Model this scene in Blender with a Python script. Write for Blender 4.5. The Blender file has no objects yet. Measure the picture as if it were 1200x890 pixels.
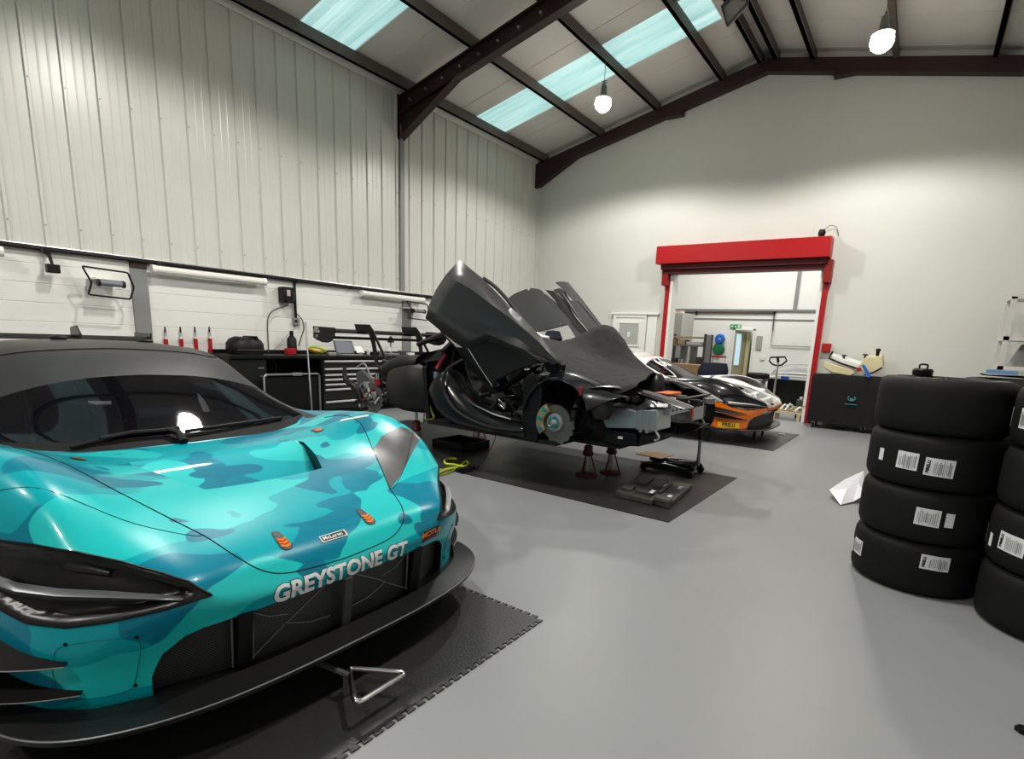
import bpy, bmesh, math, random
from mathutils import Vector, Matrix
from mathutils.bvhtree import BVHTree
random.seed(7)
sc = bpy.context.scene
COL = sc.collection
PI = math.pi
R = math.radians

# ------------------------------------------------------------------ camera solve
F, PX, PY, CH = 629.67, 634.53, 522.73, 1.42
RM = Matrix(((0.81866915, 0.57240052, 0.04624354),
             (0.14761388, -0.13193338, -0.98020596),
             (-0.55496934, 0.80929057, -0.19250405)))
CAM = Vector((0, 0, CH))
def ray(u, v): return RM.transposed() @ Vector(((u - PX) / F, (v - PY) / F, 1))
def at_y(u, v, y):
    d = ray(u, v); return CAM + d * (y / d.y)
def at_x(u, v, x):
    d = ray(u, v); return CAM + d * (x / d.x)
def at_z(u, v, z):
    d = ray(u, v); return CAM + d * ((z - CH) / d.z)

cam_data = bpy.data.cameras.new('camera')
cam = bpy.data.objects.new('camera', cam_data); COL.objects.link(cam)
right, down, fwd = RM[0], RM[1], RM[2]
m = Matrix.Identity(4)
for i in range(3):
    m[i][0] = right[i]; m[i][1] = -down[i]; m[i][2] = -fwd[i]
m.translation = CAM
cam.matrix_world = m
cam_data.sensor_fit = 'HORIZONTAL'; cam_data.sensor_width = 36
cam_data.lens = F * 36 / 1200
cam_data.shift_x = (600 - PX) / 1200
cam_data.shift_y = (PY - 445) / 1200
cam_data.clip_start = 0.02
sc.camera = cam

# ------------------------------------------------------------------ materials
def new_mat(name):
    mt = bpy.data.materials.new(name); mt.use_nodes = True
    return mt, mt.node_tree, mt.node_tree.nodes['Principled BSDF']
def N(nt, t, **kw):
    n = nt.nodes.new(t)
    for k, v in kw.items():
        if k.startswith('i_'): n.inputs[k[2:].replace('_', ' ')].default_value = v
        else: setattr(n, k, v)
    return n
def mat(name, col, rough=0.5, metal=0.0, noise=0.0, nscale=8, bump=0.0, bscale=60, coat=0.0, spec=0.5, emit=None, estr=0.0, rnoise=0.0):
    mt, nt, b = new_mat(name)
    b.inputs['Base Color'].default_value = (*col, 1)
    b.inputs['Roughness'].default_value = rough
    b.inputs['Metallic'].default_value = metal
    b.inputs['Specular IOR Level'].default_value = spec
    if coat:
        b.inputs['Coat Weight'].default_value = coat; b.inputs['Coat Roughness'].default_value = 0.03
    if emit:
        b.inputs['Emission Color'].default_value = (*emit, 1); b.inputs['Emission Strength'].default_value = estr
    tc = None
    if noise or bump or rnoise:
        tc = N(nt, 'ShaderNodeNewGeometry')
    if noise:
        n = N(nt, 'ShaderNodeTexNoise', i_Scale=nscale, i_Detail=4.0)
        nt.links.new(tc.outputs['Position'], n.inputs['Vector'])
        mx = N(nt, 'ShaderNodeMix', data_type='RGBA')
        mx.inputs[6].default_value = (*[c * (1 - noise) for c in col], 1)
        mx.inputs[7].default_value = (*[min(1, c * (1 + noise)) for c in col], 1)
        nt.links.new(n.outputs['Fac'], mx.inputs[0]); nt.links.new(mx.outputs[2], b.inputs['Base Color'])
    if rnoise:
        n = N(nt, 'ShaderNodeTexNoise', i_Scale=nscale, i_Detail=3.0)
        nt.links.new(tc.outputs['Position'], n.inputs['Vector'])
        mr = N(nt, 'ShaderNodeMapRange'); mr.inputs[3].default_value = rough - rnoise; mr.inputs[4].default_value = rough + rnoise
        nt.links.new(n.outputs['Fac'], mr.inputs[0]); nt.links.new(mr.outputs[0], b.inputs['Roughness'])
    if bump:
        n = N(nt, 'ShaderNodeTexNoise', i_Scale=bscale, i_Detail=3.0)
        nt.links.new(tc.outputs['Position'], n.inputs['Vector'])
        bp = N(nt, 'ShaderNodeBump', i_Strength=bump, i_Distance=0.01)
        nt.links.new(n.outputs['Fac'], bp.inputs['Height']); nt.links.new(bp.outputs['Normal'], b.inputs['Normal'])
    return mt

M = {}
M['cladding'] = mat('cladding_paint', (0.59, 0.60, 0.56), 0.32, noise=0.03, nscale=2)
M['gable'] = mat('gable_paint', (0.62, 0.63, 0.595), 0.6, noise=0.03, nscale=1.2)
M['white'] = mat('white_paint', (0.78, 0.79, 0.76), 0.45, noise=0.02, nscale=3)
M['roof'] = mat('roof_liner', (0.68, 0.67, 0.63), 0.55, noise=0.06, nscale=1.5)
M['maroon'] = mat('maroon_steel', (0.045, 0.022, 0.022), 0.45, noise=0.2, nscale=5)
M['purlin'] = mat('purlin_steel', (0.12, 0.105, 0.09), 0.5, noise=0.15, nscale=6)
M['greysteel'] = mat('grey_steel', (0.25, 0.26, 0.26), 0.45, noise=0.05)
M['darkgrey'] = mat('dark_grey', (0.09, 0.09, 0.095), 0.5)
M['black'] = mat('black_plastic', (0.010, 0.010, 0.011), 0.45, spec=0.35)
M['blacksatin'] = mat('black_satin', (0.020, 0.020, 0.021), 0.34, coat=0.15)
M['blackgloss'] = mat('black_gloss', (0.010, 0.010, 0.012), 0.28, coat=0.25)
M['darkcavity'] = mat('dark_cavity', (0.006, 0.006, 0.007), 0.7)
M['rubber'] = mat('slick_rubber', (0.013, 0.013, 0.0135), 0.66, spec=0.3, bump=0.12, bscale=350, noise=0.15, nscale=30)
M['cloth'] = mat('black_cloth', (0.034, 0.033, 0.032), 0.92, bump=0.4, bscale=90, noise=0.25, nscale=9)
M['clothblack'] = mat('cover_cloth', (0.008, 0.008, 0.009), 0.75, bump=0.35, bscale=40)
M['chrome'] = mat('bare_steel', (0.62, 0.62, 0.62), 0.22, metal=1.0)
M['alu'] = mat('brushed_aluminium', (0.55, 0.56, 0.57), 0.38, metal=0.9, noise=0.1, nscale=15)
M['alugrey'] = mat('grey_casting', (0.30, 0.31, 0.32), 0.42, metal=0.7, noise=0.15, nscale=15)
M['discmetal'] = mat('disc_metal', (0.20, 0.195, 0.19), 0.5, metal=0.8, noise=0.35, nscale=30)
M['gold'] = mat('zinc_gold', (0.50, 0.43, 0.28), 0.5, metal=1.0, noise=0.25, nscale=25)
M['red'] = mat('signal_red', (0.40, 0.010, 0.014), 0.38, noise=0.05)
M['darkred'] = mat('rust_red', (0.12, 0.02, 0.02), 0.45, noise=0.2)
M['orange'] = mat('orange_paint', (0.86, 0.20, 0.01), 0.22, coat=0.8)
M['whitegloss'] = mat('white_gloss', (0.80, 0.80, 0.78), 0.15, coat=0.8)
M['carpaint_black'] = mat('black_car_paint', (0.014, 0.015, 0.018), 0.25, coat=0.6)
M['doorgrey'] = mat('grey_panel', (0.065, 0.065, 0.067), 0.34, coat=0.25, noise=0.08, nscale=6)
M['podgrey'] = mat('satin_pod', (0.022, 0.021, 0.019), 0.5, noise=0.2, nscale=8)
M['paper'] = mat('paper_label', (0.74, 0.75, 0.76), 0.55)
M['ink'] = mat('ink', (0.03, 0.03, 0.03), 0.6)
M['inkgrey'] = mat('ink_grey', (0.26, 0.26, 0.27), 0.6)
M['yellow'] = mat('yellow_sticker', (0.85, 0.55, 0.03), 0.4)
M['lime'] = mat('lime_hose', (0.50, 0.58, 0.04), 0.5)
M['blue'] = mat('blue_plastic', (0.03, 0.16, 0.55), 0.4)
M['green'] = mat('green_plastic', (0.015, 0.16, 0.07), 0.5)
M['exitgreen'] = mat('exit_green', (0.02, 0.35, 0.10), 0.4)
M['card'] = mat('cardboard', (0.42, 0.28, 0.16), 0.8, noise=0.15)
M['wood'] = mat('pale_shelf_board', (0.55, 0.45, 0.32), 0.7, noise=0.1)
M['foam'] = mat('cream_foam', (0.66, 0.60, 0.38), 0.7, noise=0.1)
M['silver'] = mat('silver_print', (0.80, 0.82, 0.84), 0.3, metal=0.15)
M['bag'] = mat('navy_cloth', (0.012, 0.018, 0.035), 0.8, bump=0.3)
M['screen'] = mat('grey_screen', (0.22, 0.24, 0.27), 0.2)
M['plasticclear'] = mat('hazy_shell', (0.30, 0.31, 0.31), 0.25, coat=0.5)
M['lightwhite'] = mat('batten_diffuser', (0.78, 0.77, 0.72), 0.35)
M['teal_print'] = mat('teal_print', (0.07, 0.24, 0.29), 0.5)
M['warmdash'] = mat('dash_plastic', (0.02, 0.022, 0.028), 0.5)

# floor: resin, glossy enough for soft reflections
mt, nt, b = new_mat('grey_resin_floor'); M['floor'] = mt
g = N(nt, 'ShaderNodeNewGeometry')
n1 = N(nt, 'ShaderNodeTexNoise', i_Scale=0.7, i_Detail=5.0, i_Roughness=0.6)
n2 = N(nt, 'ShaderNodeTexNoise', i_Scale=180.0, i_Detail=2.0)
nt.links.new(g.outputs['Position'], n1.inputs['Vector']); nt.links.new(g.outputs['Position'], n2.inputs['Vector'])
mx = N(nt, 'ShaderNodeMix', data_type='RGBA')
mx.inputs[6].default_value = (0.245, 0.252, 0.26, 1); mx.inputs[7].default_value = (0.30, 0.306, 0.312, 1)
nt.links.new(n1.outputs['Fac'], mx.inputs[0]); nt.links.new(mx.outputs[2], b.inputs['Base Color'])
mr = N(nt, 'ShaderNodeMapRange'); mr.inputs[3].default_value = 0.34; mr.inputs[4].default_value = 0.50; b.inputs['Specular IOR Level'].default_value = 0.3
nt.links.new(n1.outputs['Fac'], mr.inputs[0]); nt.links.new(mr.outputs[0], b.inputs['Roughness'])
bp = N(nt, 'ShaderNodeBump', i_Strength=0.12, i_Distance=0.002)
nt.links.new(n2.outputs['Fac'], bp.inputs['Height']); nt.links.new(bp.outputs['Normal'], b.inputs['Normal'])
M['mat'] = mat('interlocking_mat', (0.038, 0.038, 0.039), 0.38, bump=0.2, bscale=120, noise=0.12, nscale=3, rnoise=0.08)

# painted blockwork
mt, nt, b = new_mat('painted_blockwork'); M['block'] = mt
g = N(nt, 'ShaderNodeNewGeometry'); sp = N(nt, 'ShaderNodeSeparateXYZ'); cb = N(nt, 'ShaderNodeCombineXYZ')
nt.links.new(g.outputs['Position'], sp.inputs[0])
dv = N(nt, 'ShaderNodeMath', operation='DIVIDE'); dv.inputs[1].default_value = 0.227; nt.links.new(sp.outputs[2], dv.inputs[0])
fr = N(nt, 'ShaderNodeMath', operation='FRACT'); nt.links.new(dv.outputs[0], fr.inputs[0])
pp = N(nt, 'ShaderNodeMath', operation='PINGPONG'); pp.inputs[1].default_value = 0.5; nt.links.new(fr.outputs[0], pp.inputs[0])
ms = N(nt, 'ShaderNodeMapRange'); ms.inputs[1].default_value = 0.0; ms.inputs[2].default_value = 0.035; nt.links.new(pp.outputs[0], ms.inputs[0])
nz = N(nt, 'ShaderNodeTexNoise', i_Scale=2.2, i_Detail=4.0); nt.links.new(g.outputs['Position'], nz.inputs['Vector'])
mx = N(nt, 'ShaderNodeMix', data_type='RGBA'); mx.inputs[6].default_value = (0.50, 0.50, 0.47, 1); mx.inputs[7].default_value = (0.76, 0.76, 0.73, 1)
ml = N(nt, 'ShaderNodeMath', operation='MULTIPLY_ADD'); ml.inputs[1].default_value = 0.55; ml.inputs[2].default_value = 0.45; nt.links.new(ms.outputs[0], ml.inputs[0])
nt.links.new(ml.outputs[0], mx.inputs[0]); nt.links.new(mx.outputs[2], b.inputs['Base Color'])
bp = N(nt, 'ShaderNodeBump', i_Strength=0.5, i_Distance=0.006)
nt.links.new(ms.outputs[0], bp.inputs['Height']); nt.links.new(bp.outputs['Normal'], b.inputs['Normal'])
b.inputs['Roughness'].default_value = 0.5

# skylight sheet: translucent, lit from outside
mt, nt, b = new_mat('skylight_sheet'); M['skylight'] = mt
g = N(nt, 'ShaderNodeNewGeometry')
mp = N(nt, 'ShaderNodeMapping'); mp.inputs['Scale'].default_value = (0.6, 9, 0.6)
nz = N(nt, 'ShaderNodeTexNoise', i_Scale=1.0, i_Detail=4.0)
nt.links.new(g.outputs['Position'], mp.inputs['Vector']); nt.links.new(mp.outputs[0], nz.inputs['Vector'])
cr = N(nt, 'ShaderNodeValToRGB')
cr.color_ramp.elements[0].position = 0.3; cr.color_ramp.elements[0].color = (0.33, 0.56, 0.55, 1)
cr.color_ramp.elements[1].position = 0.75; cr.color_ramp.elements[1].color = (0.66, 0.88, 0.86, 1)
nt.links.new(nz.outputs['Fac'], cr.inputs[0]); nt.links.new(cr.outputs[0], b.inputs['Emission Color'])
b.inputs['Emission Strength'].default_value = 0.7; b.inputs['Base Color'].default_value = (0.3, 0.5, 0.5, 1); b.inputs['Roughness'].default_value = 0.3

M['socket'] = mat('headlight_socket', (0.010, 0.010, 0.011), 0.33)
M['gable_dark'] = mat('darkened_paint', (0.22, 0.22, 0.21), 0.7)  # shade put into the front wall colour to weaken its reflections
# camouflage paint
mt, nt, b = new_mat('teal_camouflage'); M['camo'] = mt
g = N(nt, 'ShaderNodeNewGeometry')
def thr(vec, scale, t, seedoff, stretch):
    mp = N(nt, 'ShaderNodeMapping'); mp.inputs['Location'].default_value = seedoff; mp.inputs['Scale'].default_value = stretch
    nt.links.new(vec, mp.inputs['Vector'])
    nz = N(nt, 'ShaderNodeTexNoise', i_Scale=scale, i_Detail=1.6, i_Roughness=0.42, i_Distortion=0.35)
    nt.links.new(mp.outputs[0], nz.inputs['Vector'])
    mr = N(nt, 'ShaderNodeMapRange'); mr.inputs[1].default_value = t; mr.inputs[2].default_value = t + 0.006
    nt.links.new(nz.outputs['Fac'], mr.inputs[0]); return mr.outputs[0]
pos = g.outputs['Position']
a1 = thr(pos, 2.3, 0.535, (3.1, 7.2, 1.0), (1.45, 0.8, 1.45))
a2 = thr(pos, 2.4, 0.545, (11.4, -4.3, 5.0), (1.45, 0.8, 1.45))
a3 = thr(pos, 3.2, 0.61, (-8.4, 2.3, 3.0), (1.45, 0.8, 1.45))
def mixc(f, A, Bc):
    mx = N(nt, 'ShaderNodeMix', data_type='RGBA')
    nt.links.new(f, mx.inputs[0])
    if isinstance(A, tuple): mx.inputs[6].default_value = (*A, 1)
    else: nt.links.new(A, mx.inputs[6])
    mx.inputs[7].default_value = (*Bc, 1)
    return mx.outputs[2]
c = mixc(a1, (0.0, 0.375, 0.44), (0.0, 0.225, 0.33))
c = mixc(a2, c, (0.02, 0.53, 0.54))
c = mixc(a3, c, (0.0, 0.20, 0.30))
nt.links.new(c, b.inputs['Base Color'])
b.inputs['Roughness'].default_value = 0.3; b.inputs['Specular IOR Level'].default_value = 0.25; b.inputs['Coat Weight'].default_value = 0.42; b.inputs['Coat Roughness'].default_value = 0.05

M['camo_flat'] = M['camo'].copy(); M['camo_flat'].name = 'camouflage_in_vent'
_b = M['camo_flat'].node_tree.nodes['Principled BSDF']; _b.inputs['Coat Weight'].default_value = 0.08; _b.inputs['Roughness'].default_value = 0.5; _b.inputs['Specular IOR Level'].default_value = 0.15
# carbon weave
mt, nt, b = new_mat('carbon_weave'); M['carbon'] = mt
g = N(nt, 'ShaderNodeNewGeometry')
ck = N(nt, 'ShaderNodeTexChecker', i_Scale=160.0)
ck.inputs['Color1'].default_value = (0.010, 0.010, 0.011, 1); ck.inputs['Color2'].default_value = (0.020, 0.020, 0.020, 1)
nt.links.new(g.outputs['Position'], ck.inputs['Vector']); nt.links.new(ck.outputs['Color'], b.inputs['Base Color'])
b.inputs['Roughness'].default_value = 0.34; b.inputs['Coat Weight'].default_value = 0.25; b.inputs['Coat Roughness'].default_value = 0.15
M['carbonlight'] = mat('satin_grey_carbon', (0.10, 0.10, 0.103), 0.38, metal=0.4, noise=0.25, nscale=6)

# grille wire mesh (diagonal weave)
mt, nt, b = new_mat('grille_wire_mesh'); M['grille'] = mt
g = N(nt, 'ShaderNodeNewGeometry'); sp = N(nt, 'ShaderNodeSeparateXYZ'); nt.links.new(g.outputs['Position'], sp.inputs[0])
def band(op):
    a = N(nt, 'ShaderNodeMath', operation=op); nt.links.new(sp.outputs[1], a.inputs[0]); nt.links.new(sp.outputs[2], a.inputs[1])
    s = N(nt, 'ShaderNodeMath', operation='MULTIPLY'); s.inputs[1].default_value = 95.0; nt.links.new(a.outputs[0], s.inputs[0])
    fr = N(nt, 'ShaderNodeMath', operation='FRACT'); nt.links.new(s.outputs[0], fr.inputs[0])
    gt = N(nt, 'ShaderNodeMath', operation='GREATER_THAN'); gt.inputs[1].default_value = 0.68; nt.links.new(fr.outputs[0], gt.inputs[0])
    return gt.outputs[0]
mxx = N(nt, 'ShaderNodeMath', operation='MAXIMUM'); nt.links.new(band('ADD'), mxx.inputs[0]); nt.links.new(band('SUBTRACT'), mxx.inputs[1])
mx = N(nt, 'ShaderNodeMix', data_type='RGBA'); mx.inputs[6].default_value = (0.004, 0.004, 0.004, 1); mx.inputs[7].default_value = (0.085, 0.085, 0.085, 1)
nt.links.new(mxx.outputs[0], mx.inputs[0]); nt.links.new(mx.outputs[2], b.inputs['Base Color']); b.inputs['Roughness'].default_value = 0.5

# tinted glass
mt, nt, b = new_mat('tinted_glass'); M['glass'] = mt
out = nt.nodes['Material Output']
b.inputs['Base Color'].default_value = (0.012, 0.012, 0.016, 1); b.inputs['Roughness'].default_value = 0.03
b.inputs['Specular IOR Level'].default_value = 0.55
tr = N(nt, 'ShaderNodeBsdfTransparent'); tr.inputs[0].default_value = (0.42, 0.42, 0.46, 1)
ms = N(nt, 'ShaderNodeMixShader'); ms.inputs[0].default_value = 0.42
nt.links.new(tr.outputs[0], ms.inputs[2]); nt.links.new(b.outputs[0], ms.inputs[1]); nt.links.new(ms.outputs[0], out.inputs[0])
M['lamp'] = mat('lamp_lens', (1, 1, 1), 0.5, emit=(1.0, 0.93, 0.80), estr=38)
M['carbonmatte'] = mat('matt_carbon', (0.010, 0.010, 0.010), 0.62, spec=0.2)
M['pull'] = mat('bright_pull', (0.80, 0.80, 0.80), 0.3, metal=0.5)
M['fadedred'] = mat('faded_red', (0.26, 0.018, 0.018), 0.5)
M['roofcarbon'] = mat('gloss_roof_carbon', (0.012, 0.012, 0.012), 0.34, spec=0.3, coat=0.12, noise=0.3, nscale=4)
M['liner'] = mat('wheel_arch_liner', (0.008, 0.008, 0.009), 0.8)

# ------------------------------------------------------------------ mesh collector
class MB:
    def __init__(s): s.v = []; s.f = []; s.mi = []; s.cur = 0
    def m(s, i): s.cur = i; return s
    def add(s, vs, fs):
        o = len(s.v); s.v += [Vector(p) for p in vs]
        for f in fs: s.f.append([o + i for i in f]); s.mi.append(s.cur)
        return s
    def box(s, c, d, rz=0, mat3=None):
        x, y, z = d[0] / 2, d[1] / 2, d[2] / 2
        vs = [Vector((a * x, b_ * y, c_ * z)) for a in (-1, 1) for b_ in (-1, 1) for c_ in (-1, 1)]
        T = mat3 if mat3 is not None else Matrix.Rotation(rz, 3, 'Z')
        vs = [T @ p + Vector(c) for p in vs]
        return s.add(vs, [(0, 1, 3, 2), (4, 6, 7, 5), (0, 4, 5, 1), (2, 3, 7, 6), (0, 2, 6, 4), (1, 5, 7, 3)])
    def bb(s, a, b_):  # box from two corners
        return s.box([(a[i] + b_[i]) / 2 for i in range(3)], [abs(a[i] - b_[i]) for i in range(3)])
    def bar(s, p, q, w, h, up=(0, 0, 1)):
        p, q = Vector(p), Vector(q); d = (q - p); L = d.length; d.normalize()
        up = Vector(up)
        if abs(d.dot(up)) > .98: up = Vector((1, 0, 0))
        sx = d.cross(up).normalized(); sz = sx.cross(d).normalized()
        T = Matrix((d, sx, sz)).transposed()
        return s.box((p + q) / 2, (L, w, h), mat3=T)
    def cyl(s, p, q, r, n=16, r2=None, cap=True):
        p, q = Vector(p), Vector(q); r2 = r if r2 is None else r2
        d = (q - p).normalized(); a = d.orthogonal().normalized(); b_ = d.cross(a)
        vs = []
        for c_, rr in ((p, r), (q, r2)):
            for i in range(n):
                t = 2 * PI * i / n; vs.append(c_ + (a * math.cos(t) + b_ * math.sin(t)) * rr)
        fs = [(i, (i + 1) % n, n + (i + 1) % n, n + i) for i in range(n)]
        if cap: fs += [tuple(range(n - 1, -1, -1)), tuple(range(n, 2 * n))]
        return s.add(vs, fs)
    def tube(s, pts, r, n=8, closed=False, smooth=0):
        P = [Vector(p) for p in pts]
        if smooth:
            Q = []
            L = len(P)
            rng = range(L if closed else L - 1)
            for i in rng:
                p0, p1, p2, p3 = (P[(i - 1) % L] if closed or i > 0 else P[0]), P[i], P[(i + 1) % L], (P[(i + 2) % L] if closed or i + 2 < L else P[-1])
                for k in range(smooth):
                    t = k / smooth; Q.append(cr1(p0, p1, p2, p3, t))
            if not closed: Q.append(P[-1])
            P = Q
        L = len(P); vs = []; prev = None
        for i in range(L):
            a = P[(i - 1) % L] if (closed or i > 0) else P[0]; b_ = P[(i + 1) % L] if (closed or i < L - 1) else P[-1]
            d = (b_ - a)
            if d.length < 1e-9: d = Vector((0, 0, 1))
            d.normalize()
            if prev is None: u = d.orthogonal().normalized()
            else:
                u = prev - d * prev.dot(d)
                u = d.orthogonal().normalized() if u.length < 1e-5 else u.normalized()
            prev = u; w = d.cross(u)
            rr = r
            if isinstance(r, (list, tuple)):
                q_ = i / max(1, L - 1) * (len(r) - 1); k_ = min(int(q_), len(r) - 2); rr = r[k_] + (r[k_ + 1] - r[k_]) * (q_ - k_)
            for k in range(n):
                t = 2 * PI * k / n; vs.append(P[i] + (u * math.cos(t) + w * math.sin(t)) * rr)
        fs = []
        for i in range(L if closed else L - 1):
            j = (i + 1) % L
            for k in range(n): fs.append((i * n + k, i * n + (k + 1) % n, j * n + (k + 1) % n, j * n + k))
        if not closed: fs += [tuple(range(n - 1, -1, -1)), tuple((L - 1) * n + k for k in range(n))]
        return s.add(vs, fs)
    def lathe(s, prof, c=(0, 0, 0), n=32, axis='Z', closed=False):
        vs = []; L = len(prof)
        for i in range(n):
            t = 2 * PI * i / n
            for r, z in prof:
                p = Vector((r * math.cos(t), r * math.sin(t), z))
                if axis == 'Y': p = Vector((p.x, p.z, p.y))
                if axis == 'X': p = Vector((p.z, p.x, p.y))
                vs.append(p + Vector(c))
        fs = []
        for i in range(n):
            j = (i + 1) % n
            for k in range(L if closed else L - 1):
                k2 = (k + 1) % L
                fs.append((i * L + k, j * L + k, j * L + k2, i * L + k2))
        return s.add(vs, fs)
    def slab(s, pts, t):  # polygon with thickness vector t
        P = [Vector(p) for p in pts]; n = len(P); t = Vector(t)
        vs = P + [p + t for p in P]
        return s.add(vs, [tuple(range(n)), tuple(range(2 * n - 1, n - 1, -1))] + [(i, n + i, n + (i + 1) % n, (i + 1) % n) for i in range(n)])
    def grid(s, rows):
        h = len(rows); w = len(rows[0])
        return s.add([p for r_ in rows for p in r_], [(i * w + j, i * w + j + 1, (i + 1) * w + j + 1, (i + 1) * w + j) for i in range(h - 1) for j in range(w - 1)])
    def build(s, name, mats, parent=None, smooth=False, bevel=0.0, angle=35, solid=0.0, subsurf=0, weld=False):
        off = Vector((0, 0, 0)); p = parent
        while p is not None: off += p.location; p = p.parent
        me = bpy.data.meshes.new(name)
        me.from_pydata([tuple(v - off) for v in s.v], [], s.f)
        if not isinstance(mats, (list, tuple)): mats = [mats]
        for mm in mats: me.materials.append(M[mm] if isinstance(mm, str) else mm)
        for pl, i in zip(me.polygons, s.mi): pl.material_index = min(i, len(mats) - 1)
        bm = bmesh.new(); bm.from_mesh(me)
        if weld: bmesh.ops.remove_doubles(bm, verts=bm.verts, dist=1e-5)
        bmesh.ops.recalc_face_normals(bm, faces=bm.faces); bm.to_mesh(me); bm.free()
        o = bpy.data.objects.new(name, me); COL.objects.link(o)
        if parent: o.parent = parent
        if smooth: smooth_by_angle(me, angle)
        if solid:
            md = o.modifiers.new('solid', 'SOLIDIFY'); md.thickness = solid
        if subsurf:
            md = o.modifiers.new('sub', 'SUBSURF'); md.levels = subsurf; md.render_levels = subsurf
        if bevel:
            md = o.modifiers.new('bevel', 'BEVEL'); md.width = bevel; md.segments = 2; md.limit_method = 'ANGLE'; md.angle_limit = R(40)
            if not smooth: smooth_by_angle(me, 30)
        return o
def smooth_by_angle(me, ang):
    for p in me.polygons: p.use_smooth = True
    bm = bmesh.new(); bm.from_mesh(me); a = R(ang)
    for e in bm.edges:
        if len(e.link_faces) == 2 and e.calc_face_angle(0) > a: e.smooth = False
    bm.to_mesh(me); bm.free()
def cr1(p0, p1, p2, p3, t):
    return 0.5 * ((2 * p1) + (p2 - p0) * t + (2 * p0 - 5 * p1 + 4 * p2 - p3) * t * t + (3 * p1 - p0 - 3 * p2 + p3) * t ** 3)

def thing(name, label, cat, loc=(0, 0, 0), group=None, rz=0):
    o = bpy.data.objects.new(name, None); COL.objects.link(o); o.location = loc; o.rotation_euler = (0, 0, rz)
    o.empty_display_size = 0.1
    o['label'] = label; o['category'] = cat
    if group: o['group'] = group
    return o
def tag(o, label, cat, group=None):
    o['label'] = label; o['category'] = cat
    if group: o['group'] = group
    return o
def struct(o): o['kind'] = 'structure'; return o
def copy_tree(o, parent=None):
    c_ = o.copy(); COL.objects.link(c_)
    if parent: c_.parent = parent
    for ch in [x for x in list(COL.objects) if x.parent == o]: copy_tree(ch, c_)
    return c_

def text_mesh(txt, size=1.0, bold=0.0, sx=1.0):
    cu = bpy.data.curves.new('lettering', 'FONT'); cu.body = txt; cu.size = size; cu.offset = bold; cu.resolution_u = 3
    cu.align_x = 'CENTER'; cu.align_y = 'CENTER'
    o = bpy.data.objects.new('lettering', cu); COL.objects.link(o)
    dg = bpy.context.evaluated_depsgraph_get(); dg.update()
    me = o.evaluated_get(dg).to_mesh()
    vs = [Vector((v.co.x * sx, v.co.y, 0)) for v in me.vertices]; fs = [tuple(p.vertices) for p in me.polygons]
    o.evaluated_get(dg).to_mesh_clear()
    bpy.data.objects.remove(o); bpy.data.curves.remove(cu)
    return vs, fs
def subdivide_2d(vs, fs, maxlen):
    bm = bmesh.new(); V = [bm.verts.new(v) for v in vs]
    for f in fs:
        try: bm.faces.new([V[i] for i in f])
        except ValueError: pass
    bmesh.ops.triangulate(bm, faces=bm.faces)
    for _ in range(6):
        es = [e for e in bm.edges if e.calc_length() > maxlen]
        if not es: break
        bmesh.ops.subdivide_edges(bm, edges=es, cuts=1); bmesh.ops.triangulate(bm, faces=[f for f in bm.faces if len(f.verts) > 3])
    bm.verts.index_update()
    r_ = [v.co.copy() for v in bm.verts], [tuple(v.index for v in f.verts) for f in bm.faces]; bm.free(); return r_
def grid2d(x0, x1, y0, y1, nx, ny):
    vs = [Vector((x0 + (x1 - x0) * i / nx, y0 + (y1 - y0) * j / ny, 0)) for i in range(nx + 1) for j in range(ny + 1)]
    fs = [(i * (ny + 1) + j, (i + 1) * (ny + 1) + j, (i + 1) * (ny + 1) + j + 1, i * (ny + 1) + j + 1) for i in range(nx) for j in range(ny)]
    return vs, fs
# ================================================================== ROOM
WX, GY, EX, EZ, RX, RZ = -8.84, 12.2, 2.2, 6.0, -3.32, 7.2
Y0 = -4.5; FY = 18.0
def roof_z(x): return EZ + (RZ - EZ) * (1 - abs(x - RX) / (RX - WX))
b = MB().bb((WX - .3, Y0 - .3, -.1), (EX + .3, FY + .3, 0)); struct(b.build('floor', 'floor'))
# left wall: blockwork below, profiled sheet above
b = MB().bb((WX - .25, Y0, 0), (WX, GY, 2.25)); struct(b.build('wall_left', 'block'))
rows = []
prof = []
y = GY
pitch = 1 / 3
while y > Y0:
    for dy, dx in ((0, 0), (.018, 0), (.030, .028), (.058, .028), (.070, 0), (.150, 0), (.158, .003), (.166, .003), (.174, 0), (.246, 0), (.254, .003), (.262, .003), (.270, 0)):
        prof.append((y - dy, dx))
    y -= pitch
b = MB().grid([[(WX + dx, yy, 2.24) for yy, dx in prof], [(WX + dx, yy, roof_z(WX) + .02) for yy, dx in prof]])
struct(b.build('wall_left_cladding', 'cladding'))
b = MB().bb((WX - .25, Y0, 2.2), (WX - .02, GY, 6.1)); struct(b.build('wall_left_outer', 'cladding'))
# screws lines on cladding
b = MB()
for zz in (2.5, 4.1):
    for i in range(46):
        b.cyl((WX + .028, GY - .044 - i * pitch, zz), (WX + .036, GY - .044 - i * pitch, zz), .009, 6)
struct(b.build('trim_20', 'greysteel'))
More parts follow.
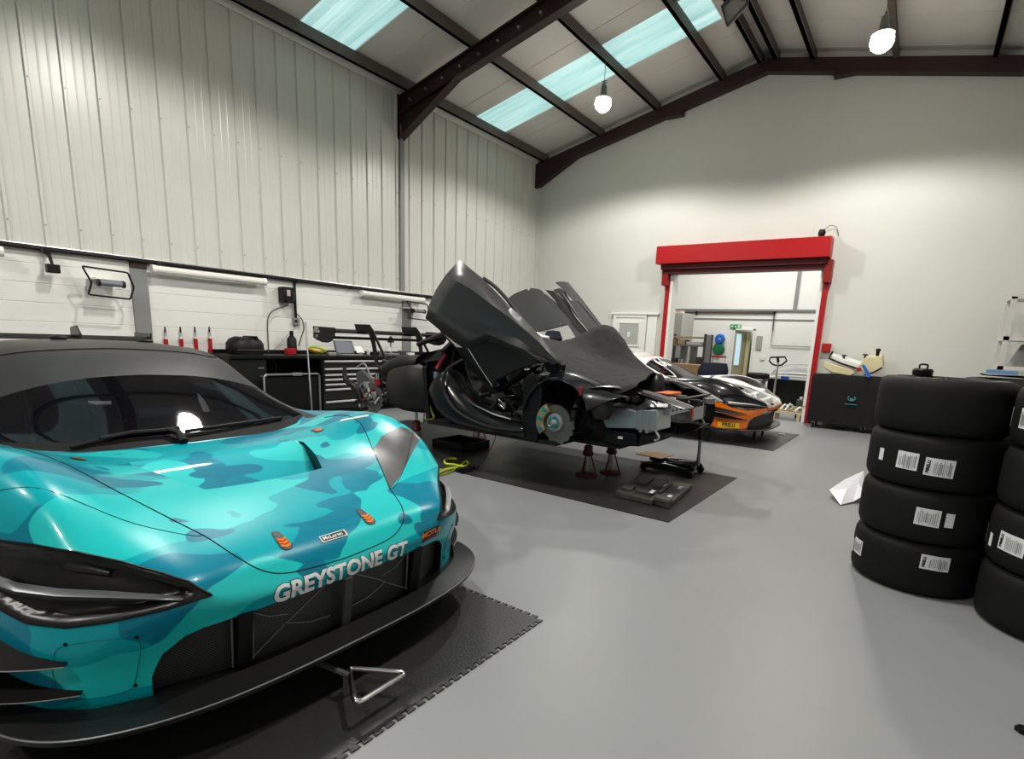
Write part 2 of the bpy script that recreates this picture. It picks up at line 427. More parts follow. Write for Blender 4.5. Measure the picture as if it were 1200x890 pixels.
# gable wall with opening
OX0, OX1, OZ = -4.93, -1.83, 3.05
b = MB(); T = GY + .22
b.slab([(WX, GY, 0), (OX0, GY, 0), (OX0, GY, roof_z(OX0)), (WX, GY, roof_z(WX))], (0, .22, 0))
b.slab([(OX0, GY, OZ), (OX1, GY, OZ), (OX1, GY, roof_z(OX1)), (RX, GY, RZ), (OX0, GY, roof_z(OX0))], (0, .22, 0))
b.slab([(OX1, GY, 0), (EX, GY, 0), (EX, GY, roof_z(EX)), (OX1, GY, roof_z(OX1))], (0, .22, 0))
struct(b.build('wall_back', 'gable'))
b = MB().bb((EX, Y0, 0), (EX + .25, GY, 6.1)); struct(b.build('wall_right', 'gable'))
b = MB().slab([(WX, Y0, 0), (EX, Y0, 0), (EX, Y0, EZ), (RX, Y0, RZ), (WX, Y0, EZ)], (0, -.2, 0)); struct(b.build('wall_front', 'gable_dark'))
# roof with skylight openings
SKY = [(1.36, 2.36), (5.41, 6.41), (9.45, 10.45)]
SX0, SX1 = WX, -3.75
def slope_quad(b, x0, x1, y0, y1, th=.1):
    b.slab([(x0, y0, roof_z(x0)), (x1, y0, roof_z(x1)), (x1, y1, roof_z(x1)), (x0, y1, roof_z(x0))], (0, 0, th))
b = MB(); yy = Y0
for a, c in SKY:
    slope_quad(b, WX, RX, yy, a); slope_quad(b, SX1, RX, a, c); yy = c
slope_quad(b, WX, RX, yy, GY + .2)
slope_quad(b, RX, EX, Y0, GY + .2)
struct(b.build('ceiling', 'roof'))
for i, (a, c) in enumerate(SKY):
    b = MB(); n = 24; rr = [[], []]
    for k in range(n + 1):
        yy = a + (c - a) * k / n; dz = .02 if k % 4 < 2 else .045
        rr[0].append((SX0, yy, roof_z(SX0) + dz)); rr[1].append((SX1, yy, roof_z(SX1) + dz))
    b.grid(rr); struct(b.build('window_%d' % (i + 1), 'skylight'))
# roof sheet joints
b = MB()
for k in range(17):
    yy = GY - .2 - k * 1.0
    for (xa, xb) in ((WX, RX), (RX, EX)):
        if any(a - .05 < yy < c + .05 for a, c in SKY) and xa == WX: continue
        b.bar((xa, yy, roof_z(xa) - .004), (xb, yy, roof_z(xb) - .004), .012, .006)
struct(b.build('trim_21', 'roof'))
# eave flashing
b = MB().slab([(WX, Y0, 5.86), (WX + .05, Y0, 5.84), (WX + .16, Y0, 6.02), (WX, Y0, 6.02)], (0, GY - Y0, 0)); struct(b.build('trim_1', 'cladding'))
# purlins
k = 2
for x in (-8.58, -7.0, -5.6, -4.2, -3.47, -3.17, -2.5, -1.15, .26, 1.85):
    z = roof_z(x)
    b = MB().bb((x - .035, Y0, z - .19), (x + .035, GY, z - .01)); b.bb((x - .035, Y0, z - .19), (x + .05, GY, z - .175))
    struct(b.build('trim_%d' % k, 'purlin')); k += 1
# rafters: I sections with haunches and bolts
def rafter(yc, name, depth=.30, wdt=.16, hh=.42):
    b = MB()
    zt = -.19
    def I(x0, z0, x1, z1, d):
        b.bar((x0, yc, z0 - .01), (x1, yc, z1 - .01), wdt, .02); b.bar((x0, yc, z0 - d), (x1, yc, z1 - d), wdt, .02)
        b.slab([(x0, yc - .008, z0), (x1, yc - .008, z1), (x1, yc - .008, z1 - d), (x0, yc - .008, z0 - d)], (0, .016, 0))
    for sx, xe in ((1, WX), (-1, EX)):
        x0 = xe + sx * .02; x1 = RX
        I(x0, roof_z(x0) + zt + .0, x1, RZ + zt, depth)
        # haunch
        xh = xe + sx * 1.5
        b.slab([(x0, yc - .008, roof_z(x0) + zt - depth), (xh, yc - .008, roof_z(xh) + zt - depth), (x0, yc - .008, roof_z(x0) + zt - depth - hh)], (0, .016, 0))
        b.bar((x0, yc, roof_z(x0) + zt - depth - hh), (xh, yc, roof_z(xh) + zt - depth), wdt, .02)
        b.bb((x0 - .02, yc - wdt / 2, roof_z(x0) + zt - depth - hh - .02), (x0 + .02, yc + wdt / 2, roof_z(x0)))
    # ridge haunch plates
    b.slab([(RX - .75, yc - .008, roof_z(RX - .75) + zt - depth), (RX + .75, yc - .008, roof_z(RX - .75) + zt - depth), (RX, yc - .008, RZ + zt - depth)], (0, .016, 0))
    # bolts on the near flange
    b.m(1)
    for i in range(26):
        x = WX + .35 + i * .42
        if x > EX: break
        b.cyl((x, yc - wdt / 2 - .012, roof_z(x) + zt - depth * .62), (x, yc - wdt / 2 + .06, roof_z(x) + zt - depth * .62), .022, 6)
    struct(b.build(name, ['maroon', 'alu']))
rafter(7.6, 'trim_12'); rafter(2.7, 'trim_13', hh=.12); rafter(-1.6, 'trim_14')
def gable_rafter():
    b = MB(); yc = GY - .09; zt = -.16; d = .24
    for sx, xe in ((1, WX), (-1, EX)):
        x0 = xe + sx * .01
        b.slab([(x0, yc - .09, roof_z(x0) + zt), (RX, yc - .09, RZ + zt), (RX, yc - .09, RZ + zt - d), (xe + sx * 1.2, yc - .09, roof_z(xe + sx * 1.2) + zt - d), (x0, yc - .09, roof_z(x0) + zt - d - .33)], (0, .18, 0))
    b.bb((-5.4, yc - .1, roof_z(-5.2) + zt - d - .06), (-5.0, yc + .08, roof_z(-5.2) + zt - d + .05))
    b.bb((-2.1, yc - .1, roof_z(-2.0) + zt - d - .06), (-1.5, yc + .08, roof_z(-2.0) + zt - d + .05))
    struct(b.build('trim_15', 'maroon'))
gable_rafter()
# column faces on the left wall, top dark gap above them
b = MB().bb((WX, 2.97, 0), (WX + .03, 3.16, 2.2)); struct(b.build('trim_16', 'greysteel'))
b = MB().bb((WX, 7.62, 0), (WX + .03, 7.84, 2.2)); struct(b.build('trim_17', 'greysteel'))
b = MB().bb((WX, 7.56, 2.24), (WX + .045, 7.61, 5.35)); b.bb((WX, 7.61, 2.24), (WX + .035, 7.67, 5.35)); struct(b.build('trim_18', 'greysteel'))
b = MB().bb((WX, 2.97, 2.12), (WX + .04, 3.16, 2.2)); struct(b.build('trim_19', 'maroon'))
b = MB().bb((WX, Y0, 2.235), (WX + .045, GY, 2.262)); b.bb((WX, Y0, 2.17), (WX + .012, GY, 2.25)); struct(b.build('trim_22', 'cladding'))
# corner trim at the gable
b = MB().bb((WX, GY - .06, 0), (WX + .06, GY, 5.3)); struct(b.build('trim_23', 'cladding'))
# floor mats
def floor_mat(x0, y0, x1, y1, label, teeth=True):
    pts = []
    step = .05
    def edge(ax, ay, bx, by):
        L = math.hypot(bx - ax, by - ay); n = int(L / step); nx, ny = (by - ay) / L, -(bx - ax) / L
        for i in range(n):
            for (t, o) in ((0, 0), (.5, 0), (.38, 1), (1.12, 1)):
                tt = (i + t) / n; pts.append((ax + (bx - ax) * tt + nx * o * .022, ay + (by - ay) * tt + ny * o * .022, .001))
    if teeth:
        edge(x0, y0, x1, y0); edge(x1, y0, x1, y1); edge(x1, y1, x0, y1); edge(x0, y1, x0, y0)
    else: pts = [(x0, y0, .001), (x1, y0, .001), (x1, y1, .001), (x0, y1, .001)]
    b = MB().slab(pts, (0, 0, .006))
    o = b.build('floor_mat', 'mat'); tag(o, label, 'mat'); return o
floor_mat(-6.8, .10, -1.42, 2.12, 'dark interlocking floor mat with toothed edge under the teal camouflage car')
floor_mat(-6.9, 4.08, -1.50, 6.10, 'plain dark floor mat under the stripped black race car', False)
floor_mat(-6.9, 8.22, -1.56, 10.26, 'plain dark floor mat under the orange and white car', False)

# ------------------------------------------------------------------ back room beyond the opening
BX0, BX1 = -9.0, 1.5; T = GY + .22
b = MB().bb((BX0, FY, 0), (-5.02, FY + .2, 2.65)); b.bb((-4.44, FY, 0), (BX1, FY + .2, 2.65)); b.bb((-5.02, FY, 2.03), (-4.44, FY + .2, 2.65))
struct(b.build('wall_far', 'white'))
b = MB().bb((BX0, FY - .03, 2.65), (BX1, FY + .2, 5.2)); struct(b.build('wall_far_cladding', 'white'))
b = MB().bb((BX0, FY - .06, 2.62), (BX1, FY - .02, 2.68)); b.bb((-3.38, FY - .07, 2.65), (-3.28, FY - .03, 5.2)); b.bb((BX0, FY - .03, 2.36), (BX1, FY, 2.39)); struct(b.build('trim_30', 'greysteel'))
b = MB().bb((BX0 - .2, T, 0), (BX0, FY, 5.2)); struct(b.build('wall_far_left', 'white'))
b = MB().bb((BX1, T, 0), (BX1 + .2, FY, 5.2)); struct(b.build('wall_far_right', 'white'))
b = MB().bb((BX0, T, 5.2), (BX1, FY, 5.3)); struct(b.build('ceiling_far', 'roof'))
# doorway with leaf ajar and glowing vision panel
b = MB().bb((-5.06, FY - .05, 0), (-5.01, FY + .02, 2.08)); b.bb((-4.45, FY - .05, 0), (-4.40, FY + .02, 2.08)); b.bb((-5.06, FY - .05, 2.03), (-4.40, FY + .02, 2.08)); struct(b.build('trim_31', 'white'))
b = MB().bb((-5.3, FY + .9, 0), (-4.2, FY + .95, 2.4)); b.bb((-5.3, FY + .2, 0), (-5.25, FY + .95, 2.4)); b.bb((-4.25, FY + .2, 0), (-4.2, FY + .95, 2.4)); b.bb((-5.3, FY + .1, -.1), (-4.2, FY + .95, 0)); b.bb((-5.3, FY + .2, 2.4), (-4.2, FY + .95, 2.45))
struct(b.build('wall_passage', mat('passage_paint', (.33, .33, .31), .6)))
b = MB().bar((-5.0, FY + .01, 1.0), (-4.72, FY + .42, 1.0), .045, 2.0)
d1 = b.build('door_1', mat('beige_door', (.42, .39, .27), .5)); struct(d1)
b = MB().bar((-4.955, FY + .02, 1.42), (-4.86, FY + .16, 1.42), .06, 1.0); o = b.build('vision_panel', mat('glowing_vision_panel', (.45, .6, .68), .2, emit=(.5, .7, .8), estr=.5), d1)  # self-glow stands in for light behind the pane
b = MB().bb((-4.72, FY + .3, 0), (-4.60, FY + .34, 2.0)); struct(b.build('trim_32', mat('yellowish_jamb', (.55, .5, .3), .5)))
# opening reveal + red roller shutter frame on gable
b = MB().bb((OX0 - .03, GY - .03, 0), (OX0 + .03, GY + .25, OZ)); b.bb((OX1 - .03, GY - .03, 0), (OX1 + .03, GY + .25, OZ)); struct(b.build('trim_33', 'white'))
sd = thing('roller_shutter', 'red roller shutter box and guide frame around the opening in the end wall', 'shutter', (-3.4, 11.9, 0))
b = MB().bb((-5.24, 11.84, 3.23), (-1.72, GY, 3.61)); b.build('shutter_box', 'red', sd, bevel=.01)
b = MB().bb((-5.14, 11.93, 3.12), (-1.78, GY, 3.23)); b.bb((-5.1, 11.99, 3.03), (-1.8, GY + .02, 3.12)); b.build('bottom_rail', mat('dark_red_paint', (.08, .005, .007), .4), sd)
b = MB().bb((-5.06, GY - .09, 0), (-4.97, GY, 3.13)); b.build('guide_channel', 'red', sd)
b = MB().bb((-1.79, GY - .09, 0), (-1.70, GY, 3.13)); b.build('guide_channel', 'red', sd)
b = MB().bb((-5.12, 12.0, 2.78), (-4.98, GY, 3.2)); b.build('end_bracket', mat('dark_red_paint2', (.25, .012, .012), .4), sd)
b = MB().bb((-1.80, 12.0, 2.78), (-1.66, GY, 3.2)); b.build('end_bracket', mat('dark_red_paint3', (.25, .012, .012), .4), sd)
MB().bb((-4.968, GY - .06, 0), (-4.90, GY - .035, 3.04)).build('white_edge_strip', 'white', sd); MB().bb((-1.86, GY - .06, .35), (-1.80, GY - .035, 3.04)).build('white_edge_strip', 'white', sd)
s = thing('siren', 'small black siren with curled wire on top of the red shutter box', 'siren', (-1.95, 12.0, 3.61))
b = MB().lathe([(0, 3.612), (.05, 3.612), (.06, 3.66), (.07, 3.70), (.05, 3.76), (0, 3.77)], (-1.93, 12.02, 0), 16); b.build('horn', 'black', s, smooth=True)
b = MB().tube([(-1.9, 12.05, 3.76), (-1.82, 12.1, 3.84), (-1.72, 12.14, 3.82), (-1.67, 12.17, 3.72), (-1.66, 12.18, 3.66)], .006, 6, smooth=4); b.build('wire', 'darkgrey', s)
b = MB().bb((-1.66, 12.10, 1.46), (-1.50, GY, 1.62)); o = b.build('call_point', 'red', bevel=.008); tag(o, 'small red fire call point box on the end wall right of the shutter', 'alarm box')
# hatch / notice frame on the gable
nb = thing('wall_hatch', 'white framed hatch with small grey window on the end wall left of the shutter', 'hatch', (-5.93, GY, 1.3))
b = MB()
X0, X1, Z0, Z1 = -6.36, -5.48, 1.22, 2.13
fm = .07
b.bb((X0, 12.14, Z0 + fm), (X0 + fm, GY - .001, Z1 - fm)); b.bb((X1 - fm, 12.14, Z0 + fm), (X1, GY - .001, Z1 - fm)); b.bb((X0, 12.14, Z1 - fm), (X1, GY, Z1)); b.bb((X0, 12.14, Z0), (X1, GY, Z0 + fm)); b.bb((X0 - .06, 12.12, Z1), (X1 + .3, GY, Z1 + .04)); b.bb((X1 + .02, 12.16, Z0), (X1 + .26, GY, Z1))
b.build('frame', 'white', nb, bevel=.004)
b = MB().bb((X0 + fm, 12.16, Z0 + fm), (X1 - fm, GY, Z1 - fm)); b.build('leaf', 'white', nb)
b = MB().bb((-6.18, 12.145, 1.42), (-5.66, 12.17, 1.92)); b.build('window_pane', mat('wired_glass', (.42, .44, .42), .3, noise=.15, nscale=20), nb)
b = MB().bb((-6.22, 12.135, 1.38), (-5.62, 12.158, 1.42)); b.bb((-6.22, 12.135, 1.92), (-5.62, 12.158, 1.96)); b.bb((-6.22, 12.135, 1.42), (-6.18, 12.158, 1.92)); b.bb((-5.66, 12.135, 1.42), (-5.62, 12.158, 1.92)); b.build('glazing_bead', 'white', nb)
b = MB().bb((-5.95, 12.138, 1.60), (-5.89, 12.15, 1.72)); b.build('sticker', 'paper', nb)

# ------------------------------------------------------------------ lights
def lamp(x, y, z, label, wire, power):
    t = thing('high_bay_lamp', label, 'lamp', (x, y, z))
    b = MB().lathe([(0, z + .30), (.05, z + .30), (.06, z + .16), (.11, z + .10), (.15, z + .08), (.14, z + .07), (0, z + .07)], (x, y, 0), 28); b.build('reflector', 'greysteel', t, smooth=True)
    b = MB().lathe([(0, z - .14), (.07, z - .125), (.125, z - .08), (.15, z - .02), (.145, z + .03), (.12, z + .07), (0, z + .072)], (x, y, 0), 28); b.build('lens', 'lamp', t, smooth=True)
    b = MB().cyl((x, y, z + .30), (x, y, z + .36), .02, 8); b.tube([(x, y, z + .35), (x, y, roof_z(x) - .12)], .006, 6)
    if wire: b.tube([(x - .05, y, z + .38), (x + .05, y, z + .38), (x + .05, y, z + .34), (x - .05, y, z + .34)], .008, 6, closed=True)
    b.build('hanging_wire', 'greysteel', t)
    L = bpy.data.lights.new('high_bay_light', 'SPOT'); L.energy = power; L.spot_size = R(160); L.spot_blend = .30; L.shadow_soft_size = .16; L.color = (1.0, .968, .915)
    o = bpy.data.objects.new('high_bay_light', L); COL.objects.link(o); o.location = (x, y, z - .17)
LP = 455
lamp(-5.5, 9.5, 5.75, 'bright round high bay lamp hung on a wire left of the roof ridge', True, LP)
lamp(-1.1, 9.5, 5.72, 'bright round high bay lamp hung close under the right roof slope', False, LP)
lamp(-5.5, 3.4, 5.75, 'bright round high bay lamp above the stripped car, out towards the work bench wall', True, LP)
lamp(-1.1, 3.4, 5.72, 'bright round high bay lamp above the open floor in front of the tyre stacks', False, LP)
lamp(-5.5, -2.4, 5.75, 'bright round high bay lamp over the rear left of the workshop near the front wall', True, LP)
lamp(-1.1, -2.4, 5.72, 'bright round high bay lamp over the rear right of the workshop near the front wall', False, LP * .8)
def area(x, y, z, sx, sy, e, col=(1, .97, .92)):
    L = bpy.data.lights.new('back_room_fill', 'AREA'); L.shape = 'RECTANGLE'; L.size = sx; L.size_y = sy; L.energy = e; L.color = col
    o = bpy.data.objects.new('back_room_fill', L); COL.objects.link(o); o.location = (x, y, z)
area(-4.0, 15.3, 5.1, 5, 2.5, 235)  # unseen area light added to brighten the room beyond the opening
L = bpy.data.lights.new('passage_light', 'POINT'); L.energy = 6; o = bpy.data.objects.new('passage_light', L); COL.objects.link(o); o.location = (-4.6, FY + .6, 2.2)
# hanging heater bracket at the ridge
hb = thing('hanging_heater', 'small dark framed radiant heater hung below the roof ridge', 'heater', (-2.3, 6.9, 5.2))
c0 = [at_y(846, 8, 6.9), at_y(852, 30, 6.9), at_y(876, 4, 6.9), at_y(874, -22, 6.9)]
b = MB().tube(c0, .018, 6, closed=True); b.build('frame', 'darkgrey', hb)
b = MB().slab([p + Vector((0, .03, 0)) for p in c0], (0, .02, 0)); b.build('panel', mat('heater_panel', (.35, .35, .34), .4), hb)
b = MB().tube([at_y(870, 0, 6.9), (-2.3, 6.95, roof_z(-2.3) - .05)], .01, 6); b.build('hanger', 'darkgrey', hb)

w = bpy.data.worlds.new('world'); sc.world = w; w.use_nodes = True
w.node_tree.nodes['Background'].inputs[0].default_value = (.7, .8, .85, 1); w.node_tree.nodes['Background'].inputs[1].default_value = .5
sc.view_settings.view_transform = 'Standard'
sc.view_settings.look = 'Medium High Contrast'
sc.view_settings.exposure = 0.0
# ================================================================== CAR BODY
# control rows (front bumper bottom -> over the nose -> roof -> tail); columns centre -> side. (x, w, z)
CT = [
 [(-1.82,0,0.19),(-1.825,0.25,0.19),(-1.85,0.42,0.19),(-1.9,0.57,0.19),(-1.955,0.7,0.19),(-2.02,0.82,0.19),(-2.12,0.91,0.19),(-2.28,0.965,0.19),(-2.38,0.98,0.19),(-2.42,0.98,0.19)],
 [(-1.81,0,0.31),(-1.815,0.25,0.31),(-1.84,0.42,0.31),(-1.885,0.57,0.31),(-1.94,0.7,0.31),(-2.01,0.82,0.31),(-2.12,0.91,0.31),(-2.28,0.965,0.3),(-2.39,0.98,0.27),(-2.43,0.98,0.2)],
 [(-1.805,0,0.425),(-1.81,0.25,0.425),(-1.825,0.42,0.425),(-1.85,0.57,0.425),(-1.9,0.7,0.42),(-1.98,0.82,0.41),(-2.1,0.91,0.41),(-2.28,0.965,0.4),(-2.41,0.98,0.34),(-2.45,0.98,0.21)],
 [(-1.8,0,0.475),(-1.8,0.25,0.478),(-1.805,0.42,0.485),(-1.815,0.57,0.5),(-1.88,0.7,0.49),(-1.98,0.82,0.48),(-2.11,0.91,0.48),(-2.3,0.965,0.46),(-2.43,0.98,0.39),(-2.47,0.98,0.21)],
 [(-1.83,0,0.525),(-1.83,0.25,0.53),(-1.825,0.42,0.54),(-1.81,0.57,0.555),(-1.89,0.7,0.555),(-2.0,0.82,0.55),(-2.14,0.91,0.55),(-2.33,0.965,0.52),(-2.46,0.98,0.42),(-2.5,0.98,0.21)],
 [(-1.9,0,0.59),(-1.9,0.25,0.595),(-1.885,0.42,0.605),(-1.86,0.57,0.615),(-1.945,0.7,0.635),(-2.05,0.82,0.635),(-2.19,0.91,0.62),(-2.38,0.965,0.58),(-2.49,0.98,0.45),(-2.53,0.98,0.21)],
 [(-2.08,0,0.66),(-2.08,0.25,0.665),(-2.07,0.42,0.675),(-2.04,0.57,0.69),(-2.07,0.7,0.715),(-2.13,0.81,0.735),(-2.26,0.9,0.71),(-2.44,0.96,0.65),(-2.54,0.98,0.48),(-2.58,0.98,0.21)],
 [(-2.37,0,0.735),(-2.37,0.25,0.742),(-2.36,0.42,0.76),(-2.33,0.57,0.79),(-2.29,0.7,0.84),(-2.29,0.81,0.865),(-2.38,0.9,0.82),(-2.52,0.96,0.73),(-2.61,0.98,0.52),(-2.66,0.98,0.21)],
 [(-2.7,0,0.785),(-2.7,0.25,0.79),(-2.68,0.42,0.805),(-2.65,0.57,0.845),(-2.6,0.7,0.905),(-2.6,0.81,0.94),(-2.62,0.905,0.905),(-2.68,0.96,0.8),(-2.74,0.985,0.55),(-2.8,0.985,0.21)],
 [(-3.04,0,0.805),(-3.05,0.25,0.81),(-3.06,0.42,0.815),(-3.05,0.57,0.835),(-3.0,0.7,0.885),(-2.97,0.81,0.92),(-2.95,0.905,0.9),(-2.95,0.965,0.81),(-2.98,0.985,0.56),(-3.02,0.985,0.21)],
 [(-3.13,0,0.825),(-3.14,0.2625,0.828),(-3.17,0.441,0.835),(-3.21,0.5985,0.845),(-3.25,0.7298,0.865),(-3.26,0.824,0.885),(-3.25,0.89,0.875),(-3.24,0.945,0.78),(-3.24,0.96,0.55),(-3.24,0.97,0.21)],
 [(-3.6,0,1.06),(-3.61,0.2507,1.057),(-3.63,0.4251,1.048),(-3.66,0.5668,1.03),(-3.69,0.6758,1.0),(-3.67,0.7673,0.88),(-3.66,0.85,0.83),(-3.65,0.91,0.72),(-3.65,0.93,0.5),(-3.65,0.96,0.21)],
 [(-4.12,0,1.245),(-4.12,0.2352,1.24),(-4.12,0.4032,1.23),(-4.12,0.5264,1.21),(-4.12,0.6216,1.175),(-4.12,0.721,0.93),(-4.12,0.87,0.85),(-4.12,0.93,0.73),(-4.12,0.93,0.5),(-4.12,0.97,0.21)],
 [(-4.6,0,1.285),(-4.6,0.224,1.28),(-4.6,0.3808,1.27),(-4.6,0.4928,1.25),(-4.6,0.588,1.21),(-4.6,0.7004,0.95),(-4.6,0.9,0.88),(-4.6,0.965,0.75),(-4.6,0.955,0.5),(-4.6,0.98,0.21)],
 [(-5.1,0,1.24),(-5.1,0.198,1.23),(-5.1,0.341,1.21),(-5.1,0.451,1.17),(-5.1,0.539,1.12),(-5.1,0.6798,0.96),(-5.1,0.89,0.94),(-5.1,0.985,0.82),(-5.1,1.0,0.5),(-5.1,1.0,0.21)],
 [(-5.6,0,1.105),(-5.6,0.189,1.085),(-5.6,0.3255,1.045),(-5.6,0.441,1.005),(-5.6,0.5565,0.98),(-5.6,0.7416,0.98),(-5.6,0.9,0.97),(-5.6,0.99,0.84),(-5.6,1.01,0.5),(-5.6,1.01,0.21)],
 [(-6.05,0,0.99),(-6.05,0.18,0.98),(-6.05,0.31,0.965),(-6.05,0.42,0.95),(-6.05,0.55,0.94),(-6.05,0.73,0.95),(-6.05,0.9,0.93),(-6.04,0.98,0.8),(-6.02,1.0,0.5),(-6.0,1.0,0.21)],
 [(-6.36,0,0.93),(-6.36,0.18,0.93),(-6.36,0.31,0.925),(-6.36,0.42,0.92),(-6.35,0.55,0.91),(-6.34,0.72,0.9),(-6.3,0.88,0.87),(-6.24,0.96,0.76),(-6.2,0.98,0.5),(-6.18,0.98,0.21)],
 [(-6.44,0,0.66),(-6.44,0.18,0.66),(-6.44,0.31,0.66),(-6.43,0.42,0.66),(-6.42,0.55,0.65),(-6.4,0.72,0.64),(-6.36,0.86,0.62),(-6.28,0.94,0.55),(-6.22,0.97,0.4),(-6.19,0.97,0.21)],
]
def body_grid(sub=6):
    nr, nc = len(CT), len(CT[0])
    P = [[Vector(p) for p in r_] for r_ in CT]
    g = lambda i, j: P[max(0, min(nr - 1, i))][j] if j >= 0 else Vector((P[max(0, min(nr - 1, i))][-j].x, -P[max(0, min(nr - 1, i))][-j].y, P[max(0, min(nr - 1, i))][-j].z))
    gg = lambda i, j: g(i, min(nc - 1, j))
    out = []
    for i in range(nr - 1):
        for a in range(sub if i < nr - 2 else sub + 1):
            t = a / sub; row = []
            for j in range(nc - 1):
                for c_ in range(sub if j < nc - 2 else sub + 1):
                    s_ = c_ / sub
                    q = [cr1(gg(i - 1, j + k), gg(i, j + k), gg(i + 1, j + k), gg(i + 2, j + k), t) for k in (-1, 0, 1, 2)]
                    row.append(cr1(*q, s_))
            out.append(row)
    return out

def region2d(d):
    d = Vector(d).normalized(); a = d.cross(Vector((0, 0, 1)))
    if a.length < .1: a = Vector((0, -1, 0))
    a.normalize(); b_ = a.cross(d).normalized()
    return d, a, b_
def inside(px, py, poly):
    c_ = False; n = len(poly); j = n - 1
    for i in range(n):
        xi, yi = poly[i]; xj, yj = poly[j]
        if (yi > py) != (yj > py) and px < (xj - xi) * (py - yi) / (yj - yi) + xi: c_ = not c_
        j = i
    return c_
def cut_region(bm, poly3, d, flt=None):
    """bisect bm with the polygon's extruded sides, return faces inside it"""
    d, a, b_ = region2d(d)
    poly = [(Vector(p).dot(a), Vector(p).dot(b_)) for p in poly3]
    x0 = min(p[0] for p in poly) - .01; x1 = max(p[0] for p in poly) + .01; y0 = min(p[1] for p in poly) - .01; y1 = max(p[1] for p in poly) + .01
    def cand():
        r_ = []
        for f in bm.faces:
            if f.normal.dot(d) < -.02: continue
            if flt and not flt(f.calc_center_median()): continue
            us = [v.co.dot(a) for v in f.verts]; vs = [v.co.dot(b_) for v in f.verts]
            if max(us) < x0 or min(us) > x1 or max(vs) < y0 or min(vs) > y1: continue
            r_.append(f)
        return r_
    n = len(poly)
    for i in range(n):
        p, q = poly[i], poly[(i + 1) % n]
        e = Vector((q[0] - p[0], q[1] - p[1])); L = e.length
        if L < 1e-6: continue
        e /= L
        no = (a * (-e.y) + b_ * e.x); co = a * p[0] + b_ * p[1]
        fs = []
        for f in cand():
            ds = [((v.co.dot(a) - p[0]) * e.x + (v.co.dot(b_) - p[1]) * e.y) for v in f.verts]
            if max(ds) < -.002 or min(ds) > L + .002: continue
            fs.append(f)
        geo = set(fs)
        for f in fs: geo.update(f.edges); geo.update(f.verts)
        bmesh.ops.bisect_plane(bm, geom=list(geo), plane_co=co, plane_no=no, dist=1e-6)
    bm.normal_update()
    r_ = []
    for f in cand():
        c_ = f.calc_center_median()
        if inside(c_.dot(a), c_.dot(b_), poly): r_.append(f)
    return r_
def split_off(bm, faces):
    nb = bmesh.new(); vm = {}
    for f in faces:
        vs = []
        for v in f.verts:
            if v not in vm: vm[v] = nb.verts.new(v.co)
            vs.append(vm[v])
        nb.faces.new(vs)
    bmesh.ops.delete(bm, geom=faces, context='FACES')
    bmesh.ops.recalc_face_normals(nb, faces=nb.faces)
    return nb
def mirror_pts(pts): return [(p[0], -p[1], p[2]) for p in pts]

def bm_object(bm, name, mats, parent, off, smooth=40):
    me = bpy.data.meshes.new(name)
    bmesh.ops.translate(bm, verts=bm.verts, vec=off)
    bmesh.ops.recalc_face_normals(bm, faces=bm.faces)
    bm.to_mesh(me); bm.free()
    if not isinstance(mats, (list, tuple)): mats = [mats]
    for mm in mats: me.materials.append(M[mm] if isinstance(mm, str) else mm)
    smooth_by_angle(me, smooth)
    o = bpy.data.objects.new(name, me); COL.objects.link(o); o.parent = parent
    return o
def boundary_loops(bm):
    es = [e for e in bm.edges if len(e.link_faces) == 1]
    adj = {}
    for e in es:
        for v in e.verts: adj.setdefault(v, []).append(e)
    seen = set(); loops = []
    for e in es:
        if e in seen: continue
        loop = [e.verts[0], e.verts[1]]; seen.add(e)
        while True:
            v = loop[-1]; nx = [x for x in adj[v] if x not in seen]
            if not nx: break
            seen.add(nx[0]); loop.append(nx[0].other_vert(v))
        loops.append([v.co.copy() for v in loop])
    return loops
def sink(bm, d, depth):
    """push interior of a region inwards along -d by depth(co); adds side walls. wall faces get material 1"""
    d = Vector(d).normalized()
    bnd = [e for e in bm.edges if len(e.link_faces) == 1]
    orig = {v: v.co.copy() for v in bm.verts}
    top = {}
    for e in bnd:
        for v in e.verts:
            if v not in top: top[v] = bm.verts.new(orig[v])
    for v, c_ in orig.items(): v.co = c_ - d * depth(c_)
    for e in bnd:
        a, b_ = e.verts
        if (top[a].co - a.co).length + (top[b_].co - b_.co).length < .004: continue
        try:
            f = bm.faces.new([a, b_, top[b_], top[a]]); f.material_index = 1
        except ValueError: pass

HEADLIGHT = [(-1.75,.552,.562),(-1.80,.59,.612),(-1.87,.635,.640),(-1.98,.70,.672),(-2.08,.77,.70),(-2.18,.85,.722),(-2.33,.90,.715),(-2.44,.925,.69),(-2.45,.94,.62),(-2.38,.93,.555),(-2.27,.91,.515),(-2.15,.87,.490),(-2.03,.82,.490),(-1.93,.75,.508),(-1.83,.65,.535),(-1.77,.58,.558)]
LOUVRE = [(-2.045,.42),(-2.20,.50),(-2.36,.575),(-2.40,.66),(-2.38,.78),(-2.30,.845),(-2.24,.80),(-2.17,.66),(-2.09,.52)]
VENT = [(-2.37,-.27),(-2.37,.27),(-2.52,.335),(-2.74,.40),(-2.80,.39),(-2.84,.2),(-2.85,0),(-2.84,-.2),(-2.80,-.39),(-2.74,-.40),(-2.52,-.335)]
def zat(x, w=0): return (x, w, 0)

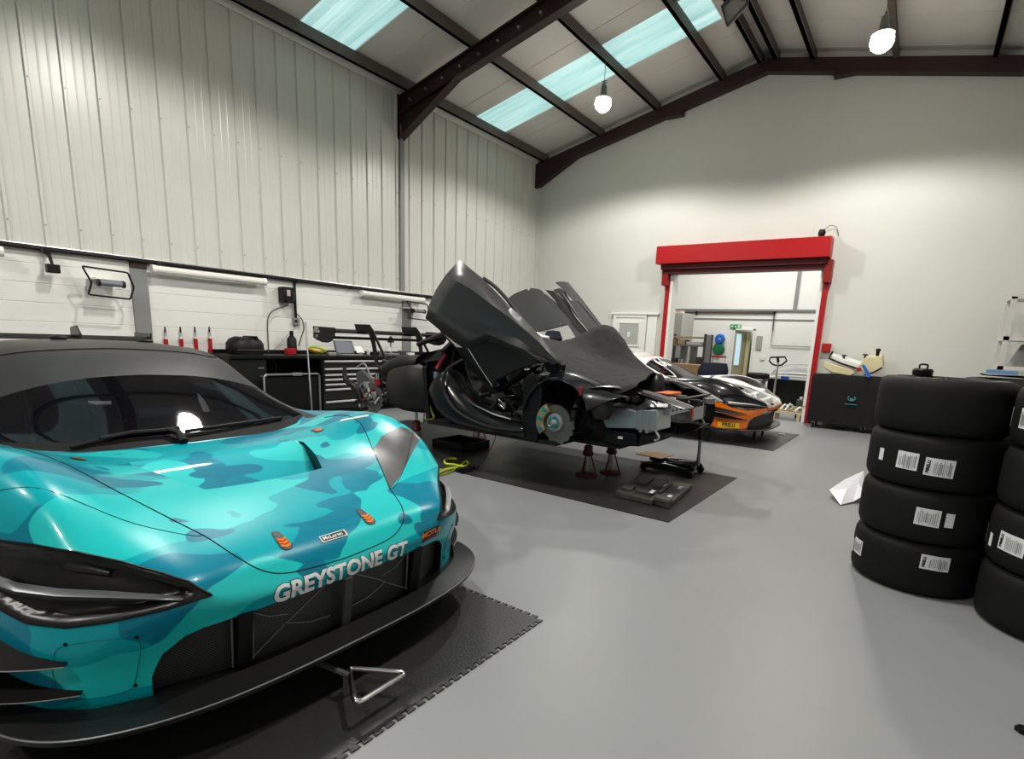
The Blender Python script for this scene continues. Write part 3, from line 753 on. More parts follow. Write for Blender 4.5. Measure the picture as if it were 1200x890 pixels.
def make_car(label, lx, ly, mats, name='race_car', livery='camo', ride=0.0):
    root = thing(name, label, 'race car', (lx - 4.0, ly, 0))
    off = Vector((lx, ly, ride)) - Vector(root.location)      # body coordinates -> root local (body y centre = 0)
    g = body_grid()
    bm = bmesh.new()
    for s_ in (1, -1):
        V = [[bm.verts.new((p.x, p.y * s_, p.z)) for p in r_] for r_ in g]
        for i in range(len(V) - 1):
            for j in range(len(V[0]) - 1):
                q = [V[i][j], V[i][j + 1], V[i + 1][j + 1], V[i + 1][j]]
                if s_ < 0: q.reverse()
                bm.faces.new(q)
    bmesh.ops.remove_doubles(bm, verts=bm.verts, dist=1e-5)
    bmesh.ops.recalc_face_normals(bm, faces=bm.faces)
    # make sure normals look outwards
    top = max(bm.faces, key=lambda f: f.calc_center_median().z)
    if top.normal.z < 0: bmesh.ops.reverse_faces(bm, faces=bm.faces)
    bm.normal_update()
    full = bm.copy(); tree = BVHTree.FromBMesh(full)
    body, dark = mats['body'], mats['dark']
    parts = {}
    # wheel arches
    for s_ in (1, -1):
        for wx, rr in ((-2.85, .395), (-5.52, .405)):
            poly = [(wx + rr * math.cos(2 * PI * k / 28), s_ * .9, .42 + rr * math.sin(2 * PI * k / 28)) for k in range(28)]
            fs = cut_region(bm, poly, (0, s_, 0), lambda c_: c_.y * s_ > .55 and c_.z < .88)
            nb_ = split_off(bm, fs)
            lp = max(boundary_loops(nb_), key=len); nb_.free()
            b = MB(); b.tube([p + Vector((0, s_ * .004, 0)) for p in lp], .009, 6)
            b.v = [v + off + Vector(root.location) for v in b.v]; b.build('arch_lip', 'carbon', root, smooth=True)
            b = MB(); n = 20
            rows = []
            for w_ in (.97, .60):
                rows.append([(wx + (rr + .02) * math.cos(PI * k / n * 1.3 - .47), s_ * w_, .42 + (rr + .02) * math.sin(PI * k / n * 1.3 - .47)) for k in range(n + 1)])
            rows[0] = [(x, s_ * .93, z - .0) if True else 0 for x, y, z in rows[0]]
            b.grid(rows); b.add([(x, s_ * .60, z) for x, y, z in rows[1]] , [tuple(range(n + 1))])
            b.v = [v + off + Vector(root.location) for v in b.v]; b.build('wheel_arch_liner', 'liner', root, smooth=True)
    # grille opening: whole front between w .66, z .20-.425
    gp = [(0, -.80, .205), (0, .80, .205), (0, .79, .33), (0, .74, .395), (0, .62, .425), (0, .3, .428), (0, -.3, .428), (0, -.62, .425), (0, -.74, .395), (0, -.79, .33)]
    if livery == 'camo': gp = [(0, -.66, .186), (0, .66, .186), (0, .66, .27), (0, .635, .35), (0, .58, .405), (0, .53, .42), (0, .3, .428), (0, -.3, .428), (0, -.53, .42), (0, -.58, .405), (0, -.635, .35), (0, -.66, .27)]
    fs = cut_region(bm, gp, (1, 0, 0), lambda c_: c_.x > -2.2 and c_.z < .47)
    gr = split_off(bm, fs); sink(gr, (1, 0, 0), lambda c_: .045)
    bm_object(gr, 'front_grille', ['grille', 'black'], root, off)
    # headlights
    for s_ in (1, -1):
        poly = [(p[0], p[1] * s_, p[2]) for p in HEADLIGHT]
        d = (1, .75 * s_, .35)
        fs = cut_region(bm, poly, d, lambda c_: c_.y * s_ > .45 and c_.x > -2.6)
        hb_ = split_off(bm, fs)
        lp = [l for l in boundary_loops(hb_) if len(l) > 6]
        dn, a_, b2 = region2d(d)
        pl = [(Vector(p).dot(a_), Vector(p).dot(b2)) for p in poly]
        def edist(c_):
            x, y = c_.dot(a_), c_.dot(b2); best = 9
            for i in range(len(pl)):
                p, q = Vector(pl[i]), Vector(pl[(i + 1) % len(pl)]); e = q - p; t = max(0, min(1, (Vector((x, y)) - p).dot(e) / e.length_squared)); best = min(best, (Vector((x, y)) - p - e * t).length)
            return best
        dn = Vector(d).normalized()
        for v in hb_.verts:
            k = min(1, edist(v.co) / .035); v.co -= dn * .042 * k * k
        hl = bm_object(hb_, 'headlight', ['socket'], root, off, 60)
        b = MB()
        for l in lp: b.tube([p + dn * .001 for p in l[:-1]], .0045, 6, closed=True)
        b.v = [v + off + Vector(root.location) for v in b.v]; b.build('headlight_rim', 'black', hl, smooth=True)
        # daylight blade crossing the socket
        P_ = [(-1.80, .605, .560), (-1.86, .66, .568), (-1.97, .735, .573), (-2.09, .815, .574), (-2.22, .875, .574), (-2.33, .91, .580)]
        rows = [[], [], []]
        for k, p in enumerate(P_):
            h = (.007, .013, .018, .021, .024, .026)[k]
            hq = tree.ray_cast(Vector((p[0], p[1] * s_, p[2])) + dn * .5, -dn)
            q = (hq[0] if hq[0] is not None else Vector((p[0], p[1] * s_, p[2]))) - dn * (.010, .016, .018, .018, .016, .014)[k]
            rows[0].append(q + Vector((0, 0, h)) - dn * .01); rows[1].append(q + dn * .016); rows[2].append(q + Vector((0, 0, -h)) - dn * .01)
        b = MB().grid(rows); b.v = [v + off + Vector(root.location) for v in b.v]
        b.build('light_blade', mats.get('blade', 'alugrey'), hl, smooth=True, solid=.006)
        # upper lamp pod
        c0 = Vector((-2.16, .83 * s_, .665)) - dn * .045
        b = MB().tube([Vector((-1.98, .735 * s_, .64)) - dn * .03, Vector((-2.06, .79 * s_, .655)) - dn * .03, c0, Vector((-2.27, .875 * s_, .668)) - dn * .045], [.008, .018, .027, .02], 12, smooth=0)
        b.v = [v + off + Vector(root.location) for v in b.v]; b.build('lamp_pod', 'blacksatin', hl, smooth=True)
    # fender louvre panels
    for s_ in mats.get('louvre_sides', (1,)):
        fs = cut_region(bm, [(p[0], p[1] * s_, 0) for p in LOUVRE], (0, 0, 1), lambda c_: c_.y * s_ > .3 and c_.z > .55)
        lb = split_off(bm, fs)
        bm_object(lb, 'fender_panel', mats.get('louvre', 'carbonlight'), root, off)
    # bonnet vent
    fs = cut_region(bm, [(p[0], p[1], 0) for p in VENT], (0, 0, 1), lambda c_: abs(c_.y) < .6 and -3 < c_.x < -2.2 and c_.z > .6)
    vb = split_off(bm, fs); sink(vb, (0, 0, 1), lambda c_: .17 * max(0, min(1, (c_.x + 2.79) / .42)))
    bm_object(vb, 'bonnet_vent', ['camo_flat' if livery == 'camo' else 'darkcavity', 'black'], root, off)
    # windscreen band, glass, roof, side glass
    WS = [(-3.09,-.0,0),(-3.10,-.42,0),(-3.17,-.62,0),(-3.26,-.725,0),(-3.45,-.70,0),(-3.70,-.655,0),(-4.12,-.60,0),(-4.13,0,0),(-4.12,.60,0),(-3.70,.655,0),(-3.45,.70,0),(-3.26,.725,0),(-3.17,.62,0),(-3.10,.42,0)]
    fs = cut_region(bm, WS, (0, 0, 1), lambda c_: -4.3 < c_.x < -3.0 and c_.z > .7 and abs(c_.y) < .76)
    ws = split_off(bm, fs)
    BX_ = -3.66 if livery == 'camo' else -3.80
    cowl = split_off(ws, cut_region(ws, [(-3.0,-.8,0),(-3.0,.8,0),(-3.30,.8,0),(-3.24,.6,0),(-3.19,.4,0),(-3.17,0,0),(-3.19,-.4,0),(-3.24,-.6,0),(-3.30,-.8,0)], (0, 0, 1)))
    band_ = split_off(ws, cut_region(ws, [(BX_,-.8,0),(BX_-.03,-.5,0),(BX_-.06,-.25,0),(BX_-.07,0,0),(BX_-.06,.25,0),(BX_-.03,.5,0),(BX_,.8,0),(-4.3,.8,0),(-4.3,-.8,0)], (0, 0, 1)))
    wsp = bm_object(ws, 'windscreen', 'glass', root, off)
    bm_object(cowl, 'windscreen_cowl', 'carbonmatte', root, off)
    bm_object(band_, 'sun_band', mats.get('band', mat('sun_band_film', (.035, .035, .037), .42, coat=.1)), root, off)
    for s_ in (1, -1):
        SG = [(-3.62, s_, .935), (-3.78, s_, 1.0), (-4.08, s_, 1.10), (-4.35, s_, 1.135), (-4.72, s_, 1.125), (-5.0, s_, 1.03), (-4.75, s_, .99), (-4.3, s_, .96), (-3.9, s_, .93)]
        fs = cut_region(bm, SG, (0, s_, .25), lambda c_: c_.y * s_ > .4 and c_.z > .86 and -5.2 < c_.x < -3.5)
        sg = split_off(bm, fs); bm_object(sg, 'side_window', 'glass', root, off)
    RF = [(-4.10,-.60,0),(-4.10,.60,0),(-5.3,.56,0),(-5.3,-.56,0)]
    fs = cut_region(bm, RF, (0, 0, 1), lambda c_: c_.z > 1.0)
    rf = split_off(bm, fs); bm_object(rf, 'roof_panel', mats['roof'], root, off)
    # extra colour zones
    for zn, (poly, d, flt, mt_) in mats.get('zones', {}).items():
        fs = cut_region(bm, poly, d, flt)
        if fs:
            z_ = split_off(bm, fs); bm_object(z_, zn, mt_, root, off)
    bm_object(bm, 'body_shell', body, root, off)
    def proj(p, d):  # project body point onto shell along d
        hit = tree.ray_cast(Vector(p) + Vector(d).normalized() * .6, -Vector(d).normalized())
        return hit
    def W(b): b.v = [v + off + Vector(root.location) for v in b.v]; return b
    # bonnet shut line and bumper shut lines
    def surf_line(pts, d, r_=.0022, mt_='darkcavity', nm='shut_line', smooth=6):
        P_ = [Vector(p) for p in pts]; Q = []
        for i in range(len(P_) - 1):
            p0, p1, p2, p3 = P_[max(0, i - 1)], P_[i], P_[i + 1], P_[min(len(P_) - 1, i + 2)]
            for k in range(smooth): Q.append(cr1(p0, p1, p2, p3, k / smooth))
        Q.append(P_[-1]); out = []
        for q in Q:
            h = proj(q, d)
            if h[0] is not None: out.append(h[0] + h[1] * .0006 * (1 if h[1].dot(Vector(d)) > 0 else -1))
        b = W(MB().tube(out, r_, 5)); return b.build(nm, mt_, root, smooth=True)
    for s_ in (1, -1):
        surf_line([(-3.06, .70 * s_, .8), (-2.95, .74 * s_, .8), (-2.75, .70 * s_, .8), (-2.4, .585 * s_, .8), (-2.2, .50 * s_, .74), (-2.045, .428 * s_, .675), (-1.975, .405 * s_, .64), (-1.91, .38 * s_, .60), (-1.86, .34 * s_, .56), (-1.83, .27 * s_, .528), (-1.82, .17 * s_, .513), (-1.815, .0, .506)], (.8, 0, 1))
        surf_line([(-2.045, .42 * s_, .8), (-2.05, .46 * s_, .8), (-2.14, .6 * s_, .8), (-2.3, .80 * s_, .8), (-2.42, .90 * s_, .8)], (0, 0, 1), .0012) if livery == 'camo' else None
    # splitter
    pts = [(-1.70, 0), (-1.705, .3), (-1.735, .55), (-1.80, .75), (-1.90, .90), (-2.04, .99), (-2.22, 1.02), (-2.70, 1.02)]
    if livery != 'camo': pts = [(x - .05, w_ * .965) for x, w_ in pts]
    outl = [(x, w_, .178) for x, w_ in pts] + [(-2.70, .80, .178), (-2.2, .6, .178)]
    outl = outl + [(x, -w_, z) for x, w_, z in reversed(outl)][0:-1]
    sub = []
    Pn = [Vector((x, w_, .178)) for x, w_ in pts]
    for i in range(len(Pn) - 1):
        for k in range(5): sub.append(cr1(Pn[max(0, i - 1)], Pn[i], Pn[i + 1], Pn[min(len(Pn) - 1, i + 2)], k / 5))
    sub.append(Pn[-1])
    left = sub + [Vector((-2.40, .80, .178)), Vector((-2.1, .6, .178))]
    rgt = [Vector((p.x, -p.y, p.z)) for p in left]
    full_ = left + list(reversed(rgt))[:-1]
    spl = W(MB().slab(full_, (0, 0, .018))).build('splitter', 'carbon', root)
    edge = [Vector((p.x, p.y, p.z + .018)) for p in sub]; edge = [Vector((p.x, -p.y, p.z)) for p in reversed(edge)][:-1] + edge
    W(MB().tube(edge, .0035, 6)).build('splitter_edge', 'alugrey', spl, smooth=True)
    # sloped tray on the splitter top
    rows = [[Vector((p.x - .005, p.y, .198)) for p in ([Vector((q.x, -q.y, 0)) for q in reversed(sub)] + sub[1:])]]
    rows.append([Vector((p.x - .10, p.y * .93, .215)) for p in rows[0]])
    W(MB().grid(rows)).build('splitter_tray', 'carbon', spl, smooth=True)
    # canards
    for s_ in (1, -1):
        for zz in ((.375, .262) if livery == 'camo' else (.43, .345)):
            b = MB(); rin = []; rout = []; rlo = []
            for k in range(11):
                t = k / 10
                x = -2.02 - .44 * t; zi = zz + .012 + .085 * t ** .8
                h = tree.ray_cast(Vector((x + .0, s_ * 2, min(zi, .47))), Vector((0, -s_, 0)))
                wi = abs(h[0].y) if h[0] is not None else .80
                rin.append(Vector((x, s_ * (wi - .015), zi)))
                ow = .004 + (.115 if livery == 'camo' else .07) * math.sin(min(1, t * 1.3) * PI / 2)
                rout.append(Vector((x + .02, s_ * (wi + ow), zz + .02 * t)))
                rlo.append(Vector((x, s_ * (wi - .015), zz + .01 * t)))
            b.grid([rin, rout]); b.grid([rout, rlo]); b.add([rin[-1], rout[-1], rlo[-1]], [(0, 1, 2)])
            cn = W(b).build('canard', 'carbonmatte', root, smooth=True, angle=30)
            W(MB().tube(rout, .0022, 5)).build('canard_edge', 'greysteel', cn, smooth=True)
            W(MB().tube([p + Vector((0, 0, .004)) for p in rin], .010, 6)).build('canard_seat', 'black', cn, smooth=True)
    # diffuser floor / underbody and tail
    W(MB().bb((-6.2, -.93, .17), (-2.1, .93, .21))).build('underbody', 'black', root)
    W(MB().bb((-6.40, -.95, .22), (-6.25, .95, .62))).build('tail_panel', 'black', root)
    # rear wing
    zt = 1.22
    wg = W(MB().slab([(-6.20, -.93, zt + .03), (-6.25, -.93, zt + .055), (-6.35, -.93, zt + .04), (-6.50, -.93, zt), (-6.35, -.93, zt + .005), (-6.25, -.93, zt + .01)], (0, 1.86, 0))).build('rear_wing', 'carbon', root)
    for s_ in (1, -1):
        W(MB().slab([(-6.16, s_ * .93, zt + .09), (-6.55, s_ * .93, zt + .09), (-6.57, s_ * .93, zt - .02), (-6.45, s_ * .93, zt - .10), (-6.2, s_ * .93, zt - .06)], (0, s_ * .012, 0))).build('endplate', 'carbon', wg)
        W(MB().slab([(-6.12, s_ * .36, .93), (-6.02, s_ * .36, .95), (-6.05, s_ * .36, 1.29), (-6.14, s_ * .36, 1.36), (-6.30, s_ * .36, 1.34), (-6.31, s_ * .36, zt + .03), (-6.22, s_ * .36, zt + .04), (-6.17, s_ * .36, 1.27), (-6.13, s_ * .36, 1.22)], (0, s_ * .012, 0))).build('swan_neck', 'carbon', wg)
    # roof antennas
    for w_, xx in mats.get('antennas', ((-.05, -4.75), (.25, -5.0))):
        h = tree.ray_cast(Vector((xx, w_, 2)), Vector((0, 0, -1)))
        W(MB().lathe([(.045, 0), (.045, .012), (.03, .022), (0, .024)], h[0], 16)).build('antenna', 'black', root, smooth=True)
    return root, tree, W, surf_line, off

def wheel(root, W, x, s_, z=.345, r=.35, w0=.62, w1=.93, mt_rim='blacksatin', spokes=10):
    y0, y1 = s_ * w0, s_ * w1
    prof = [(r - .10, y0), (r - .02, y0 + s_ * .005), (r, y0 + s_ * .035), (r, y1 - s_ * .035), (r - .02, y1 - s_ * .005), (r - .10, y1), (r - .11, y1 - s_ * .03), (r - .11, y0 + s_ * .03)]
    t = W(MB().lathe([(a, b_) for a, b_ in prof], (x, 0, z), 40, axis='Y', closed=True)).build('tyre', 'rubber', root, smooth=True)
    b = MB().lathe([(r - .105, y0 + s_ * .02), (r - .125, y1 - s_ * .02), (r - .115, y1 - s_ * .005), (r - .10, y1 - s_ * .005)], (x, 0, z), 40, axis='Y')
    yc = y1 - s_ * .05
    b.cyl((x, yc - s_ * .05, z), (x, yc + s_ * .02, z), .055, 20)
    for k in range(spokes):
        t_ = 2 * PI * k / spokes
        b.bar((x + .04 * math.cos(t_), yc, z + .04 * math.sin(t_)), (x + (r - .11) * math.cos(t_), yc + s_ * .02, z + (r - .11) * math.sin(t_)), .022, .03, up=(0, 1, 0))
    W(b).build('rim', mt_rim, t, smooth=True)

def decal(vs, fs, origin, ax, ay, d, tree, lift=.0022, curve=None):
    """lay flat 2-D mesh (vs in local u,v) on the surface: origin + ax*u + ay*v projected along d"""
    b = MB(); out = []
    d = Vector(d).normalized(); ax = Vector(ax); ay = Vector(ay); o = Vector(origin)
    for v in vs:
        p = o + ax * v.x + ay * v.y
        h = tree.ray_cast(p + d * .5, -d)
        if h[0] is None: out.append(p)
        else:
            n = h[1] if h[1].dot(d) > 0 else -h[1]
            out.append(h[0] + n * lift)
    b.add(out, fs); return b
# ------------------------------------------------------------------ CAR 1
car1_mats = dict(body='camo', dark='black', roof=M['roofcarbon'], louvre='carbonlight', antennas=((-.14, -4.60), (.34, -4.60)))
# carbon door/roof frame zone around glass and black rear
zones = {}
zones['roof_frame'] = ([(-3.16,-.86,0),(-3.16,.86,0),(-3.5,.83,0),(-6.6,1.1,0),(-6.6,-1.1,0),(-3.5,-.83,0)], (0,0,1), lambda c_: c_.z > .86 and c_.x < -3.12 and (c_.z > .93 or abs(c_.y) < .76), 'blacksatin')
car1_mats['zones'] = zones
car1, tree1, W1, line1, off1 = make_car('teal camouflage race car with black windscreen, nearest to the camera', 0, 1.26, car1_mats)
for s_ in (1, -1):
    wheel(car1, W1, -2.85, s_); wheel(car1, W1, -5.52, s_, r=.353, z=.353)
def put(b, name, m_, parent, W): return W(b).build(name, m_, parent)
# bumper lettering
vs, fs = text_mesh('GREYSTONE GT', .088, bold=.0036, sx=1.0)
xs = [v.x for v in vs]; k = .625 / (max(xs) - min(xs)); vs = [Vector((v.x * k, v.y, 0)) for v in vs]
vs, fs = subdivide_2d(vs, fs, .02)
dn = Vector((1, 0, .25))
# dark outline behind letters
vo, fo = text_mesh('GREYSTONE GT', .088, bold=.0062); xs = [v.x for v in vo]; vo = [Vector((v.x * k, v.y, 0)) for v in vo]; vo, fo = subdivide_2d(vo, fo, .02)
put(decal(vo, fo, (-1.8, .005, .459), (0, 1, 0), (0, 0, 1), dn, tree1, .0015), 'lettering_outline', mat('dark_teal_outline', (0.0, .12, .15), .3), car1, W1)
put(decal(vs, fs, (-1.8, .005, .459), (0, 1, 0), (0, 0, 1), dn, tree1, .0035), 'lettering', 'silver', car1, W1)
# badge
vs, fs = grid2d(-.055, .055, -.014, .014, 10, 3)
put(decal(vs, fs, (-1.878, 0, .6), (0, 1, 0), (-.7, 0, .7), (.6, 0, 1), tree1, .002), 'nose_badge', 'ink', car1, W1)
vs, fs = text_mesh('McLaren', .026, bold=.0006)
put(decal(vs, fs, (-1.878, -.004, .6), (0, 1, 0), (-.7, 0, .7), (.6, 0, 1), tree1, .0045), 'badge_lettering', 'whitegloss', car1, W1)
for q in (( -.057, -.017, .059, -.0135), (-.057, .0135, .059, .017), (-.059, -.017, -.054, .017), (.054, -.017, .060, .017)):
    vs, fs = grid2d(q[0], q[2], q[1], q[3], 6, 1); put(decal(vs, fs, (-1.878, 0, .6), (0, 1, 0), (-.7, 0, .7), (.6, 0, 1), tree1, .004), 'badge_border', 'whitegloss', car1, W1)
# bonnet pins: grey teardrop, orange chevrons
def pill(L, w_, n=14):
    pts = [Vector((L / 2 - w_ / 2 + w_ / 2 * math.cos(t), w_ / 2 * math.sin(t), 0)) for t in [(-PI / 2 + PI * k / n) for k in range(n + 1)]]
    pts += [Vector((-L / 2 + w_ / 3 + w_ / 3 * math.cos(t), w_ / 3 * math.sin(t), 0)) for t in [(PI / 2 + PI * k / n) for k in range(n + 1)]]
    return pts, [tuple(range(len(pts)))]
def bonnet_pin(x, w_, L=.105, wd=.046, nz=(.6, 0, 1), chev=True):
    ax = (.8, 0, -.6); ay = (0, 1, 0)
    if x < -2.3: ax = (1, 0, -.1)
    vs, fs = pill(L, wd); vs, fs = subdivide_2d(vs, fs, .03)
    p = W1(decal([v * 1.09 for v in vs], fs, (x, w_, .7), ax, ay, nz, tree1, .0015)).build('bonnet_pin', 'ink', car1)
    W1(decal(vs, fs, (x, w_, .7), ax, ay, nz, tree1, .003)).build('pin_plate', 'darkgrey', p)
    if chev:
        for c0 in (-.008, .010, .028):
            q = [Vector((c0 - .005, -.018, 0)), Vector((c0 + .008, -.018, 0)), Vector((c0 + .017, 0, 0)), Vector((c0 + .008, .018, 0)), Vector((c0 - .005, .018, 0)), Vector((c0 + .004, 0, 0))]
            W1(decal(q, [(0, 1, 2, 5), (5, 2, 3, 4)], (x, w_, .7), ax, ay, nz, tree1, .005)).build('chevron', 'orange', p)
bonnet_pin(-1.88, -.195); bonnet_pin(-1.88, .195); bonnet_pin(-2.85, -.555, .09, .045, (0, 0, 1)); bonnet_pin(-2.85, .555, .09, .045, (0, 0, 1))
# orange and black sticker below far headlight
vs, fs = grid2d(-.05, .05, -.029, .029, 6, 4)
for w_, nm in ((.475, 'sponsor_sticker'),):
    p = put(decal(vs, fs, (-1.8, w_, .482), (0, 1, .1), (0, 0, 1), (1, 0, .2), tree1, .002), nm, 'ink', car1, W1)
    v2, f2 = text_mesh('MOTUL', .036, bold=.001); v2 = [v + Vector((0, .010, 0)) for v in v2]
    put(decal(v2, f2, (-1.8, w_, .482), (0, 1, .1), (0, 0, 1), (1, 0, .2), tree1, .004), 'sticker_lettering', 'orange', p, W1)
    v3 = [Vector((-.046, -.026, 0)), Vector((.047, -.018, 0)), Vector((.045, -.008, 0)), Vector((-.043, -.013, 0))]
    put(decal(v3, [(0, 1, 2, 3)], (-1.8, w_, .482), (0, 1, .1), (0, 0, 1), (1, 0, .2), tree1, .004), 'sticker_stripe', 'red', p, W1)
# white patch on far wing top, yellow tag on near bumper
vs, fs = grid2d(-.10, .10, -.016, .016, 8, 2)
put(decal(vs, fs, (-2.72, .72, .9), (.75, .45, 0), (-.45, .75, 0), (0, 0, 1), tree1, .002), 'white_patch', 'whitegloss', car1, W1)
vs, fs = grid2d(-.03, .03, -.014, .014, 3, 2)
put(decal(vs, fs, (-2.33, -.98, .255), (-1, 0, 0), (0, 0, 1), (0, -1, 0), tree1, .003), 'yellow_tag', 'yellow', car1, W1)
# grille fittings
W1(MB().bar((-1.818, 0, .205), (-1.79, 0, .428), .035, .012)).build('grille_strut', 'carbonlight', car1)
for s_ in (1, -1):
    W1(MB().bar((-1.87, .40 * s_, .20), (-1.835, .40 * s_, .43), .05, .04)).build('grille_post', 'black', car1)
    for dw in (-.036, .036): W1(MB().tube([(-1.863, (.40 + dw) * s_, .215), (-1.848, (.40 + dw) * s_, .41)], .004, 6)).build('grille_bracket', 'alugrey', car1)
    W1(MB().tube([(-1.85, .04 * s_, .42), (-1.85, .20 * s_, .33), (-1.86, .24 * s_, .30), (-1.86, .37 * s_, .22)], .0022, 5)).build('grille_wire', 'greysteel', car1)
    W1(MB().tube([(-1.86, .37 * s_, .405), (-1.855, .30 * s_, .36), (-1.86, .20 * s_, .33)], .0018, 5)).build('grille_wire', 'greysteel', car1)
    W1(MB().tube([(-1.855, .235 * s_, .305), (-1.85, .14 * s_, .27), (-1.85, .05 * s_, .26)], .0018, 5)).build('grille_wire', 'greysteel', car1)
    # service panel screws and outline on bumper corner
    for (x, z) in ((-1.9, .445), (-1.9, .25)):
        for w_ in (.70, .845):
            h = tree1.ray_cast(Vector((0, w_ * s_, z)), Vector((-1, 0, 0)))
            if h[0] is not None: W1(MB().cyl(h[0] - Vector((.004, 0, 0)), h[0] + Vector((.003, 0, 0)), .006, 8)).build('screw', 'black', car1)
    line1([(-1.9, .72 * s_, .455), (-1.9, .83 * s_, .445), (-1.9, .868 * s_, .41), (-1.9, .868 * s_, .28), (-1.9, .84 * s_, .24), (-1.9, .73 * s_, .235), (-1.9, .70 * s_, .27), (-1.9, .69 * s_, .41), (-1.9, .72 * s_, .455)], (1, 0, 0), .001, mat('panel_line', (0, .16, .18), .4), 'service_panel_line')
# single wiper
def on1(x, w_, l_=.012):
    h = tree1.ray_cast(Vector((x, w_, 2)), Vector((0, 0, -1))); return h[0] + h[1] * l_ * (1 if h[1].z > 0 else -1)
wp = W1(MB().tube([on1(-3.08, -.06, .015), on1(-3.14, -.06, .03), on1(-3.19, -.10, .025)], [.024, .018, .012], 8)).build('wiper', 'black', car1)
W1(MB().tube([on1(-3.18, -.08, .024), on1(-3.19, -.25, .024), on1(-3.18, -.38, .02)], .010, 6)).build('wiper_arm', 'blacksatin', wp)
W1(MB().tube([on1(-3.20, -.03), on1(-3.20, -.25), on1(-3.17, -.42), on1(-3.15, -.50)], .009, 6)).build('wiper_blade', 'black', wp)
W1(MB().tube([on1(-3.16, -.02, .02), on1(-3.18, .2, .018), on1(-3.21, .42, .016), on1(-3.24, .56, .012)], .010, 6)).build('wiper_linkage', 'black', wp)
line1([(-4.08, -.58, 1.2), (-4.10, -.35, 1.2), (-4.12, 0, 1.2), (-4.10, .35, 1.2), (-4.08, .58, 1.2)], (0, 0, 1), .005, 'darkcavity', 'roof_edge_line')
# interior
it = W1(MB().slab([(-3.35, -.62, .78), (-3.35, .62, .78), (-3.85, .62, .80), (-3.85, -.62, .80)], (0, 0, .05))).build('dashboard', 'warmdash', car1)
W1(MB().tube([(-3.87 + .02 * math.cos(t), -.30 + .16 * math.cos(t), .86 + .09 * math.sin(t)) for t in [2 * PI * k / 16 for k in range(16)]], .012, 6, closed=True)).build('steering_wheel', 'blacksatin', it)
W1(MB().bb((-3.84, .0, .83), (-3.82, .22, .90))).build('display', mat('dash_display', (.06, .08, .14), .2, emit=(.2, .35, .8), estr=.05), it)
for w_ in (-.33, .33):
    W1(MB().slab([(-4.3, w_ - .24, .45), (-4.45, w_ - .26, .95), (-4.5, w_ - .17, 1.10), (-4.5, w_ + .17, 1.10), (-4.45, w_ + .26, .95), (-4.3, w_ + .24, .45)], (-.08, 0, 0))).build('seat', 'cloth', car1)
b = MB()
for s_ in (1, -1):
    b.tube([(-3.30, .60 * s_, .80), (-3.62, .53 * s_, .95), (-4.10, .47 * s_, 1.12), (-4.75, .44 * s_, 1.14), (-5.2, .42 * s_, .8)], .018, 8)
b.tube([(-4.10, -.47, 1.12), (-4.10, .47, 1.12)], .018, 8); b.tube([(-4.75, -.44, 1.14), (-4.75, .44, 1.14)], .018, 8); b.tube([(-4.75, -.44, 1.12), (-4.75, .42, .5)], .018, 8)
W1(b).build('roll_cage', 'blacksatin', car1, smooth=True)
# ------------------------------------------------------------------ CAR 2: stripped car on stands, centre y = 5.13
Y2 = 5.13
car2 = thing('stripped_race_car', 'stripped black race car with both doors swung up, raised on stands', 'race car', (-4.0, Y2, 0))
def A(u, v, y): return at_y(u, v, y)
# --- passenger cell: sill, floor, bulkheads
def sill(s_):
    yo = Y2 + s_ * .93; yi = Y2 + s_ * .62
    # outer sill profile along x, following the door aperture curve
    top = [(-3.15, .62), (-3.30, .60), (-3.55, .635), (-3.80, .70), (-3.98, .80), (-4.10, .92), (-4.20, 1.02), (-4.30, 1.06)]
    bot = [(-3.08, .46), (-3.30, .45), (-3.55, .455), (-3.80, .46), (-4.02, .475), (-4.22, .52), (-4.38, .62), (-4.48, .80)]
    rows = [[], [], [], [], []]
    for (xa, za), (xb, zb) in zip(top, bot):
        rows[0].append((xa, yi, za)); rows[1].append((xa, yo - s_ * .09, za + .012)); rows[2].append(((xa * 2 + xb) / 3, yo - s_ * .01, (za * 2 + zb) / 3)); rows[3].append((xb, yo, zb + .03)); rows[4].append((xb, yo - s_ * .05, zb - .02))
    b = MB().grid(rows); o = b.build('sill', 'blackgloss', car2, smooth=True, subsurf=1, solid=.02)
    b = MB().tube([(-3.10, yo + s_ * .01, .545), (-3.35, yo + s_ * .012, .525), (-3.62, yo + s_ * .012, .535), (-3.90, yo + s_ * .012, .60), (-4.08, yo + s_ * .012, .70), (-4.19, yo + s_ * .01, .86), (-4.20, yo, 1.0), (-4.14, yo - s_ * .04, 1.10), (-4.04, yo - s_ * .12, 1.18)], .016, 8, smooth=5)
    b.build('door_seal', 'blacksatin', o, smooth=True)
    b = MB().tube([(-3.30, yo - s_ * .05, .625), (-3.52, yo - s_ * .045, .652), (-3.78, yo - s_ * .045, .715)], [.004, .012, .004], 8, smooth=6); b.build('sill_highlight_strip', 'alu', o, smooth=True)  # bright metal strip modelled in place of the highlight along the sill
sill(-1); sill(1)
b = MB().bb((-4.50, Y2 - .88, .43), (-2.75, Y2 + .88, .47)); b.bb((-2.75, Y2 - .58, .44), (-2.22, Y2 + .45, .48)); b.build('floor_pan', 'darkcavity', car2)
b = MB().slab([(-4.55, Y2 - .80, .42), (-4.62, Y2 - .80, 1.05), (-4.45, Y2 - .55, 1.35), (-4.45, Y2 + .55, 1.35), (-4.62, Y2 + .80, 1.05), (-4.55, Y2 + .80, .42)], (-.06, 0, 0)); b.build('rear_bulkhead', 'black', car2)
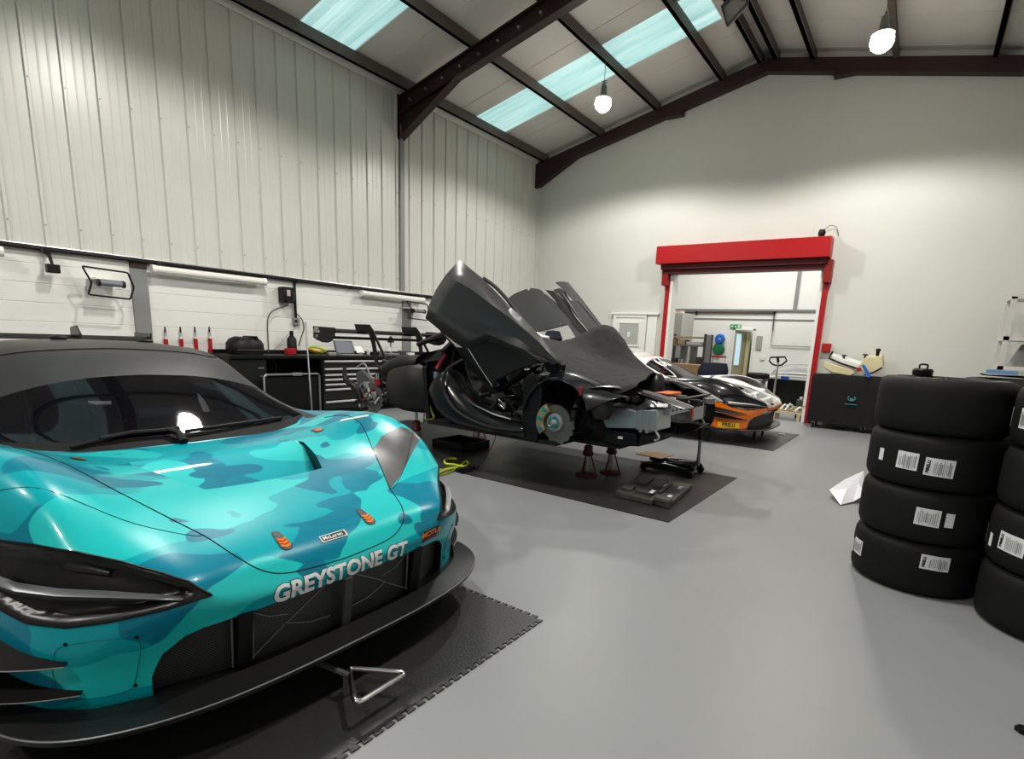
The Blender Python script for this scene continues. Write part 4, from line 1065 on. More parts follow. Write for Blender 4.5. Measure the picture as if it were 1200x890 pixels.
b = MB().slab([(-3.05, Y2 - .62, .42), (-3.10, Y2 - .68, 1.0), (-3.10, Y2 + .68, 1.0), (-3.05, Y2 + .62, .42)], (.06, 0, 0)); b.build('front_bulkhead', 'black', car2)
for s_ in (-1, 1):
    MB().slab([(-3.14, Y2 + s_ * .70, .44), (-2.96, Y2 + s_ * .70, .44), (-2.93, Y2 + s_ * .70, .95), (-3.00, Y2 + s_ * .70, 1.10), (-3.16, Y2 + s_ * .70, 1.05)], (0, s_ * .2, 0)).build('hinge_pillar', 'black', car2, bevel=.01)
# roof skeleton
for s_ in (-1, 1):
    MB().tube([(-3.12, Y2 + s_ * .70, 1.10), (-3.55, Y2 + s_ * .64, 1.33), (-4.0, Y2 + s_ * .56, 1.46), (-4.5, Y2 + s_ * .50, 1.47), (-5.1, Y2 + s_ * .48, 1.30)], [.035, .032, .035, .04, .03], 8, smooth=4).build('roof_rail', 'blacksatin', car2, smooth=True)
rows = []
for x, z in ((-4.0, 1.48), (-4.25, 1.50), (-4.6, 1.49), (-4.95, 1.42)):
    rows.append([(x, Y2 + w_, z - .06 * (w_ / .52) ** 2) for w_ in (-.52, -.3, 0, .3, .52)])
MB().grid(rows).build('roof_skin', 'doorgrey', car2, smooth=True, solid=.02)
# roll cage, seat, wiring in the cell
b = MB()
for s_ in (-1, 1):
    b.tube([(-3.25, Y2 + s_ * .60, .45), (-3.35, Y2 + s_ * .60, 1.1), (-3.95, Y2 + s_ * .5, 1.40), (-4.50, Y2 + s_ * .46, 1.40), (-4.52, Y2 + s_ * .55, .45)], .02, 8)
    b.tube([(-3.32, Y2 + s_ * .60, .62), (-4.50, Y2 + s_ * .58, .95)], .018, 8); b.tube([(-3.4, Y2 + s_ * .62, .95), (-4.50, Y2 + s_ * .58, .62)], .018, 8)
b.tube([(-4.5, Y2 - .46, 1.40), (-4.52, Y2 + .55, .5)], .018, 8); b.tube([(-3.95, Y2 - .5, 1.40), (-3.95, Y2 + .5, 1.40)], .018, 8)
b.build('roll_cage', 'blacksatin', car2, smooth=True)
for w_ in (-.33, .33):
    rows = []
    for x, z, hw in ((-3.55, .66, .22), (-3.75, .58, .24), (-4.05, .58, .24), (-4.22, .75, .24), (-4.32, 1.0, .26), (-4.38, 1.22, .20)):
        rows.append([(x + .10, Y2 + w_ - hw, z + .12), (x, Y2 + w_ - hw * .8, z), (x, Y2 + w_ + hw * .8, z), (x + .10, Y2 + w_ + hw, z + .12)])
    MB().grid(rows).build('seat_shell', 'black', car2, smooth=True, solid=.02, subsurf=1)
random.seed(3)
for k in range(9):
    x0 = -3.25 - .12 * k; pts = [(x0 + random.uniform(-.1, .1), Y2 - .62 + random.uniform(-.12, .1), .60 + random.uniform(-.05, .22) - .0 * k) for _ in range(5)]
    MB().tube(pts, random.uniform(.006, .014), 6, smooth=4).build('wiring_loom', ['black', 'darkgrey', 'blacksatin'][k % 3], car2, smooth=True)
MB().tube([(-3.52, Y2 - .70, .72), (-3.60, Y2 - .70, .78), (-3.66, Y2 - .66, .74), (-3.58, Y2 - .63, .68)], .02, 8, smooth=4).build('silver_bracket', 'chrome', car2, smooth=True)
# --- front fenders (thin black shells)
def fender(s_):
    yo = Y2 + s_ * .90
    arch = [(-3.12, .70), (-3.09, .86), (-3.0, .98), (-2.88, 1.055), (-2.74, 1.075), (-2.60, 1.045), (-2.48, .97), (-2.42, .88), (-2.40, .80)]
    crest = [(-3.20, .84), (-3.16, .98), (-3.06, 1.08), (-2.90, 1.13), (-2.72, 1.15), (-2.54, 1.11), (-2.36, 1.05), (-2.22, 1.01), (-2.12, .985)]
    inner = [(-3.22, .98), (-3.16, 1.06), (-3.05, 1.12), (-2.88, 1.14), (-2.70, 1.14), (-2.50, 1.09), (-2.30, 1.03), (-2.10, .985), (-1.98, .96)]
    rows = [[(x, yo + s_ * .03, z) for x, z in arch], [(x, yo + s_ * .02, z + .012) for x, z in arch], [(x, yo - s_ * .08, z) for x, z in crest], [(x, yo - s_ * .20, z + .0) for x, z in inner]]
    o = MB().grid(rows).build('front_fender', 'carpaint_black', car2, smooth=True, subsurf=2, solid=.006)
    # forward blade of the fender running to the nose
    r1 = [(-2.46, 1.0), (-2.30, 1.045), (-2.12, 1.03), (-1.92, .985), (-1.74, .925), (-1.60, .87)]
    r2 = [(-2.42, .93), (-2.30, .985), (-2.12, .965), (-1.92, .915), (-1.74, .865), (-1.64, .832)]
    MB().grid([[(x, yo - s_ * (.0 + .06 * i), z) for i, (x, z) in enumerate(r1)], [(x, yo - s_ * (.06 + .08 * i), z + .02) for i, (x, z) in enumerate(r1)], [(x, yo - s_ * (.14 + .10 * i), z + .01) for i, (x, z) in enumerate(r1)]]).build('fender_blade', 'carpaint_black', o, smooth=True, subsurf=1, solid=.008)
    MB().box((-2.475, yo - s_ * .0 + s_ * .035, .985), (.03, .012, .075)).build('red_tow_tag', 'fadedred', o, bevel=.004)
    # cloth bag stuffed in the arch front
    MB().lathe([(0, -.13), (.07, -.12), (.105, -.04), (.09, .06), (.06, .12), (0, .13)], (-2.33, yo - s_ * .12, .86), 14).build('arch_bag', 'cloth', o, smooth=True)
fender(-1); fender(1)
# inner wheel tub
for s_ in (-1, 1):
    rows = []
    for w_ in (.86, .50):
        rows.append([(-2.76 + .35 * math.cos(t), Y2 + s_ * w_, .68 + .38 * math.sin(t)) for t in [PI * k / 14 for k in range(15)]])
    MB().grid(rows).build('wheel_tub', 'liner', car2, smooth=True)
    MB().bb((-3.10, Y2 + s_ * .50, .42), (-2.38, Y2 + s_ * .46, 1.05)).build('tub_wall', 'liner', car2)
# --- front corner: disc, caliper, hub, duct plate
def corner(x, s_, z, y, name, gold=True):
    root_ = MB().lathe([(.06, 0), (.17, 0), (.17, -s_ * .012), (.17, -s_ * .030), (.06, -s_ * .030)], (x, y, z), 40, axis='Y', closed=True).build(name, 'discmetal', car2, smooth=True)
    MB().cyl((x, y + s_ * .03, z), (x, y - s_ * .12, z), .062, 20).build('hub', 'chrome', root_, smooth=True)
    b = MB().lathe([(0, s_ * .055), (.018, s_ * .055), (.035, s_ * .03), (.085, s_ * .02), (.09, -s_ * .0)], (x, y, z), 24, axis='Y'); b.build('hub_flange', 'greysteel', root_, smooth=True)
    b = MB()
    for k in range(5):
        t = 2 * PI * k / 5; b.cyl((x + .062 * math.cos(t), y, z + .062 * math.sin(t)), (x + .062 * math.cos(t), y + s_ * .05, z + .062 * math.sin(t)), .008, 8)
    b.build("drive_pegs", "chrome", root_)
    # caliper arc
    rows = []
    n = 9
    pts = [[], [], [], []]
    for k in range(n):
        t = R(115) + R(105) * k / (n - 1)
        for q, (rr, yy) in enumerate(((.11, y + s_ * .045), (.195, y + s_ * .045), (.20, y - s_ * .075), (.11, y - s_ * .075))):
            pts[q].append((x + rr * math.cos(t), yy, z + rr * math.sin(t)))
    b = MB().grid(pts + [pts[0]]); b.add([p[0] for p in pts], [(0, 1, 2, 3)]); b.add([p[-1] for p in pts], [(0, 1, 2, 3)])
    cal = b.build('brake_caliper', 'gold' if gold else 'greysteel', root_, smooth=True, angle=40)
    for k in range(3):
        t = R(130) + R(38) * k; MB().cyl((x + .152 * math.cos(t), y + s_ * .03, z + .152 * math.sin(t)), (x + .152 * math.cos(t), y + s_ * .065, z + .152 * math.sin(t)), .026, 14).build('piston_cap', 'chrome', cal, smooth=True)
    # crinkled foil shield / duct
    b = MB(); vs = []
    for k in range(15):
        t = R(-110) + R(120) * k / 14; rr = .215 + .016 * math.sin(k * 2.7)
        vs.append((x + rr * math.cos(t), y + s_ * .005, z + rr * math.sin(t)))
    for k in range(14, -1, -1):
        t = R(-110) + R(120) * k / 14; vs.append((x + .13 * math.cos(t), y + s_ * .012, z + .13 * math.sin(t)))
    b.slab(vs, (0, -s_ * .01, 0)); b.build('brake_duct_plate', 'discmetal', root_)
    # wishbones
    for dz, xx in ((.12, -.22), (.12, .22), (-.13, -.25), (-.13, .25)):
        MB().tube([(x, y - s_ * .10, z + dz), (x + xx, Y2 + s_ * .42, z + dz * .9 + .02)], .014, 8).build('wishbone', 'black', root_, smooth=True)
    MB().tube([(x + .05, y - s_ * .16, z - .1), (x + .03, Y2 + s_ * .45, z + .32)], .032, 12).build('damper', 'darkgrey', root_, smooth=True)
    return root_
corner(-2.78, -1, .655, 4.27, 'brake_disc'); corner(-2.78, 1, .655, 5.99, 'brake_disc')
# --- front crash structure
for s_ in (-1, 1):
    y0 = Y2 + s_ * .40
    ya, yb = (Y2 + s_ * .62, Y2 + s_ * .30)
    o = MB().slab([(-2.40, ya, .85), (-2.06, ya, .83), (-2.05, ya, .665), (-2.36, ya, .63), (-2.40, ya, .70)], (0, yb - ya, 0)).build('chassis_box', 'alu', car2, bevel=.008)
    MB().slab([(-2.06, ya - s_ * -.01, .84), (-1.85, ya + s_ * .01, .86), (-1.84, ya + s_ * .01, .67), (-2.05, ya + s_ * .01, .655)], (0, (yb - ya), 0)).build('crash_box', 'alu', car2, bevel=.008)
    for dx in (-2.01, -1.95):
        MB().slab([(dx, ya + s_ * .02, .845), (dx + .025, ya + s_ * .02, .845), (dx + .025, ya + s_ * .02, .64), (dx, ya + s_ * .02, .64)], (0, (yb - ya), 0)).build('crash_rib', 'alu', car2)
    MB().slab([(-2.35, ya, .625), (-2.05, ya, .615), (-2.02, ya, .50), (-2.25, ya, .48), (-2.38, ya, .50)], (0, (yb - ya) * .8, 0)).build('black_box', 'black', car2, bevel=.01)
    MB().box((-2.2, ya + s_ * .004, .56), (.05, .006, .025)).build('box_label', 'paper', car2)
    MB().slab([(-2.0, ya, .62), (-1.76, ya, .63), (-1.84, ya, .57), (-2.02, ya, .50)], (0, (yb - ya) * .8, 0)).build('undertray_nose', 'black', car2)
    # tow loop
    MB().tube([(-1.86, ya, .67), (-1.82, ya, .61), (-1.86, ya, .58)], .012, 8, smooth=4).build('tow_loop', 'alu', car2, smooth=True)
MB().bb((-1.90, Y2 - .46, .80), (-1.80, Y2 + .42, .885)).build('bumper_beam', 'alu', car2, bevel=.008)
b = MB()
for k in range(9):
    MB().cyl((-1.805, Y2 - .40 + .095 * k, .842), (-1.796, Y2 - .40 + .1 * k, .842), .014, 10).build('beam_hole', 'darkcavity', car2)
MB().slab([(-2.08, Y2 - .60, .86), (-1.80, Y2 - .52, .88), (-1.84, Y2 - .35, .94), (-2.03, Y2 - .35, .94)], (0, .12, .01)).build('silver_bracket', 'alu', car2, bevel=.006)
MB().box((-1.79, Y2 + .10, .80), (.012, .035, .14)).build('tow_strap', mat('red_strap', (.8, .09, .03), .6), car2)
MB().box((-2.10, Y2 + .22, .935), (.16, .35, .04)).build('orange_cover', mat('orange_cover', (.75, .17, .04), .5), car2, bevel=.01)
random.seed(11)
for k in range(10):
    x = -2.35 + .075 * k; y = Y2 - .5 + .07 * k
    MB().box((x, y + random.uniform(-.1, .3), .90 + random.uniform(-.02, .04)), (.08, .10, .06), rz=random.uniform(0, 1)).build('front_component', ['black', 'alugrey', 'darkgrey', 'black'][k % 4], car2, bevel=.008)
for k in range(6):
    pts = [(-2.4 + random.uniform(0, .7), Y2 - .55 + random.uniform(0, .9), .88 + random.uniform(0, .1)) for _ in range(4)]
    MB().tube(pts, .010, 6, smooth=4).build('front_hose', 'black', car2, smooth=True)
# --- rear: engine cradle, pods, hubs
for s_ in (-1, 1):
    rows = []
    for x, zt, zb, wo in ((-4.62, 1.10, .50, .78), (-4.75, 1.14, .48, .90), (-4.95, 1.15, .47, .93), (-5.10, 1.12, .48, .91), (-5.28, 1.07, .50, .86), (-5.38, 1.0, .56, .72)):
        c_ = (zt + zb) / 2; row = []
        for k in range(9):
            t = PI * (k / 8 - .5)
            row.append((x, Y2 + s_ * (.45 + (wo - .45) * max(0, math.cos(t)) ** .35), c_ + (zt - c_) * math.sin(t)))
        rows.append(row)
    o = MB().grid(rows).build('side_pod', 'podgrey', car2, smooth=True, subsurf=1, solid=.01)
    MB().tube([(-5.55, Y2 + s_ * .62, .98), (-5.35, Y2 + s_ * .74, 1.00), (-5.05, Y2 + s_ * .78, 1.08), (-4.80, Y2 + s_ * .74, 1.10)], [.05, .07, .09, .07], 12, smooth=4).build('intake_duct', 'podgrey', o, smooth=True)
MB().bb((-6.0, Y2 - .40, .50), (-4.62, Y2 + .40, .95)).build('engine_block', 'darkcavity', car2, bevel=.03)
MB().bb((-6.3, Y2 - .22, .52), (-6.0, Y2 + .22, .86)).build('gearbox', 'darkgrey', car2, bevel=.03)
corner(-5.55, -1, .635, 4.30, 'rear_brake_disc', False); corner(-5.55, 1, .635, 5.96, 'rear_brake_disc', False)
random.seed(5)
for s_ in (-1, 1):
    y = Y2 + s_ * .74
    MB().slab([(-5.62, y, .62), (-5.50, y, .62), (-5.56, y, .80), (-5.80, y, .95), (-5.92, y, .90), (-5.90, y, .72)], (0, s_ * .05, 0)).build('rear_upright', 'darkgrey', car2, bevel=.01)
    MB().tube([(-5.95, y, .97), (-5.80, y, 1.02), (-5.66, y, .86), (-5.45, y, .82), (-5.35, y, .80)], .012, 8, smooth=5).build('brake_hose', 'greysteel', car2, smooth=True)
    MB().tube([(-5.9, y, .46), (-5.55, y, .60)], [.026, .03], 10).build('toe_link', 'alugrey', car2, smooth=True)
    MB().tube([(-5.5, Y2 + s_ * .55, .70), (-5.5, Y2 + s_ * .55, 1.0)], .04, 12).build('rear_damper', 'blacksatin', car2, smooth=True)
    MB().cyl((-5.46, Y2 + s_ * .80, .78), (-5.46, Y2 + s_ * .80, .86), .045, 14).build('red_reservoir', 'fadedred', car2, smooth=True)
    MB().cyl((-5.46, Y2 + s_ * .80, .86), (-5.46, Y2 + s_ * .80, .93), .028, 12).build('reservoir_cap', 'chrome', car2, smooth=True)
for k in range(12):
    pts = [(-5.75 + random.uniform(0, .9), Y2 - .75 + random.uniform(0, .5), .85 + random.uniform(0, .25)) for _ in range(4)]
    MB().tube(pts, random.uniform(.008, .02), 6, smooth=4).build('engine_hose', ['black', 'blacksatin', 'darkgrey'][k % 3], car2, smooth=True)
# near rear corner dressing: links, unions and gold fittings around the hub
random.seed(31)
for k in range(7):
    a0 = Vector((-5.78 + .07 * k, 4.22 + random.uniform(-.02, .12), .50 + random.uniform(0, .30)))
    MB().tube([a0, a0 + Vector((random.uniform(-.04, .10), .12, random.uniform(-.08, .14))), a0 + Vector((.18, .30, random.uniform(.0, .2)))], random.uniform(.009, .018), 8, smooth=3).build('suspension_link', ['black', 'darkgrey', 'alugrey'][k % 3], car2, smooth=True)
for k in range(6):
    c_ = Vector((-5.68 + .06 * k, 4.20, .52 + random.uniform(0, .22)))
    MB().cyl(c_, c_ + Vector((0, -.03, 0)), random.uniform(.014, .028), 8).build('union_nut', ['gold', 'chrome', 'darkred'][k % 3], car2, smooth=True)
MB().tube([(-5.95, 4.20, .98), (-5.90, 4.18, .82), (-5.72, 4.18, .74), (-5.62, 4.2, .56)], [.02, .035, .05, .04], 10, smooth=3).build('rear_knuckle', 'black', car2, smooth=True)
# quarter frame behind door with loose red, blue connectors
for s_ in (-1, 1):
    MB().slab([(-4.35, Y2 + s_ * .80, 1.16), (-4.60, Y2 + s_ * .80, 1.12), (-4.95, Y2 + s_ * .72, 1.08), (-4.70, Y2 + s_ * .80, 1.20), (-4.45, Y2 + s_ * .74, 1.27)], (0, -s_ * .05, 0)).build('quarter_frame', 'black', car2)
MB().tube([(-4.28, 4.30, 1.22), (-4.38, 4.32, 1.12), (-4.40, 4.28, 1.05)], [.012, .022, .02], 8, smooth=4).build('red_connector', 'fadedred', car2, smooth=True)
MB().box((-4.42, 4.3, .98), (.05, .04, .08)).build('blue_connector', mat('faded_connector', (.16, .22, .30), .5), car2, bevel=.005)
MB().tube([(-4.62, 4.35, .70), (-4.55, 4.36, .55), (-4.5, 4.34, .48), (-4.62, 4.3, .44)], .014, 6, smooth=5).build('olive_hose', mat('olive_hose', (.16, .15, .02), .6), car2, smooth=True)
MB().tube([(-4.55, 4.26, .80), (-4.56, 4.25, .50), (-4.56, 4.25, .42)], .006, 6).build('hanging_cable', 'black', car2)
# swan necks and wing
for w_ in (4.70, 5.52):
    MB().slab([(-6.36, w_, 1.39), (-6.42, w_, 1.52), (-6.10, w_, 1.52), (-6.03, w_, 1.45), (-5.98, w_, 1.25), (-5.93, w_, 1.00), (-5.99, w_, 1.0), (-6.05, w_, 1.25), (-6.12, w_, 1.42), (-6.2, w_, 1.39)], (0, .015, 0)).build('swan_neck', 'black', car2)
    MB().bar((-6.06, w_ + .01, 1.46), (-5.72, w_ + .02, .98), .015, .035).build('neck_brace', 'black', car2)
wg = MB().slab([(-6.20, 4.16, 1.42), (-6.28, 4.16, 1.445), (-6.40, 4.16, 1.435), (-6.54, 4.16, 1.39), (-6.40, 4.16, 1.415), (-6.28, 4.16, 1.42)], (0, 1.94, 0)).build('rear_wing', 'black', car2)
MB().slab([(-6.18, 4.16, 1.315), (-6.26, 4.16, 1.35), (-6.36, 4.16, 1.325), (-6.26, 4.16, 1.315)], (0, 1.94, 0)).build('lower_wing_element', 'black', wg)
for y in (4.145, 6.10):
    o = MB().slab([(-6.06, y, 1.455), (-6.52, y, 1.465), (-6.52, y, 1.32), (-6.44, y, 1.29), (-6.32, y, 1.265), (-6.22, y, 1.265), (-6.13, y, 1.29), (-6.07, y, 1.35)], (0, .014, 0)).build('endplate', 'black', wg)
    if y < 5:
        for i, (t_, z_) in enumerate((('GREY', 1.44), ('STONE', 1.405), ('GT', 1.345))):
            vs, fs = text_mesh(t_, .042, bold=.001)
            b = MB().add([(-6.44 + v.x, y - .002, z_ - .005 + v.y) for v in vs], fs); b.build('endplate_lettering', 'paper', o)
# --- doors
def door(name, pans, hinge):
    o = None
    for nm, pts, th, m_, sm in pans:
        b = MB().slab(pts, th); q = b.build(nm, m_, car2 if o is None else o, bevel=.006)
        if o is None: o = q
    return o
yn = lambda v: 4.28 - (440 - v) / 134 * .30      # the near door leans outwards as it rises
def D(u, v, dy=0): return A(u, v, yn(v) + dy)
# outer skin: lofted rows from the swage edge to the roof edge
r0 = [D(501, 372), D(511, 384), D(524, 398), D(533, 408), D(547, 408)]
lo = [(501, 372), (513, 382), (526, 393), (538, 402), (548, 408), (560, 402), (572, 396), (590, 402), (607, 408), (620, 418), (634, 424)]
mi1 = [(505, 357), (518, 364), (531, 372), (546, 383), (558, 390), (572, 390), (585, 395), (600, 402), (614, 408), (627, 417), (642, 425)]
mi2 = [(513, 340), (527, 346), (542, 355), (556, 366), (570, 374), (584, 382), (597, 390), (610, 398), (622, 407), (634, 416), (648, 427)]
mi3 = [(524, 323), (540, 331), (556, 341), (570, 352), (583, 362), (596, 372), (608, 382), (620, 392), (631, 402), (641, 413), (652, 427)]
hi = [(540, 306), (553, 317), (566, 328), (577, 340), (588, 352), (599, 364), (610, 375), (621, 386), (632, 398), (642, 412), (656, 428)]
ydel = (.0, -.05, -.015, -.04, .06)
rows = []
for row, dy in zip((lo, mi1, mi2, mi3, hi), ydel): rows.append([D(u, v, dy) for u, v in row])
dn_ = MB().grid(rows).build('near_door', 'doorgrey', car2, smooth=True, solid=-.03)
pts = [D(547, 408, .0), D(570, 396.5, .0), D(607, 408), D(632, 424), D(600, 436), D(581, 446, .02), D(578, 456, .02)]
MB().slab([p + Vector((0, -.015, 0)) for p in pts], (0, .06, 0)).build('lower_door_panel', 'blackgloss', dn_, bevel=.004)
pts = [D(501, 372, .02), D(533, 407, .02), D(547, 408, .02), D(578, 456, .02), D(628, 428, .02), D(603, 446, .06), D(581, 460, .06), D(573, 461, .06), D(534, 412, .06)]
MB().slab([p + Vector((0, .02, 0)) for p in pts], (0, .09, 0)).build('door_inner', 'black', dn_)
MB().tube([D(548, 408, -.03), D(563, 432, -.03), D(577, 453, -.03)], .004, 6).build('panel_edge', 'alu', dn_)
for (u, v) in ((575, 399), (629, 421)): MB().cyl(D(u, v, -.03), D(u, v, .0), .01, 10).build('door_screw', 'chrome', dn_)
# window frame rail along the top edge of the door
MB().tube([D(566, 326, .10), D(580, 336, .14), D(595, 352, .16), (D(610, 372, .16)), D(617, 382, .12)], .018, 8, smooth=3).build('window_rail', 'doorgrey', dn_, smooth=True)
MB().slab([D(637, 425, .02), D(648, 421, .05), D(657, 428, .05), D(655, 437, .05), D(640, 436, .02)], (0, .10, 0)).build('hinge_arm', 'black', dn_, bevel=.006)
# far door
yf = lambda v: 5.98 + (400 - v) / 70 * .30
def E(u, v, dy=0): return A(u, v, yf(v) + dy)
fd = MB().slab([E(595, 350), E(603, 344), E(617, 338.5), E(619, 341), E(622, 337.5), E(629, 338.5), E(642, 352), E(656, 367), E(668, 380), E(636, 388), E(620, 391), E(612, 392)], (0, .04, 0)).build('far_door', 'doorgrey', car2, bevel=.006)
MB().slab([E(628, 338), E(634, 340), E(660, 366), E(672, 380), E(684, 395), E(676, 398), E(664, 379), E(652, 363), E(640, 350)], (0, .08, 0)).build('door_window_frame', 'doorgrey', fd, bevel=.004)
MB().slab([E(639, 340), E(648, 341), E(662, 356), E(672, 372), E(688, 391), E(682, 394), E(667, 378), E(660, 368), E(650, 352)], (0, .06, 0)).build('door_seal_band', 'black', fd)
MB().slab([E(648, 340, .08), E(655, 345, .08), E(664, 356, .08), E(676, 372, .08), E(690, 389, .08), E(701, 383, .08), E(692, 372, .08), E(676, 353, .08), E(666, 352, .08), E(660, 342, .08), E(655, 338, .08)], (0, .05, 0)).build('door_inner_panel', 'blacksatin', fd)
MB().slab([E(650, 331, .14), E(657, 330, .14), E(664, 330.5, .14), E(680, 350, .14), E(706, 384, .14), E(701, 387, .14), E(688, 370, .14), E(672, 353, .14), E(664, 345, .14), E(658, 338, .14)], (0, .04, 0)).build('lower_far_panel', 'doorgrey', fd, bevel=.004)
for (u, v) in ((657, 380), (638, 388)): MB().cyl(E(u, v, -.02), E(u, v), .012, 10).build('door_screw', 'chrome', fd)
# head restraint net / black dome between
MB().lathe([(0, -.09), (.08, -.08), (.12, 0), (.08, .09), (0, .1)], A(648, 397, 5.6), 16).build('head_restraint', 'bag', car2, smooth=True)
MB().tube([A(629, 391, 5.3), A(636, 395, 5.3), A(643, 396, 5.3)], .02, 8).build('white_pad', 'white', car2)
# cloth dust cover draped over scuttle and screen
cv = thing('dust_cover', 'charcoal cloth dust sheet draped over the windscreen of the stripped car', 'dust sheet', (-2.9, Y2, 1.1))
grid_px = [
 (4.36, [(657, 437), (668, 443), (682, 446), (697, 450), (712, 455), (726, 457), (738, 452), (748, 449)]),
 (4.45, [(651, 424), (664, 432), (680, 437), (697, 442), (713, 447), (728, 450), (741, 447), (752, 446)]),
 (4.75, [(640, 408), (658, 417), (675, 424), (694, 431), (712, 438), (728, 443), (744, 443), (758, 444)]),
 (5.05, [(634, 397), (654, 406), (672, 413), (692, 421), (711, 428), (727, 435), (744, 438), (760, 441)]),
 (5.40, [(632, 394), (650, 399), (664, 403), (684, 411), (704, 421), (723, 428), (742, 434), (762, 438)]),
 (5.62, [(640, 396), (652, 400), (668, 401), (692, 386), (711, 382), (726, 396), (741, 420), (768, 438)]),
 (5.85, [(650, 400), (658, 400), (670, 399), (697, 381), (714, 377), (728, 390), (743, 418), (774, 440)]),
 (6.05, [(655, 404), (662, 404), (672, 402), (698, 388), (714, 383), (727, 396), (742, 423), (770, 445)])]
rows = []
random.seed(21)
for y, r_ in grid_px:
    rows.append([A(u, v + .0, y) + Vector((0, 0, random.uniform(-.008, .008))) for u, v in r_])
last = rows[-1]; rows.append([p + Vector((0, .05, -.12 + random.uniform(-.03, .03))) for p in last]); first = rows[0]
rows.insert(0, [p + Vector((0.01, -.02, -.03 - random.uniform(0, .03))) for p in first])
cvm = MB().grid(rows).build('sheet', 'cloth', cv, smooth=True, angle=180, subsurf=3, solid=.004)
tx = bpy.data.textures.new('folds', 'CLOUDS'); tx.noise_scale = .12; md = cvm.modifiers.new('folds', 'DISPLACE'); md.texture = tx; md.strength = .035; md.texture_coords = 'GLOBAL'
# rounded black fairing showing under the cover
MB().lathe([(0, .14), (.06, .13), (.11, .07), (.125, -.02), (.10, -.12), (0, -.15)], (-2.42, 5.75, .98), 18).build('arch_fairing', 'blacksatin', car2, smooth=True)
# stands
def stand(x, y, ztop, label, grp):
    t = thing('support_stand', label, 'stand', (x, y, 0), grp)
    z0 = .008
    MB().lathe([(0, z0), (.12, z0), (.12, z0 + .015), (.05, z0 + .035), (0, z0 + .035)], (x, y, 0), 20).build('base', 'darkred', t, smooth=True)
    MB().cyl((x, y, z0 + .03), (x, y, ztop), .020, 12).build('rod', 'alu', t, smooth=True)
    MB().lathe([(.02, ztop * .5), (.045, ztop * .5), (.065, ztop * .55), (.05, ztop * .62), (.045, ztop * .75), (.02, ztop * .78)], (x, y, 0), 18).build('locking_collar', 'darkred', t, smooth=True)
    for k in range(3):
        a_ = 2 * PI * k / 3 + .4; MB().tube([(x + .035 * math.cos(a_), y + .035 * math.sin(a_), ztop * .52), (x + .10 * math.cos(a_), y + .10 * math.sin(a_), z0 + .015)], .008, 6).build('leg', 'darkred', t)
    return t
stand(-2.80, 4.98, .438, 'rust red support stand under the stripped car, nearer of the front pair', 'stands under the stripped car')
stand(-2.66, 5.26, .438, 'rust red support stand under the stripped car, further of the front pair', 'stands under the stripped car')
stand(-5.02, 4.55, .485, 'rust red support stand under the near rear pod of the stripped car', 'stands under the stripped car')
stand(-5.02, 5.72, .485, 'rust red support stand under the far rear pod of the stripped car', 'stands under the stripped car')
# ------------------------------------------------------------------ CAR 3
CY3 = 9.26; DX3 = -.02
def zn(poly, d, flt, m_): return (poly, d, flt, m_)
Z3 = {}
Z3['orange_bumper_corner'] = zn([(0,-1.2,.20),(0,-.60,.20),(0,-.62,.43),(0,-.50,.47),(0,0,.47),(0,.50,.47),(0,.62,.43),(0,.60,.20),(0,1.2,.20),(0,1.2,.60),(0,.95,.59),(0,.80,.50),(0,.60,.535),(0,0,.50),(0,-.60,.535),(0,-.80,.50),(0,-.95,.59),(0,-1.2,.60)], (1, 0, 0), lambda c_: c_.x > -2.62, 'orange')
for s_, nm in ((-1, 'orange_side_right'), (1, 'orange_side_left')):
    Z3[nm] = zn([(-2.05, s_, .20), (-2.05, s_, .49), (-2.3, s_, .565), (-2.55, s_, .60), (-2.62, s_, .20)], (0, s_, 0), lambda c_, s_=s_: c_.y * s_ > .7 and c_.x > -2.65 and c_.z < .62, 'orange')
for s_ in (-1, 1):
    Z3['white_line_%s' % ('right' if s_ < 0 else 'left')] = zn([(-2.22, s_, .545), (-2.22, s_, .585), (-2.66, s_, .66), (-2.66, s_, .60)], (0, s_, 0), lambda c_, s_=s_: c_.y * s_ > .7 and c_.z < .70, 'whitegloss')
    Z3['bonnet_white_stripe_%s' % ('right' if s_ < 0 else 'left')] = zn([(-1.7, .13 * s_, 0), (-1.7, .42 * s_, 0), (-1.86, .52 * s_, 0), (-2.1, .50 * s_, 0), (-2.5, .60 * s_, 0), (-3.06, .70 * s_, 0), (-3.06, .60 * s_, 0), (-2.5, .50 * s_, 0), (-2.15, .42 * s_, 0), (-1.92, .36 * s_, 0), (-1.88, .20 * s_, 0), (-1.87, .10 * s_, 0)], (0, 0, 1), lambda c_, s_=s_: c_.z > .48 and c_.y * s_ > 0, 'whitegloss')
Z3['nose_white_tip'] = zn([(0, -.56, .492), (0, .56, .492), (0, .50, .56), (0, .2, .535), (0, -.2, .535), (0, -.50, .56)], (1, 0, 0), lambda c_: c_.x > -1.95, 'whitegloss')
for k, (xa, xb) in enumerate(((-2.00, -1.95), (-2.20, -2.15))):
    Z3['bonnet_cross_stripe_%s' % 'ab'[k]] = zn([(xa, -.36, 0), (xb, -.36, 0), (xb, .36, 0), (xa, .36, 0)], (0, 0, 1), lambda c_: c_.z > .5, 'whitegloss')
Z3['nose_grey_panel'] = zn([(-1.86, -.34, 0), (-1.95, -.34, 0), (-1.95, .34, 0), (-1.86, .34, 0)], (0, 0, 1), lambda c_: c_.z > .5, mat('nose_grey_brown', (.20, .17, .15), .35, coat=.5))
